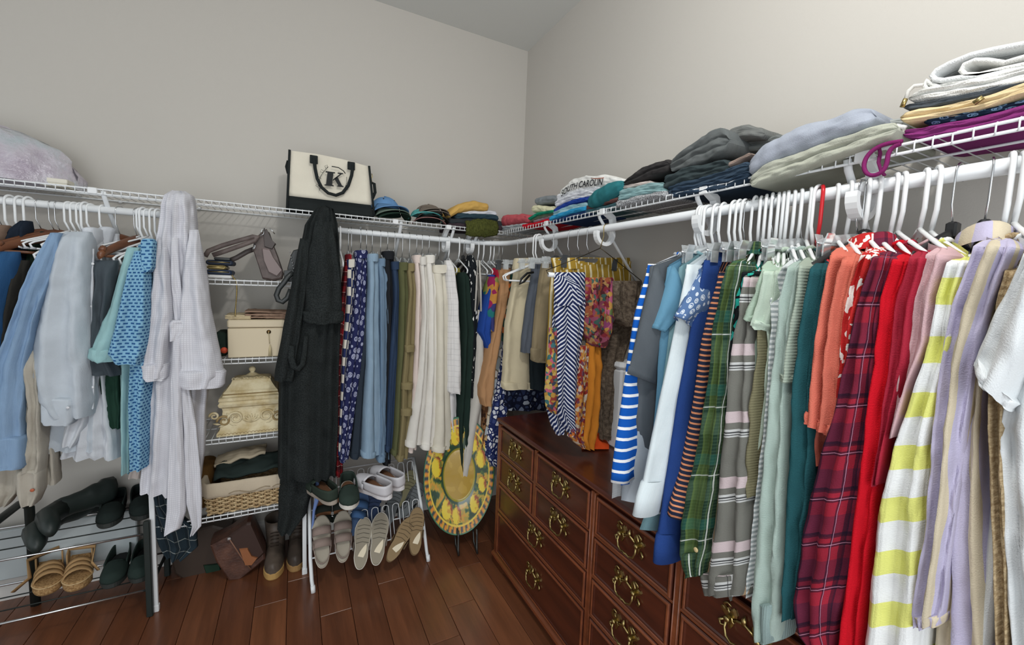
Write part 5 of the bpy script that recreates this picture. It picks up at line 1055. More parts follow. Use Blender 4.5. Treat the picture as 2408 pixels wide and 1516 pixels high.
# lettered tee
SCX = -0.262
tee = folded('white folded tee lettered SOUTH CAROLINA', [(1318, 456), (1338, 440), (1364, 430), (1392, 427), (1424, 426), (1464, 430)], [14, 26, 28, 28, 30, 20], fabric((226, 226, 222), wr=1.0), SCX, 0.2, 1, seed=91, bulge=0.35)
def text_on(s, pts, h, x0, mat, parent, name):
    cu = bpy.data.curves.new('t', 'FONT'); cu.body = s; cu.size = 1.0; cu.extrude = 0.0; cu.shear = 0.2; cu.offset = 0.012
    ob = bpy.data.objects.new('t', cu); COL.objects.link(ob); dg = bpy.context.evaluated_depsgraph_get(); dg.update()
    me = bpy.data.meshes.new_from_object(ob.evaluated_get(dg)); bpy.data.objects.remove(ob)
    xs = [v.co.x for v in me.vertices]; w = max(xs); P = [onX(q, x0) for q in pts]; cum = [0.0]
    for a, b in zip(P, P[1:]): cum.append(cum[-1] + (b - a).length)
    L = cum[-1]
    for v in me.vertices:
        s_ = v.co.x / w * L; c = Vector([interp(list(zip(cum, [p[k] for p in P])), s_) for k in range(3)]); c2 = Vector([interp(list(zip(cum, [p[k] for p in P])), min(L, s_ + 0.004)) for k in range(3)])
        v.co = c + Vector((-0.003, 0, 1)).normalized() * ((v.co.y - 0.35) * h) - root_loc(parent)
    me.materials.clear(); me.materials.append(mat)
    o = bpy.data.objects.new(name, me); COL.objects.link(o); o.parent = parent; return o
text_on('SOUTH CAROLIN', [(1319, 456), (1338, 442), (1364, 433), (1392, 429), (1418, 427)], 0.036, SCX - 0.013, plain((24, 26, 34), 0.7), tee, 'lettering')
MB().tube([onX(q, SCX - 0.012) for q in ((1390, 419), (1404, 420), (1420, 418))], 0.0016, 5).build('rust_stroke', plain((150, 70, 40), 0.7), tee)
# ---------------------------------------------------------------- left shelf
TYF = -0.255
tote = thing('canvas_tote', 'cream canvas tote with black base and the monogram K', 'bag', onY((775, 500), -0.19))
ft = fabric((222, 216, 200), wr=1.4, var=0.1); fbk = fabric((40, 44, 44), wr=0.8)
def wallpt(q, dy=0.0): return onY(q, TYF + dy)
def quad_bag(tl, tr, br, bl, y0, dep, mat, nm, par, topbow=0.0, nu=16, nv=10, pinch=0.0):
    P = [onY(q, y0) for q in (tl, tr, br, bl)]
    def f(sgn):
        def g(u, v):
            a = P[0].lerp(P[1], u); b = P[3].lerp(P[2], u); p = a.lerp(b, v)
            dd = dep * (pinch + (1 - pinch) * v) ; p = Vector((p.x, p.y + (0 if sgn < 0 else dd), p.z))
            p.z += topbow * math.sin(PI * u) * (1 - v); p.y += -0.012 * math.sin(PI * u) * math.sin(PI * v) * (-sgn) * -1 + 0.004 * nz(u * 5, v * 5, sgn)
            return p
        return g
    F_, B_ = f(-1), f(1); rings = []
    for j in range(nv + 1):
        v = j / nv; rings.append([F_(i / nu, v) for i in range(nu + 1)] + [B_(1 - i / nu, v) for i in range(nu + 1)])
    return MB().loft(rings, False, True).build(nm, mat, par)
quad_bag((682, 354), (866, 391), (872, 482), (678, 460), TYF, 0.15, ft, 'body', tote, 0.010, pinch=0.3)
quad_bag((678, 460), (872, 482), (880, 509), (672, 491), TYF - 0.002, 0.152, fbk, 'base', tote, 0.0, pinch=0.95)
for a, b in (((681, 352), (675, 492)), ((868, 390), (880, 508))): MB().tube([wallpt(a, -0.003), wallpt(((a[0] + b[0]) / 2, (a[1] + b[1]) / 2), -0.006), wallpt(b, -0.004)], 0.006, 6, flat=0.6).build('piping', fbk, tote)
hd = MB().tube([wallpt(q, -0.018) for q in ((738, 372), (741, 396), (746, 420), (756, 440), (772, 454), (790, 459), (806, 453), (819, 436), (827, 412), (830, 388))], 0.0075, 8).build('handle', fbk, tote)
for x, y in ((738, 375), (826, 390)):
    c = wallpt((x, y), -0.016); MB().bbox(tuple(c - Vector((0.017, 0.004, 0.019))), tuple(c + Vector((0.017, 0.004, 0.019))), 0.002).build('handle_patch', fbk, tote)
def poly(pp, mat, nm, par, y, t=0.0015):
    A = [onY(q, y) for q in pp]; B = [Vector((p.x, p.y + t, p.z)) for p in A]
    mb = MB(); n = len(A); mb.add(A + B, [tuple(range(n)), tuple(range(2 * n - 1, n - 1, -1))] + [(i, (i + 1) % n, n + (i + 1) % n, n + i) for i in range(n)], None, False)
    return mb.build(nm, mat, par)
KI = plain((30, 33, 34), 0.8); ky = TYF - 0.0165
K_ = thing_k = None
for nm, pp in (('monogram_stem', [(766, 402), (788, 405), (788, 407.5), (784, 407.5), (781, 434), (785, 436), (785, 438), (763, 435.5), (763, 433.5), (767, 433), (770, 405.5), (766, 405)]),
               ('monogram_arm', [(794, 405.5), (807, 407), (807, 409), (803.5, 409.5), (785, 424), (782.5, 425), (783, 421.5), (799.5, 409), (794, 408)]),
               ('monogram_leg', [(788, 417.5), (793, 414.5), (804, 435.5), (808, 438), (808, 440), (793, 438.2), (793, 436.2), (795.5, 435.8), (786, 419.5)])):
    poly(pp, KI, nm, tote, ky, 0.002)
for path, r in (((( 752, 448), (749, 432), (752, 418), (758, 408), (766, 398), (772, 392)), 0.0011), (((780, 391), (796, 394), (808, 402), (812, 408)), 0.0022), (((764, 446), (776, 456), (790, 459)), 0.0012), (((812, 440), (816, 428), (815, 416)), 0.0011), (((748, 440), (742, 436), (746, 432), (750, 438)), 0.001), (((753, 424), (746, 420), (748, 414), (755, 420)), 0.001), (((760, 405), (753, 404), (756, 398), (762, 403)), 0.001), (((766, 396), (764, 390), (770, 388), (769, 394)), 0.001), (((752, 444), (758, 440), (764, 442), (757, 446)), 0.001), (((812, 444), (818, 446), (816, 440)), 0.001)):
    MB().tube([onY(q, ky) for q in path], r, 5).build('wreath_sprig', KI, tote)
MB().tube([onY(q, -0.2) for q in ((874, 408), (876, 415), (873, 420), (875, 430))], 0.002, 6).build('clasp', BRASS, tote)
drp = MB().tube([onY(q, -0.2) for q in ((873, 430), (880, 432), (882, 452), (876, 466))], 0.009, 6, flat=0.3).build('side_strap', fbk, tote)
MB().tube([onY(q, -0.2) for q in ((678, 378), (674, 392), (678, 408))], 0.008, 6, flat=0.4).build('side_strap', fbk, tote)
# caps
def cap(label, c, w, mat, yaw=0.0, tilt=0.0, brimmat=None, squash=1.0, eyelets=False):
    c = Vector(c); t = thing('baseball_cap', label, 'cap', c, 'caps on the left shelf')
    R = Matrix.Rotation(yaw, 3, 'Z') @ Matrix.Rotation(tilt, 3, 'Y')
    rings = []
    for j in range(9):
        a = PI / 2 * j / 8; rings.append([c + R @ Vector((w * math.cos(a) * math.cos(q) * 1.08, w * math.cos(a) * math.sin(q), w * 0.95 * squash * math.sin(a) * (1 + 0.05 * nz(q, a)))) for q in [2 * PI * k / 20 for k in range(20)]])
    MB().loft(rings, False, True).build('crown', mat, t)
    def br(u, v):
        q = lerp(-1.15, 1.15, u); r = w * (1.0 + 0.85 * v * math.cos(q * 0.75)); return c + R @ Vector((r * math.cos(q) * 1.08, r * math.sin(q), 0.004 + 0.012 * (1 - v) - 0.03 * v * (abs(q) / 1.15) ** 2 * 1.2))
    MB().grid(br, 16, 5).build('brim', brimmat or mat, t, solid=0.004)
    MB().tube([c + R @ Vector((0, 0, w * 0.95 * squash)), c + R @ Vector((0, 0, w * 0.95 * squash + 0.004))], 0.006, 8).build('button', mat, t)
    if eyelets:
        for q in (-0.7, 0.5): 
            p = c + R @ Vector((w * 0.72 * math.cos(q), w * 0.72 * math.sin(q), w * 0.66 * squash)); MB().tube([p, p + (p - c).normalized() * 0.003], 0.004, 8).build('eyelet', KI, t)
    return t
zc = SHELF_TOP
def capat(px, py, y): p = onY((px, py), y); return p
b1 = capat(906, 512, -0.17)
cap('dark green cap at the bottom of the first cap stack', (b1.x + 0.01, -0.17, zc + 0.03), 0.07, fabric((36, 54, 46)), -1.1, squash=0.7, brimmat=fabric((40, 60, 50)))
cap('black cap in the first cap stack', (b1.x + 0.005, -0.165, zc + 0.045), 0.07, fabric((40, 42, 44)), -1.15, squash=0.8, brimmat=fabric((112, 128, 116)))
cap('washed blue cap topping the first cap stack', (b1.x, -0.16, zc + 0.065), 0.072, fabric((104, 146, 192), wr=1.4), -1.2, squash=0.95, eyelets=True)
b2 = capat(1008, 515, -0.17)
for k, (lab, c, bm) in enumerate((('dark cap with pink brim edge low in the second cap stack', (44, 46, 46), (150, 110, 106)), ('black cap in the second cap stack', (46, 48, 46), None), ('turquoise cap in the second cap stack', (96, 178, 176), None), ('taupe cap in the second cap stack', (120, 112, 104), None), ('taupe knit cap topping the second cap stack', (124, 114, 104), None))):
    cap(lab, (b2.x + (-0.03 if k == 2 else 0.012 * (k % 2)), -0.165, zc + 0.025 + 0.013 * k), 0.068, fabric(c, wr=1.4), -1.75 + 0.1 * k, squash=0.62, brimmat=fabric(bm) if bm else None)
# folded stack near the corner on the left shelf
LG = 'folded clothes on the left shelf'
for lab, pts, th, c, y0, lo in (('dark plum folded sweater at the base of the corner stack', [(1052, 532), (1090, 533), (1140, 536), (1180, 538)], 17, (62, 52, 58), -0.25, 1), ('charcoal folded sweater in the corner stack', [(1056, 520), (1100, 521), (1150, 523), (1180, 528)], 14, (52, 56, 60), -0.245, 1), ('deep teal folded sweater in the corner stack', [(1072, 508), (1110, 508), (1150, 510), (1172, 514)], 13, (48, 68, 78), -0.24, 1), ('white folded tee in the corner stack', [(1084, 503), (1120, 500), (1150, 500), (1168, 502)], 12, (214, 216, 222), -0.23, 1), ('mustard gold folded tee topping the corner stack', [(1054, 506), (1076, 490), (1110, 484), (1148, 488)], [16, 22, 24, 18], (206, 166, 92), -0.24, 1)):
    folded(lab, pts, th, fabric(c, wr=1.2), y0, 0.17, lo, axis='A', group=LG)
def scarfblob(u, v):
    px = lerp(1094, 1168, u); py = lerp(522, 552, v); p = onY((px, py), -0.285 - 0.018 * math.sin(PI * u)); return p + Vector((0, -0.018 * math.sin(PI * v) * (1 + 0.6 * nz(u * 7, v * 7)), 0.008 * nz(u * 9, v * 3) + (0.014 * math.sin(PI * u) if v < 0.5 else -0.01 * math.sin(PI * u))))
single(MB().grid(scarfblob, 20, 10, 0.2, 0.1), 'knit_scarf', fabric((86, 90, 44), 'speck', b=(60, 64, 30), scale=120), 'olive knit scarf drooping over the left shelf edge', 'scarf', solid=0.012)
# plastic bag and flat box at the left end
pc = onY((30, 410), -0.14)
def bagf(u, v):
    q = 2 * PI * u; a = PI * (0.02 + 0.98 * v) / 2; w = 0.24 * math.cos(PI / 2 - a) ** 0.7; hh = 0.215 * math.cos(a) ** 0.8 * (1.0 - 0.25 * max(0, math.cos(q)) * v)
    wr = 1 + 0.13 * nz(q * 1.5, v * 3, 5) + 0.06 * nz(q * 6, v * 9, 2)
    return Vector((pc.x - 0.09 + w * 1.15 * math.cos(q) * wr, -0.15 + 0.55 * w * math.sin(q) * wr, SHELF_TOP + 0.004 + hh * (1 + 0.08 * nz(q * 3, v * 4, 8))))
bt = NT('cloudy_plastic', 0.3, 0.5); bn = bt.noise(bt.obj(), 9, 4); bt.col(bt.ramp(bn, [(0.3, lin((176, 190, 194))), (0.52, lin((196, 190, 200))), (0.7, lin((168, 156, 172)))])); bt.b.inputs['Transmission Weight'].default_value = 0.12; bt.bump(bt.noise(bt.obj(), 22, 4), 0.6, 0.02)
single(MB().grid(bagf, 48, 20), 'plastic_bag', bt.m, 'bulging translucent plastic bag with lilac contents at the left edge', 'bag')
bxa, bxb = onY((92, 424), -0.22), onY((157, 430), -0.22)
fbx = thing('flat_box', 'small flat cream box on the left shelf', 'box', (bxa.x, -0.16, SHELF_TOP))
MB().bbox((bxa.x, -0.22, SHELF_TOP), (bxb.x, -0.10, SHELF_TOP + 0.022), 0.002).build('tray', plain((216, 212, 196), 0.6), fbx)
MB().bbox((bxa.x - 0.002, -0.222, SHELF_TOP + 0.013), (bxb.x + 0.002, -0.098, SHELF_TOP + 0.030), 0.002).build('lid', plain((222, 218, 204), 0.6), fbx)
# ---------------------------------------------------------------- things on the tower shelves
ST = [z + 0.018 + 0.0045 for z in TZ]
LEA = NT('brown_leather', 0.55, 0.4); LEA.col(LEA.ramp(LEA.noise(LEA.obj(), 24, 4), [(0.3, lin((74, 64, 62))), (0.7, lin((104, 92, 88)))])); LEA.bump(LEA.noise(LEA.obj(), 240, 2), 0.3, 0.002); LEA = LEA.m
BLEA = plain((38, 42, 42), 0.42, 0.45, name='black_leather')
HY = -0.30
hb = thing('handbag', 'grey brown leather handbag with long strap on the top tower shelf', 'bag', onY((620, 662), HY))
def slab(px_, y0, dep, mat, nm, par, bul=0.02, n=8):
    A = [onY(q, y0) for q in px_]; c = sum(A, Vector()) / len(A); rings = []
    for k, (d, g) in enumerate(((0, 0.93), (0.006, 1.0), (dep * 0.5, 1.03), (dep - 0.006, 1.0), (dep, 0.93))): rings.append([Vector((c.x + (p.x - c.x) * g, p.y + d - (0), c.z + (p.z - c.z) * g)) for p in A])
    return MB().loft(rings, True, True, smooth=False).build(nm, mat, par)
slab([(598, 560), (622, 540), (632, 545), (640, 570), (652, 600), (666, 642), (662, 655), (640, 660), (617, 655), (606, 620), (594, 585)], HY, 0.16, LEA, 'body', hb)
slab([(616, 583), (634, 586), (642, 604), (664, 636), (652, 650), (632, 640), (620, 612)], HY - 0.012, 0.014, plain((128, 114, 112), 0.5), 'front_pocket', hb)
slab([(618, 540), (627, 538), (640, 565), (648, 572), (640, 586), (622, 580)], HY - 0.008, 0.06, plain((70, 62, 60), 0.5), 'flap', hb)
MB().tube([onY(q, HY - 0.02) for q in ((482, 603), (490, 590), (520, 578), (560, 566), (596, 556), (606, 556), (600, 565), (570, 576), (530, 590), (500, 600))], 0.011, 6, flat=0.35).build('strap', LEA, hb)
MB().tube([onY(q, HY + 0.04) for q in ((536, 614), (556, 606), (580, 592), (598, 585))], 0.012, 6, flat=0.4).build('strap', plain((74, 66, 64), 0.5), hb)
for q in (((612, 552), (616, 540), (622, 536), (620, 550), (610, 556)), ((594, 590), (598, 574), (600, 578), (597, 590)), ((634, 536), (640, 542), (646, 550))): MB().tube([onY(p, HY - 0.02) for p in q], 0.0022, 6).build('ring', STEEL, hb)
# small purses piled at the left
PG = 'clutch purses piled on the top tower shelf'
zt = ST[0]; 
for k, (lab, l, r, h, c, y, m) in enumerate((('white flat tray under the clutch purses', 486, 546, 0.016, (222, 222, 222), -0.31, 0.4), ('navy clutch purse at the bottom of the pile', 484, 545, 0.022, (34, 48, 72), -0.30, 0.5), ('gold clutch purse in the pile', 486, 532, 0.018, (176, 156, 104), -0.30, 0.35), ('navy clutch purse with black tab topping the pile', 484, 548, 0.022, (40, 50, 68), -0.29, 0.6))):
    a, b = onY((l, 640), y), onY((r, 640), y)
    o = thing('clutch_purse' if k else 'tray', lab, 'purse' if k else 'tray', (a.x, y, zt), PG if k else None)
    MB().bbox((a.x, y, zt), (b.x, y + 0.12, zt + h), 0.006).build('body', plain(c, m, 0.4, 0.6 if k == 2 else 0), o)
    if k: MB().tube([(lerp(a.x, b.x, t), y - 0.003, zt + h * 0.6) for t in (0.1, 0.5, 0.9)], 0.0022, 6).build('zip', BRASS, o)
    if k == 3: MB().bbox((a.x + 0.03, y - 0.002, zt + h), (a.x + 0.09, y + 0.06, zt + h + 0.012), 0.003).build('tab', BLEA, o)
    zt += h + 0.001
ch = [onY(q, -0.345) for q in ((546, 648), (556, 662), (557, 680), (556, 700), (554, 725), (553, 742))]
c1 = MB()
for k in range(60):
    t = k / 59 * (len(ch) - 1); i = min(int(t), len(ch) - 2); p = ch[i].lerp(ch[i + 1], t - i); c1.tube([p + Vector((0, 0, 0.003)), p + Vector((0.0012 if k % 2 else -0.0012, 0, -0.003))], 0.0022, 4)
single(c1, 'chain_strap', BRASS, 'thin gold chain strap hanging from the top tower shelf', 'chain')
bb_ = thing('handbag', 'black studded leather handbag half hidden by the black gown', 'bag', onY((690, 655), -0.36))
slab([(690, 588), (706, 584), (716, 590), (718, 660), (700, 668), (678, 662), (676, 630), (684, 600)], -0.34, 0.1, BLEA, 'body', bb_)
MB().tube([onY(q, -0.40) for q in ((690, 640), (676, 652), (668, 664), (656, 678), (650, 694), (654, 706), (664, 710), (676, 700), (684, 680))], 0.011, 7, flat=0.5).build('strap', BLEA, bb_)
slab([(668, 636), (690, 634), (694, 646), (684, 656), (668, 652)], -0.40, 0.03, BLEA, 'buckle_tab', bb_)
for k in range(7): p = onY((682 + 1.5 * k, 592 + 6.5 * k), -0.345); MB().tube([p, p + Vector((0, -0.004, 0))], 0.003, 6).build('stud', STEEL, bb_)
# jewellery box
JB = plain((206, 192, 164), 0.5, 0.35, name='cream_leatherette'); jx0, jx1 = onY((536, 838), -0.33).x, onY((672, 838), -0.33).x; jz = ST[1]
jt = onY((540, 752), -0.33).z; jl = onY((540, 771), -0.33).z
jb = thing('jewellery_box', 'cream jewellery box with key and tassel', 'box', ((jx0 + jx1) / 2, -0.23, jz))
MB().bbox((jx0, -0.33, jz), (jx1, -0.10, jl - 0.002), 0.003).build('case', JB, jb)
MB().bbox((jx0 - 0.001, -0.331, jl), (jx1 + 0.001, -0.099, jt), 0.005).build('lid', JB, jb)
kp = onY((632, 780), -0.332)
MB().tube([kp, kp + Vector((0, -0.003, 0))], 0.009, 12).build('lock_plate', plain((120, 96, 60), 0.35, 0.5, 0.9), jb)
MB().tube([kp + Vector((0, -0.006, 0)), onY((634, 808), -0.337)], 0.0014, 5).build('key_cord', plain((190, 176, 140), 0.7), jb)
ts = MB()
for k in range(12): a = 2 * PI * k / 12; p0 = onY((635, 810), -0.338); ts.tube([p0, p0 + Vector((0.004 * math.cos(a), 0.004 * math.sin(a), -0.02)), p0 + Vector((0.006 * math.cos(a), 0.005 * math.sin(a), -0.052))], 0.0016, 4)
ts.build('tassel', plain((200, 186, 150), 0.8), jb)
for k, (lab, l, r, h, c) in enumerate((('taupe fringed scarf folded on the jewellery box', 576, 676, 0.034, (150, 124, 106)), ('ivory rope purse lying on the jewellery box', 530, 590, 0.018, (206, 190, 156)))):
    a, b = onY((l, 745), -0.30), onY((r, 745), -0.30)
    mb = MB(); ly = 5 if k == 0 else 3
    for j in range(ly):
        z0 = jt + 0.001 + j * h / ly
        def g(u, v, z0=z0, j=j, a=a, b=b): return Vector((lerp(a.x, b.x, u) + (0.01 * nz(j * 3, v * 3) if u < 0.2 else 0), -0.31 + 0.16 * v + 0.005 * nz(u * 8, j), z0 + h / ly * (0.5 + 0.35 * nz(u * 9 + j, v * 4)) + (0.012 * (1 - u) * nz(j * 2.0, 1.5) if k == 0 else 0)))
        mb.grid(g, 18, 6, 0.2, 0.15)
    single(mb, 'folded_scarf' if k == 0 else 'rope_purse', fabric(c, wr=1.5, rib=0.004), lab, 'scarf' if k == 0 else 'purse', solid=0.006)
gx = onY((520, 838), -0.30); gb = thing('gift_bag', 'dark green pouch with orange badge left of the jewellery box', 'bag', (gx.x, -0.25, jz))
MB().bbox((gx.x - 0.03, -0.29, jz), (jx0 - 0.004, -0.14, onY((526, 782), -0.29).z), 0.012).build('body', fabric((40, 54, 48)), gb)
MB().tube([(jx0 - 0.018, -0.292, jz + 0.03), (jx0 - 0.018, -0.297, jz + 0.03)], 0.014, 10).build('badge', plain((220, 90, 60), 0.5), gb)
# carved casket
CT = NT('aged_cream_resin', 0.6, 0.3); cn = CT.noise(CT.obj(), 16, 5); CT.col(CT.ramp(cn, [(0.32, lin((176, 154, 106))), (0.6, lin((214, 202, 168)))])); CT.bump(CT.noise(CT.obj(), 120, 3), 0.5, 0.003); CT = CT.m
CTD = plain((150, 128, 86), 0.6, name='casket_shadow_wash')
cz = ST[2]; cy = -0.33; cxl, cxr = onY((509, 1028), cy).x, onY((668, 1010), cy).x; cm = (cxl + cxr) / 2; hw = (cxr - cxl) / 2; cdp = 0.21
ck = thing('carved_casket', 'cream casket carved with scrolls and a knob on the lid', 'casket', (cm, cy + cdp / 2, cz))
def rect(i, z): return [(cm - hw + i, cy + i, z), (cm + hw - i, cy + i, z), (cm + hw - i, cy + cdp - i, z), (cm - hw + i, cy + cdp - i, z)]
H1 = 0.145
CZ = 1.16
MB().loft([rect(0.0, cz), rect(0.0, cz + CZ * 0.012), rect(0.010, cz + CZ * 0.022), rect(0.016, cz + CZ * 0.045), rect(0.022, cz + CZ * 0.095), rect(0.020, cz + CZ * 0.105), rect(0.010, cz + CZ * 0.112), rect(0.006, cz + CZ * 0.122), rect(0.012, cz + CZ * 0.13)], True, True, smooth=False).build('body', CT, ck)
ld = MB().loft([rect(0.012, cz + CZ * 0.13), rect(0.008, cz + CZ * 0.136), rect(0.010, cz + CZ * 0.146), rect(0.022, cz + CZ * 0.150), rect(0.026, cz + CZ * 0.166), rect(0.034, cz + CZ * 0.172), rect(0.052, cz + CZ * 0.196), rect(0.056, cz + CZ * 0.206), rect(0.070, cz + CZ * 0.212), rect(0.10, cz + CZ * 0.218)], False, True, smooth=False).build('lid', CT, ck)
kz = cz + CZ * 0.217
MB().loft([[(cm + r * math.cos(a), cy + cdp / 2 + r * math.sin(a), kz + z) for a in [2 * PI * k / 14 for k in range(14)]] for r, z in ((0.03, 0), (0.018, 0.008), (0.008, 0.014), (0.013, 0.022), (0.015, 0.03), (0.010, 0.038), (0.002, 0.041))], False, True).build('knob', CT, ld)
bd = MB(); nb = 40
for k in range(nb):
    x = lerp(cm - hw + 0.026, cm + hw - 0.026, k / (nb - 1)); bd.loft([[(x + r * math.cos(a), cy + 0.0225 - d, cz + CZ * 0.158 + r * math.sin(a)) for a in [2 * PI * q / 6 for q in range(6)]] for r, d in ((0.0032, 0), (0.003, 0.002), (0.0012, 0.0035))], False, True)
o = bd.build('bead_row', CTD, ld); o['kind'] = 'stuff'
def scroll(x, z, r, s, turns=1.4, n=20):
    return [(x + s * (r * (1 - 0.75 * t)) * math.cos(2 * PI * turns * t), cy + 0.017 - 0.003, z + (r * (1 - 0.75 * t)) * math.sin(2 * PI * turns * t)) for t in [k / n for k in range(n + 1)]]
for s in (-1, 1):
    for x, z, r in ((0.06, 0.076, 0.03), (0.105, 0.066, 0.026), (0.14, 0.092, 0.018)): MB().tube(scroll(cm + s * x, cz + z, r, s), [0.0058 - 0.003 * k / 20 for k in range(21)], 6).build('scroll', CTD if x == 0.105 else CT, ck)
    for x, z, a in ((0.07, 0.046, 0.4), (0.112, 0.045, -0.3), (0.085, 0.09, 0.9), (0.13, 0.055, 0.2)):
        p = Vector((cm + s * x, cy + 0.015, cz + z)); d = Vector((s * math.cos(a), 0, math.sin(a))) * 0.016; MB().tube([p - d, p, p + d], [0.001, 0.0055, 0.001], 6).build('leaf', CT, ck)
for a in (-1.1, -0.7, -0.35, 0, 0.35, 0.7, 1.1):
    p = Vector((cm, cy + 0.014, cz + CZ * 0.044)); d = Vector((math.sin(a), 0, math.cos(a))); MB().tube([p, p + d * 0.02, p + d * 0.04], [0.0025, 0.0055, 0.0015], 6).build('palmette', CT, ck)
eg = MB(); ne = 18
for k in range(ne):
    x = lerp(cm - hw + 0.012, cm + hw - 0.012, k / (ne - 1)); eg.tube(arc((x, cy + 0.001, cz + CZ * 0.006), 0.006, PI, 0, 8), 0.0018, 5)
o = eg.build('egg_moulding', CTD, ck); o['kind'] = 'stuff'
lt = MB(); random.seed(5)
for k in range(60):
    x = random.uniform(-hw + 0.06, hw - 0.06); y = random.uniform(0.05, 0.07); lt.tube(arc((cm + x, cy + 0.064 + random.uniform(-0.004, 0.004), cz + CZ * 0.205 + random.uniform(-0.004, 0.006)), 0.007, random.random() * 6, random.random() * 6 + 3, 6), 0.0022, 4)
o = lt.build('lid_foliage', CT, ld); o['kind'] = 'stuff'
# wicker basket
WK = NT('wicker', 0.6, 0.3); WK.col(WK.ramp(WK.noise(WK.obj(), 60, 3), [(0.3, lin((146, 116, 78))), (0.65, lin((202, 180, 140)))])); WK = WK.m
wz = ST[3]; wy = -0.335; wx0, wx1 = onY((490, 1205), wy).x, onY((668, 1185), wy).x; wd = 0.235
wb = thing('wicker_basket', 'wicker basket with canvas liner on the lowest tower shelf', 'basket', ((wx0 + wx1) / 2, wy + wd / 2, wz))
def wp(s, z, off):                          # point on the rounded rectangle
    Lx, Ly = wx1 - wx0, wd; per = 2 * (Lx + Ly); s = s % per; f = 0.012 * (z / 0.1)
    if s < Lx: return Vector((wx0 + s, wy - f - off, wz + z))
    s -= Lx
    if s < Ly: return Vector((wx1 + f + off, wy + s, wz + z))
    s -= Ly
    if s < Lx: return Vector((wx1 - s, wy + wd + f + off, wz + z))
    s -= Lx; return Vector((wx0 - f - off, wy + wd - s, wz + z))
per = 2 * (wx1 - wx0 + wd); NSt = 46
sm_ = MB()
for k in range(NSt): sm_.tube([wp(per * k / NSt, 0.002, 0.0), wp(per * k / NSt, 0.105, 0.0)], 0.003, 5)
o = sm_.build('stakes', WK, wb); o['kind'] = 'stuff'
for r in range(11):
    z = 0.006 + r * 0.0095; MB().tube([wp(per * k / (NSt * 2), z + 0.0015 * nz(k * 0.7, r), 0.008 * math.cos(PI * (k / 2 + r)) if k % 2 == 0 else 0.0) for k in range(NSt * 2 + 1)], 0.0052, 5).build('strand', WK, wb)
MB().box((wx0, wy, wz + 0.001), (wx1, wy + wd, wz + 0.006)).build('bottom', WK, wb)
LN = fabric((196, 182, 160), wr=1.4)
rg = []
for z, off in ((0.082, 0.006), (0.09, 0.014), (0.10, 0.014), (0.150, 0.012), (0.155, 0.006), (0.150, -0.004), (0.09, -0.012)):
    rg.append([wp(per * k / 96, z + 0.006 * nz(k * 0.25, z * 9) * (1 if z < 0.08 else 0.3), off + 0.004 * nz(k * 0.4, z * 12)) for k in range(96)])
ln = MB().loft(rg).build('liner', LN, wb)
for x0_, x1_, q in ((0.08, 0.24, 0), (0.25, 0.36, 0)):
    MB().tube([wp(lerp(x0_, x1_, t), 0.10 + 0.008 * math.sin(t * 9), 0.017) for t in [k / 8 for k in range(9)]], 0.0016, 5).build('drawstring', plain((150, 134, 108), 0.8), ln)
def cloth_in(u, v): return Vector((lerp(wx0 + 0.02, wx1 - 0.01, u), lerp(wy + 0.02, wy + wd - 0.02, v), wz + 0.145 + 0.035 * math.sin(PI * v) + 0.03 * nz(u * 4, v * 4, 3) + 0.02 * u))
single(MB().grid(cloth_in, 20, 12, 0.4, 0.25), 'folded_cloth', fabric((44, 54, 52)), 'dark green cloth stuffed in the wicker basket', 'cloth', solid=0.01)
def cloth2(u, v): return Vector((lerp(wx0 + 0.01, wx1 - 0.08, u), lerp(wy + 0.10, wy + wd - 0.01, v), wz + 0.185 + 0.022 * math.sin(PI * u) * math.sin(PI * v) + 0.012 * nz(u * 5, v * 4, 6) + 0.03 * u))
single(MB().grid(cloth2, 16, 10, 0.4, 0.25), 'folded_cloth', fabric((190, 176, 152)), 'beige canvas cloth lying on top of the wicker basket', 'cloth', solid=0.012)
hx = onY((482, 1190), -0.2); 
single(MB().loft([[(hx.x + r * math.cos(a) * 0.5, -0.16 + r * math.sin(a), ST[3] + z) for a in [2 * PI * k / 18 for k in range(18)]] for r, z in ((0.03, 0.0), (0.1, 0.004), (0.115, 0.05), (0.10, 0.13), (0.085, 0.18), (0.07, 0.186))], True, True), 'suede_bag', fabric((92, 66, 34)), 'brown suede bag squeezed left of the wicker basket', 'bag')
# ---------------------------------------------------------------- shoes
def outline(L, W, n=34):                     # footprint: round toe, narrower waist and heel
    pts = []
    for k in range(n):
        a = 2 * PI * k / n; c, s = math.cos(a), math.sin(a)
        x = math.copysign(abs(c) ** 0.72, c); y = math.copysign(abs(s) ** 0.8, s)
        w = W * interp([(-1, 0.36), (-0.6, 0.40), (-0.15, 0.36), (0.25, 0.46), (0.6, 0.52), (1, 0.46)], x) * (1.0 if y < 0 or abs(x) > 0.5 else 0.97)
        pts.append((x * L / 2, y * w))
    return pts
class Sh:
    def __init__(s, pos, fwd, up=(0, 0, 1), sc=1.0):
        s.p = Vector(pos); s.f = Vector(fwd).normalized(); u = Vector(up); s.s = u.cross(s.f).normalized(); s.u = s.f.cross(s.s).normalized(); s.k = sc
    def at(s, x, y, z): return s.p + (s.f * x + s.s * y + s.u * z) * s.k
def sole(F, L, W, zs, mat, nm, par, heel=0.0):
    o = outline(L, W); rings = []
    for z, g in zs: rings.append([F.at(x * g, y * g, z + (heel * max(0, -x / (L / 2)) if z > zs[0][0] else 0)) for x, y in o])
    return MB().loft(rings, True, True, smooth=False).build(nm, mat, par)
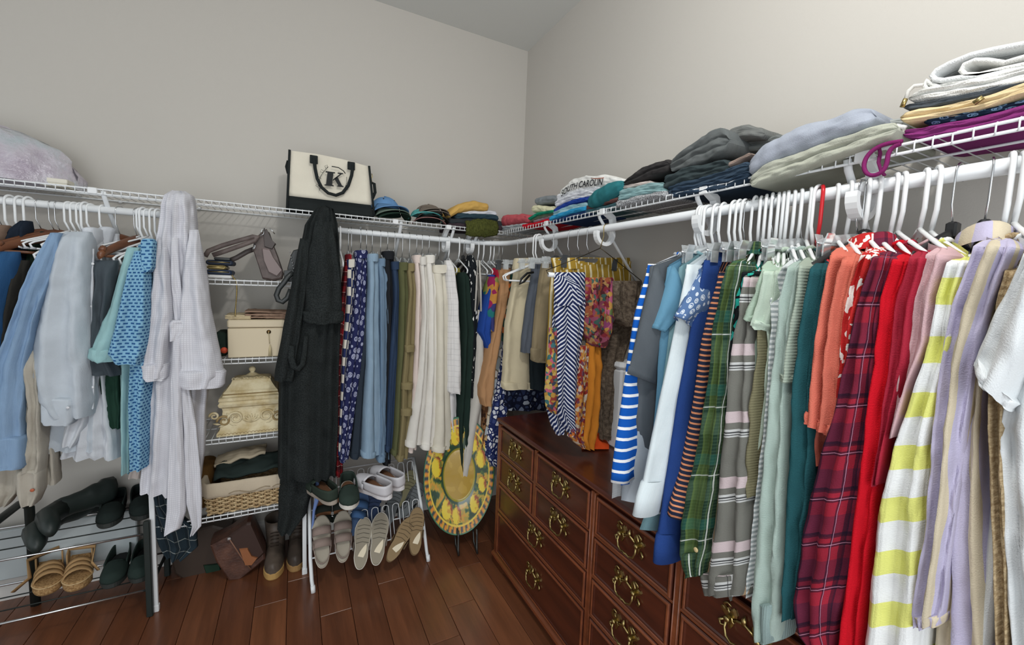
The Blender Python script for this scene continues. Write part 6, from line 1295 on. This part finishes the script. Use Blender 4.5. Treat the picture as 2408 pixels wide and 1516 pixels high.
def upper(F, L, W, h, mat, par, x0=0.02, nm='vamp', toe=1.0):
    rings = []; n = 12
    for k in range(9):
        t = k / 8; x = lerp(x0, L / 2 * 0.985, t); w = W * 0.47 * math.sqrt(max(0.0, 1 - max(0, (t - 0.35) / 0.66) ** 2.4)); hh = lerp(h, 0.03, t ** 1.3) * (1 if t < 0.95 else 0.6)
        rings.append([F.at(x, w * math.cos(PI * q / n), 0.022 + hh * math.sin(PI * q / n) ** 0.8) for q in range(n + 1)])
    return MB().loft(rings, False, True, closed=False).build(nm, mat, par, solid=0.004)
def heelcup(F, L, W, h, mat, par, x0=0.03, nm='heel_counter', fl=0.0):
    n = 22; rings = []
    for j in range(5):
        v = j / 4; r = []
        for k in range(n + 1):
            a = PI / 2 + PI * k / n; x = x0 + (L / 2 + x0) * 0.97 * math.cos(a) if False else None
            t = -1 + 2 * k / n; xx = lerp(-L / 2 * 0.97, x0, abs(t) ** 1.7); yy = math.copysign(W * 0.40 * (1 - (1 - abs(t)) ** 2.2) ** 0.5, t)
            r.append(F.at(xx, yy * (1 + fl * v), 0.022 + v * h * (1.0 if abs(t) < 0.3 else 1 - 0.2 * (abs(t) - 0.3) / 0.7)))
        rings.append(r)
    return MB().loft(rings, closed=False).build(nm, mat, par, solid=0.005)
def slipon(label, pos, fwd, up, c, sc_, inner=(120, 84, 60), gr='shoes on the white rack', L=0.25, W=0.09, sc=1.0):
    F = Sh(pos, fwd, up, sc); t = thing('slip_on_shoe', label, 'shoe', pos, gr)
    sole(F, L, W, ((0, 0.97), (0.004, 1.0), (0.022, 1.0), (0.024, 0.96)), plain(sc_, 0.6), 'sole', t); m = fabric(c) if isinstance(c, tuple) else c
    sole(F, L * 0.9, W * 0.86, ((0.024, 1.0), (0.027, 0.97)), plain(inner, 0.8), 'insole', t)
    upper(F, L, W, 0.048, m, t); heelcup(F, L, W, 0.05, m, t)
    MB().tube([F.at(*p) for p in [(0.02, -0.036, 0.05), (0.028, -0.02, 0.066), (0.03, 0, 0.07), (0.028, 0.02, 0.066), (0.02, 0.036, 0.05)]], 0.0028, 6).build('topline', m, t); return t
def sandal(label, pos, fwd, up, c, strap, gr='shoes on the white rack', L=0.25, W=0.092, sc=1.0, mark=False, straps=((0.045, 0.040), (-0.015, 0.045)), edge=None, treads=True, heelstrap=True):
    F = Sh(pos, fwd, up, sc); t = thing('sandal', label, 'sandal', pos, gr)
    so = sole(F, L, W, ((0, 0.97), (0.003, 1.0), (0.018, 1.0), (0.021, 0.95)), plain(c, 0.75), 'sole', t, 0.008)
    if edge: MB().tube([F.at(x * 1.005, y * 1.01, 0.004) for x, y in outline(L, W)] + [F.at(L / 2 * 1.005, 0, 0.004)], 0.0022, 5).build('edge_piping', plain(edge, 0.6), so)
    if treads:
        for x in (0.0, 0.022, 0.044, 0.066, 0.084): MB().tube([F.at(x - 0.004, -0.032, -0.0008), F.at(x + 0.004, 0, -0.0012), F.at(x - 0.002, 0.032, -0.0008)], 0.0012, 4).build('tread', plain(tuple(int(v * 0.62) for v in c), 0.8), so)
    if mark:
        n = 10; pp = [F.at(-0.006 - 0.066 * k / n, 0.022 - 0.010 * (k / n) ** 2 + 0.004 * math.sin(PI * k / n), -0.001) for k in range(n + 1)] + [F.at(-0.072 + 0.066 * k / n, -0.018 + 0.04 * (k / n) ** 1.6, -0.001) for k in range(1, n)]
        mb = MB(); mb.add(pp + [p - F.u * 0.001 for p in pp], [tuple(range(len(pp))), tuple(range(len(pp), 2 * len(pp)))[::-1]], None, False); mb.build('shank_inlay', plain((224, 212, 186), 0.5), so)
    for x, h in straps:
        rr = []
        for k in range(11):
            a = PI * k / 10; y = 0.044 * math.cos(a); z = 0.012 + h * math.sin(a)
            rr.append([F.at(x - 0.02, y, z), F.at(x + 0.02, y, z - 0.003)])
        MB().loft(rr, closed=False).build('strap', fabric(strap), t, solid=0.004)
    if heelstrap:
        MB().loft([[F.at(-0.01 - 0.10 * math.sin(PI * k / 12), 0.042 * math.cos(PI * k / 12), 0.034 + dz) for dz in (-0.008, 0.008)] for k in range(13)], closed=False).build('heel_strap', fabric(strap), t, solid=0.003)
    return t
# ---------------------------------------------------------------- white wire shoe rack
RX0, RX1 = -1.285, -0.742
rk = thing('shoe_rack', 'white wire shoe rack with hairpin loops', 'rack', ((RX0 + RX1) / 2, -0.36, 0))
for x in (RX0, RX1):
    MB().tube([(x + 0.006, -0.50, 0.0), (x, -0.485, 0.05), (x - 0.004, -0.455, 0.13), (x - 0.004, -0.38, 0.245), (x - 0.004, -0.20, 0.44)], 0.0085, 8).build('front_leg', WHITE, rk)
    MB().tube([(x - 0.004, -0.10, 0.0), (x - 0.004, -0.13, 0.2), (x - 0.004, -0.20, 0.44)], 0.0085, 8).build('rear_leg', WHITE, rk)
    MB().tube([(x + 0.006, -0.503, 0.0), (x + 0.004, -0.496, 0.03)], 0.0105, 10).build('foot_cap', WPLAS, rk)
def slope(z): return lerp(-0.455, -0.20, (z - 0.13) / 0.31)
for z in (0.135, 0.205, 0.30, 0.37, 0.44): MB().tube([(RX0 - 0.004, slope(z), z), (RX1 - 0.004, slope(z), z)], 0.0035, 6).build('cross_bar', WHITE, rk)
for row, (z0, z1) in enumerate(((0.135, 0.25), (0.30, 0.41))):
    for k in range(10):
        x = lerp(RX0 + 0.035, RX1 - 0.035, k / 9); w = 0.017; nrm = Vector((0, -0.77, 0.64)) * 0.03
        b = Vector((x, slope(z0), z0)); tp = Vector((x, slope(z1), z1)) + nrm
        MB().tube([b - Vector((w, 0, 0)), tp - Vector((w, 0, 0.012))] + [tp + Vector((w * math.cos(a), 0.004 * math.sin(a), 0.014 * math.sin(a))) for a in [PI - PI * j / 6 for j in range(1, 6)]] + [tp + Vector((w, 0, -0.012)), b + Vector((w, 0, 0))], 0.0022, 5).build('hairpin_loop', WHITE, rk)
tilt = Vector((0, 0.64, 0.77)); nrm = Vector((0, -0.77, 0.64))
def onrack(px, py, lift=0.05): return onP((px, py), Vector((0, -0.455, 0.13)) + nrm * lift, nrm)
def rackdir(a, b, lift=0.05): return (onrack(*b, lift) - onrack(*a, lift))
TAU = (150, 140, 128)
for lab, a, b, c, st, mk, fl, edge in (
    ('taupe strappy sandal, first from the left on the white rack', (758, 1318), (756, 1228), (158, 150, 136), (142, 126, 118), False, False, (206, 196, 180)),
    ('taupe strappy sandal, second from the left on the white rack', (806, 1308), (806, 1214), (158, 150, 136), (142, 126, 118), False, False, (206, 196, 180)),
    ('taupe sandal hung with its sole outwards, left of the middle pair', (846, 1336), (858, 1218), (146, 138, 122), (130, 120, 110), True, True, (206, 200, 188)),
    ('taupe sandal hung with its sole outwards, right of the middle pair', (884, 1328), (898, 1205), (146, 138, 122), (130, 120, 110), True, True, (206, 200, 188)),
    ('brown sandal with its sole outwards lying aslant on the rack', (920, 1308), (966, 1226), (138, 116, 84), (110, 92, 70), True, True, None),
    ('brown sandal with its sole outwards at the right end of the rack', (976, 1300), (982, 1196), (138, 116, 84), (110, 92, 70), True, True, None)):
    A, B = onrack(*a), onrack(*b); d = B - A; L = d.length; sc = min(1.25, max(0.9, L / 0.25))
    up = -nrm if fl else nrm
    sandal(lab, (A + B) / 2, d, up, c, st, sc=sc, mark=mk, edge=edge, treads=fl, heelstrap=not fl)
def onr2(px, py, lift=0.03): return onP((px, py), Vector((0, -0.30, 0.32)) + Vector((0, 0, lift)), Vector((0, -0.25, 0.97)).normalized())
for lab, a, b, c, s_, z in (('dark green slip on shoe at the back left of the rack', (776, 1178), (742, 1150), (52, 62, 54), (160, 150, 138), 0.02), ('dark green slip on shoe with white toe rim', (816, 1140), (823, 1200), (50, 62, 56), (206, 202, 194), 0.02), ('white canvas slip on shoe, left one', (906, 1168), (852, 1142), (206, 204, 208), (222, 220, 222), 0.03), ('white canvas slip on shoe, right one', (934, 1146), (890, 1122), (208, 206, 210), (222, 220, 222), 0.03)):
    A = onP(a, Vector((0, -0.24, 0.42 + z)), Vector((0, 0, 1))); B = onP(b, Vector((0, -0.24, 0.42 + z)), Vector((0, 0, 1))); d = B - A
    if d.length < 0.05: d = Vector((0, -1, 0))
    slipon(lab, (A + B) / 2, d, Vector((0, -0.25, 1)), c, s_, sc=1.0)
for lab, a, b, c, st in (('denim blue sandal behind the taupe pair', (836, 1236), (850, 1180), (60, 84, 120), (66, 96, 136)), ('navy sandal behind the middle soles', (876, 1214), (880, 1168), (40, 56, 88), (44, 62, 96)), ('charcoal sandal sole in the upper row', (918, 1206), (930, 1166), (84, 88, 90), (50, 52, 54)), ('grey sandal sole at the upper right of the rack', (956, 1192), (978, 1158), (92, 96, 98), (56, 58, 60)), ('olive sandal sole at the top right of the rack', (954, 1166), (962, 1134), (108, 104, 78), (70, 68, 50)), ('brown insole sandal behind the taupe ones, left', (762, 1248), (760, 1190), (126, 82, 52), (40, 44, 40)), ('brown insole sandal behind the taupe ones, right', (800, 1240), (802, 1186), (126, 82, 52), (40, 44, 40))):
    A, B = onrack(*a, 0.012), onrack(*b, 0.012); d = (B - A); d = d if d.length > 0.03 else tilt
    sandal(lab, (A + B) / 2, d, -nrm if 'sole' in lab and 'insole' not in lab else nrm, c, st, sc=max(0.85, min(1.05, d.length / 0.2)), treads='sole' in lab and 'insole' not in lab, heelstrap=False)
# ---------------------------------------------------------------- platter on a stand
plt_ = thing('ceramic_platter', 'large yellow and green ceramic platter painted with lemons', 'platter', (-0.585, -0.42, 0.06))
PC = onY((1080, 1116), -0.43); tilt_ = math.radians(9); yawp = math.radians(-14)
prx, prz = 0.192, 0.315
def platept(u, v, d): 
    R = Matrix.Rotation(yawp, 3, 'Z') @ Matrix.Rotation(-tilt_, 3, 'X'); return PC + R @ Vector((u * prx, d, v * prz))
def paint(x, y):
    r = math.hypot(x, y); a = math.atan2(y, x); n = nz(x * 6, y * 6, 3.1); n2 = nz(x * 14, y * 14, 8.0)
    G1, G2, Y1, Y2, OR, NV, RD = (30, 66, 42), (66, 100, 46), (206, 170, 40), (172, 138, 38), (214, 138, 40), (40, 62, 66), (120, 44, 26)
    if r > 0.975: return (46, 110, 76)
    if r > 0.87:
        k = (a / (2 * PI) * 46 + 1.6 * (r - 0.87)) % 1.0; return NV if k < 0.42 else (OR if k < 0.86 else Y1)
    if r > 0.835: return (226, 196, 70)
    if r > 0.50:
        for fx, fy, fr in ((-0.34, -0.56, 0.17), (-0.06, -0.68, 0.14), (-0.64, 0.16, 0.165), (-0.58, 0.40, 0.14), (0.44, -0.50, 0.15), (0.66, -0.18, 0.13), (0.62, 0.26, 0.15), (0.42, 0.54, 0.14), (-0.12, 0.68, 0.16)):
            dx, dy = x - fx, (y - fy); q = math.hypot(dx * 1.1, dy * 0.9) / fr
            if q < 1:
                if q > 0.94: return (110, 70, 30)
                s = dx / fr * 0.8 + dy / fr * 0.3 + 0.5 * n2
                return (226, 200, 56) if s < 0.2 else ((206, 156, 40) if s < 0.45 else ((150, 66, 34) if s < 0.8 else (96, 116, 44)))
        lf = nz(x * 5 + 3 * math.sin(a * 3), y * 5, 1.0) + 0.35 * n2 + 0.18 * math.sin(a * 11)
        if lf > 0.14: return G1
        if lf > -0.04: return G2
        if lf > -0.16: return (190, 160, 52)
        return (206, 150, 48) if n2 > -0.1 else (170, 150, 60)
    if r > 0.455: return G1
    if r > 0.43: return (160, 150, 60)
    return Y2 if n < 0.15 else (184, 150, 52)
nr, na = 64, 176
prof = lambda r: (-0.016 * max(0, (r - 0.45) / 0.55) ** 0.8 if r > 0.45 else 0.004 * (1 - 0))
vs = []; cols = []
for j in range(nr + 1):
    r = j / nr
    for i in range(na):
        a = 2 * PI * i / na; x, y = r * math.cos(a), r * math.sin(a); d = prof(r); vs.append(platept(x, y, d)); cols.append(lin(paint(x, y)))
fs = [(j * na + i, j * na + (i + 1) % na, (j + 1) * na + (i + 1) % na, (j + 1) * na + i) for j in range(nr) for i in range(na)]
pm_ = MB().add(vs, fs)
PM = NT('painted_majolica', 0.12, 0.5); atn = PM.n('ShaderNodeVertexColor', layer_name='paint'); PM.col(atn.outputs[0]); PM.b.inputs['Coat Weight'].default_value = 0.5
po = pm_.build('dish', PM.m, plt_)
ca = po.data.color_attributes.new('paint', 'FLOAT_COLOR', 'POINT')
for k, c in enumerate(cols): ca.data[k].color = c
MB().loft([[platept(r * math.cos(a), r * math.sin(a), d) for a in [2 * PI * k / 64 for k in range(64)]] for r, d in ((1.0, -0.016), (1.012, -0.012), (1.0, -0.006), (0.5, 0.012), (0.2, 0.014))], False, True).build('underside', plain((52, 104, 76), 0.2), plt_)
pst = thing('platter_stand', 'black metal easel stand holding the painted platter', 'stand', (-0.585, -0.45, 0))
IRON = plain((74, 74, 72), 0.35, 0.5, 0.8)
for sx in (-0.0, 0.13):
    b = platept(-0.05 + sx * 4, -0.985, -0.02); MB().tube([b + Vector((0, -0.012, 0.03)), b + Vector((0, -0.018, 0.0)), Vector((b.x - 0.004, b.y - 0.03, 0.035)), Vector((b.x - 0.006, b.y - 0.045, 0.012)), Vector((b.x, b.y - 0.03, 0.004)), Vector((b.x + 0.004, b.y + 0.03, 0.03)), Vector((b.x, b.y + 0.09, 0.30))], 0.006, 7).build('leg', IRON, pst)
# ---------------------------------------------------------------- bags and boots on the floor by the tower
BL = NT('worn_brown_leather', 0.36, 0.5); bn_ = BL.noise(BL.obj(), 14, 5); BL.col(BL.ramp(bn_, [(0.3, lin((58, 36, 30))), (0.68, lin((104, 70, 56)))])); BL.bump(BL.noise(BL.obj(), 90, 4), 0.5, 0.003); BL = BL.m
lb = thing('leather_satchel', 'worn brown leather satchel leaning on its corner', 'bag', onZ((560, 1365), 0.0), 'leather bags on the floor')
LY = onZ((560, 1368), 0.0).y + 0.02
slab([(494, 1284), (538, 1262), (580, 1232), (590, 1230), (622, 1300), (624, 1315), (600, 1335), (562, 1366), (538, 1366), (508, 1322)], LY, 0.12, BL, 'body', lb)
slab([(538, 1262), (580, 1231), (590, 1230), (622, 1300), (606, 1316), (576, 1330), (552, 1286)], LY - 0.012, 0.02, plain((58, 40, 34), 0.45), 'flap', lb)
slab([(562, 1292), (582, 1290), (592, 1308), (606, 1312), (592, 1330), (576, 1330)], LY - 0.02, 0.02, plain((146, 92, 58), 0.5), 'pocket', lb)
MB().tube([onY(q, LY - 0.012) for q in ((538, 1264), (555, 1290), (572, 1316), (590, 1338))], 0.003, 6).build('seam', plain((128, 92, 74), 0.5), lb)
for q in ((539, 1266),): p = onY(q, LY - 0.014); MB().bbox(tuple(p - Vector((0.008, 0.004, 0.006))), tuple(p + Vector((0.008, 0.004, 0.006))), 0.002).build('buckle', STEEL, lb)
lb2 = thing('leather_tote', 'dark brown leather tote slumped behind the satchel', 'bag', onZ((450, 1365), 0.0), 'leather bags on the floor')
LY2 = onZ((450, 1368), 0.0).y + 0.05
slab([(400, 1310), (440, 1252), (500, 1236), (540, 1246), (546, 1300), (520, 1352), (440, 1370), (410, 1350)], LY2, 0.14, plain((62, 50, 42), 0.45, name='dark_leather'), 'body', lb2)
slab([(478, 1330), (515, 1326), (520, 1346), (486, 1354)], LY2 - 0.008, 0.012, fabric((40, 60, 48)), 'side_panel', lb2)
MB().tube([onY(q, LY2 - 0.01) for q in ((436, 1368), (470, 1362), (500, 1356), (520, 1348))], 0.0035, 6).build('zip', STEEL, lb2)
# dark plaid cloth hanging behind the robe
drape('dark blue tartan shawl hanging below the waffle robe', 'shawl', [(1120, 352, 384), (1180, 354, 400), (1240, 360, 462), (1280, 376, 466), (1310, 394, 430)], -0.33, 0.03, fabric((40, 52, 60), 'plaid', bands=PL(('u', 0.05, 0, 0.05, (190, 196, 190), 0.7), ('v', 0.06, 0, 0.05, (190, 196, 190), 0.6), ('u', 0.05, 0.3, 0.35, (24, 30, 34), 0.6))), 4, 0.012, name='tartan_shawl')
def boot(label, a, b, h, c, solec, y=None, gr='brown ankle boots'):
    A, B = onZ(a, 0.0), onZ(b, 0.0); d = B - A; L = 0.27; F = Sh(A + d.normalized() * L / 2 if d.length > 0 else A, d, (0, 0, 1))
    t = thing('ankle_boot', label, 'boot', F.p, gr); m = NT('boot_leather', 0.5, 0.4); m.col(m.ramp(m.noise(m.obj(), 20, 4), [(0.3, lin(tuple(int(v * 0.7) for v in c))), (0.7, lin(c))])); m = m.m
    sole(F, L, 0.095, ((0, 0.97), (0.006, 1.0), (0.03, 1.0), (0.033, 0.96)), plain(solec, 0.6), 'sole', t)
    rings = []; n = 18
    for k in range(10):
        tt = k / 9; x = lerp(-0.0, L / 2 * 0.97, tt); w = 0.043 * math.sqrt(max(0, 1 - max(0, (tt - 0.3) / 0.72) ** 2.2)); hh = lerp(0.085, 0.045, tt)
        rings.append([F.at(x, w * math.cos(PI * q / 12), 0.03 + hh * math.sin(PI * q / 12) ** 0.8) for q in range(13)])
    MB().loft(rings, False, True, closed=False).build('vamp', m, t)
    MB().loft([[F.at(-0.055 + sx * math.cos(q) + lean, sy * math.sin(q), z) for q in [2 * PI * j / n for j in range(n)]] for z, sx, sy, lean in ((0.03, 0.075, 0.042, 0), (0.08, 0.072, 0.042, 0), (0.12, 0.06, 0.042, -0.002), (0.16, 0.058, 0.045, -0.004), (h, 0.064, 0.05, -0.006), (h - 0.002, 0.058, 0.045, -0.006), (0.1, 0.05, 0.036, 0))]).build('shaft', m, t)
    for k in range(5): MB().tube([F.at(0.02 - 0.006 * k, -0.018, 0.105 + 0.014 * k), F.at(0.03 - 0.006 * k, 0, 0.112 + 0.014 * k), F.at(0.02 - 0.006 * k, 0.018, 0.105 + 0.014 * k)], 0.0022, 5).build('lace', plain((54, 44, 36), 0.7), t)
    return t
boot('brown ankle boot with tan rubber sole, left of the pair', (652, 1288), (644, 1346), 0.215, (96, 84, 74), (176, 140, 84))
boot('dark brown lace boot, right of the pair', (704, 1272), (696, 1332), 0.25, (74, 64, 56), (150, 116, 72))
# ---------------------------------------------------------------- black shoe rack at the left
QY = -0.37; QB = -0.10; qx0, qx1 = -2.42, -1.905
br_ = thing('shoe_rack', 'black shoe rack with chrome rails at the left edge', 'rack', ((qx0 + qx1) / 2, -0.24, 0))
PB = plain((30, 38, 36), 0.45, name='black_tube')
xr, xl_ = onY((352, 1400), QY).x, -2.29
MB().bbox((xr - 0.011, QY - 0.011, 0), (xr + 0.011, QY + 0.011, 0.42), 0.003).build('post', PB, br_)
MB().bbox((xr - 0.011, QB - 0.011, 0), (xr + 0.011, QB + 0.011, 0.42), 0.003).build('post', PB, br_)
p1, p2 = onY((72, 1180), -0.2), onY((72, 1410), -0.2)
for yy in (QB,):
    xx = onY((76, 1300), yy).x
    MB().tube([(xx, yy, 0.0), (xx, yy, 0.44), (xx - 0.012, yy - 0.03, 0.475), (xx - 0.02, QY + 0.04, 0.475), (xx - 0.02, QY + 0.004, 0.44), (xx - 0.02, QY, 0.0)], 0.017, 8, flat=0.75).build('side_frame', PB, br_)
for z in (0.365, 0.118):
    for y, r in ((QY, 0.0045), (QB, 0.0045)): MB().tube([(-2.75, y, z), (xr, y, z)], r, 8).build('rail', STEEL, br_)
    for k in range(2): MB().tube([(-2.75, lerp(QY, QB, (k + 1) / 3), z - 0.004), (xr, lerp(QY, QB, (k + 1) / 3), z - 0.004)], 0.0025, 6).build('inner_rail', PB, br_)
    MB().tube([(xr, QY, z), (xr, QB, z)], 0.007, 6).build('end_bar', PB, br_)
# shoes on it
def onlev(q, z): return onZ(q, z)
BG = 'shoes on the black rack'
z1, z2 = 0.118 + 0.005, 0.365 + 0.005
CORK = (170, 136, 96)
for lab, a, b in (('tan cork sandal with ankle strap, left one', (122, 1322), (112, 1410)), ('tan cork sandal with ankle strap, right one', (196, 1312), (178, 1400))):
    A, B = onlev(a, z1), onlev(b, z1); Fs = Sh((A + B) / 2, B - A, (0, 0.0, 1)); t = thing('cork_sandal', lab, 'sandal', Fs.p, BG); ck_ = NT('cork', 0.8, 0.2); ck_.col(ck_.ramp(ck_.noise(ck_.obj(), 150, 3), [(0.35, lin((132, 98, 62))), (0.65, lin((184, 150, 104)))])); ck_ = ck_.m
    L = 0.24
    o = sole(Fs, L, 0.096, ((0, 0.96), (0.008, 1.0), (0.036, 1.0), (0.040, 0.95)), ck_, 'cork_sole', t, 0.03)
    MB().tube([Fs.at(x * 1.004, y * 1.01, 0.034 + 0.03 * max(0, -x / (L / 2))) for x, y in outline(L, 0.096)] + [Fs.at(L / 2, 0, 0.034)], 0.003, 5).build('welt', plain((196, 166, 122), 0.7), o)
    tan = fabric((178, 144, 102))
    for x, h in ((0.062, 0.042), (0.035, 0.05), (0.008, 0.055)):
        MB().loft([[Fs.at(x - 0.013, 0.044 * math.cos(PI * k / 10), 0.03 + h * math.sin(PI * k / 10)), Fs.at(x + 0.013, 0.044 * math.cos(PI * k / 10), 0.028 + h * math.sin(PI * k / 10))] for k in range(11)], closed=False).build('strap', tan, t, solid=0.004)
    heelcup(Fs, L, 0.096, 0.085, tan, t, -0.03, 'heel_cup')
    sgn = -1 if 'left' in lab else 1
    MB().tube([Fs.at(-0.05, sgn * -0.03, 0.11), Fs.at(-0.03, sgn * -0.10 * 0 + (-0.06 if sgn < 0 else 0.05), 0.10)] + [onY(q, Fs.p.y - 0.05) for q in (((70, 1358), (30, 1392)) if 'left' in lab else ((216, 1322), (232, 1340)))], 0.009, 6, flat=0.3).build('ankle_strap', tan, t)
DK = (44, 56, 52)
for lab, a, b, z, c in (('dark sneaker on the lower black rack, left one', (290, 1310), (262, 1380), z1, DK), ('dark sneaker on the lower black rack, right one', (346, 1300), (328, 1368), z1, DK), ('black loafer on the upper black rack', (282, 1178), (250, 1246), z2, (38, 46, 44)), ('black loafer with round opening at the right of the upper rack', (330, 1160), (338, 1236), z2, (38, 46, 44))):
    A, B = onlev(a, z), onlev(b, z); slipon(lab, (A + B) / 2, B - A, (0, 0, 1), c, (46, 50, 48), (34, 36, 36), BG)
for lab, a, b, hgt in (('tall black boot lying on its side on the upper rack, front one', (250, 1160), (90, 1240), 0.05), ('tall black boot lying on its side on the upper rack, rear one', (262, 1150), (120, 1205), 0.10)):
    A, B = onlev(a, z2 + hgt), onlev(b, z2 + hgt); t = thing('tall_boot', lab, 'boot', (A + B) / 2 - Vector((0, 0, hgt)), BG); bm = plain((36, 44, 42), 0.45, 0.4, name='matt_black_leather')
    d = (B - A).normalized(); P_ = [A.lerp(B, k / 10) for k in range(11)]
    MB().tube([p + Vector((0, 0, 0.01 * nz(i * 0.8, hgt * 9))) for i, p in enumerate(P_)], [0.058, 0.06, 0.056, 0.052, 0.05, 0.046, 0.044, 0.042, 0.044, 0.042, 0.03], 12, flat=0.7).build('shaft', bm, t)
    ft_ = B + Vector((0.0, -0.02, 0)); MB().tube([B - d * 0.03, B + Vector((0.0, -0.03, -0.005)), B + Vector((0.03, -0.09, -0.012)), B + Vector((0.05, -0.14, -0.018))], [0.042, 0.044, 0.038, 0.018], 10, flat=0.8).build('foot', bm, t)
pz = onY((60, 1340), -0.06)
single(MB().bbox((-2.7, -0.085, 0.13), (onY((330, 1340), -0.06).x, -0.055, 0.345), 0.004), 'storage_board', plain((176, 184, 186), 0.6), 'pale grey board standing behind the black shoe rack', 'board')
# ---------------------------------------------------------------- small buttons
def button_on(prefix, q, x=None, y=None, c=(196, 176, 130), r=0.006):
    o = next((k for k in bpy.data.objects if k.get('label', '').startswith(prefix)), None)
    p = onX(q, x) if x is not None else onY(q, y); d = Vector((-1, 0, 0)) if x is not None else Vector((0, -1, 0))
    MB().tube([p, p + d * 0.002, p + d * 0.003], [r, r, r * 0.7], 10).build('button', plain(c, 0.4), o)
button_on('dark green plaid flannel', (1637, 1292), x=-0.502)
button_on('crumpled beige linen', (76, 1152), y=-0.482, c=(170, 90, 60))
button_on('pale grey blue oxford', (160, 958), y=-0.498, c=(206, 208, 212), r=0.005)
for q in ((218, 620), (217, 720), (221, 820), (218, 910)): button_on('white button shirt', q, y=-0.436, c=(220, 222, 224), r=0.005)
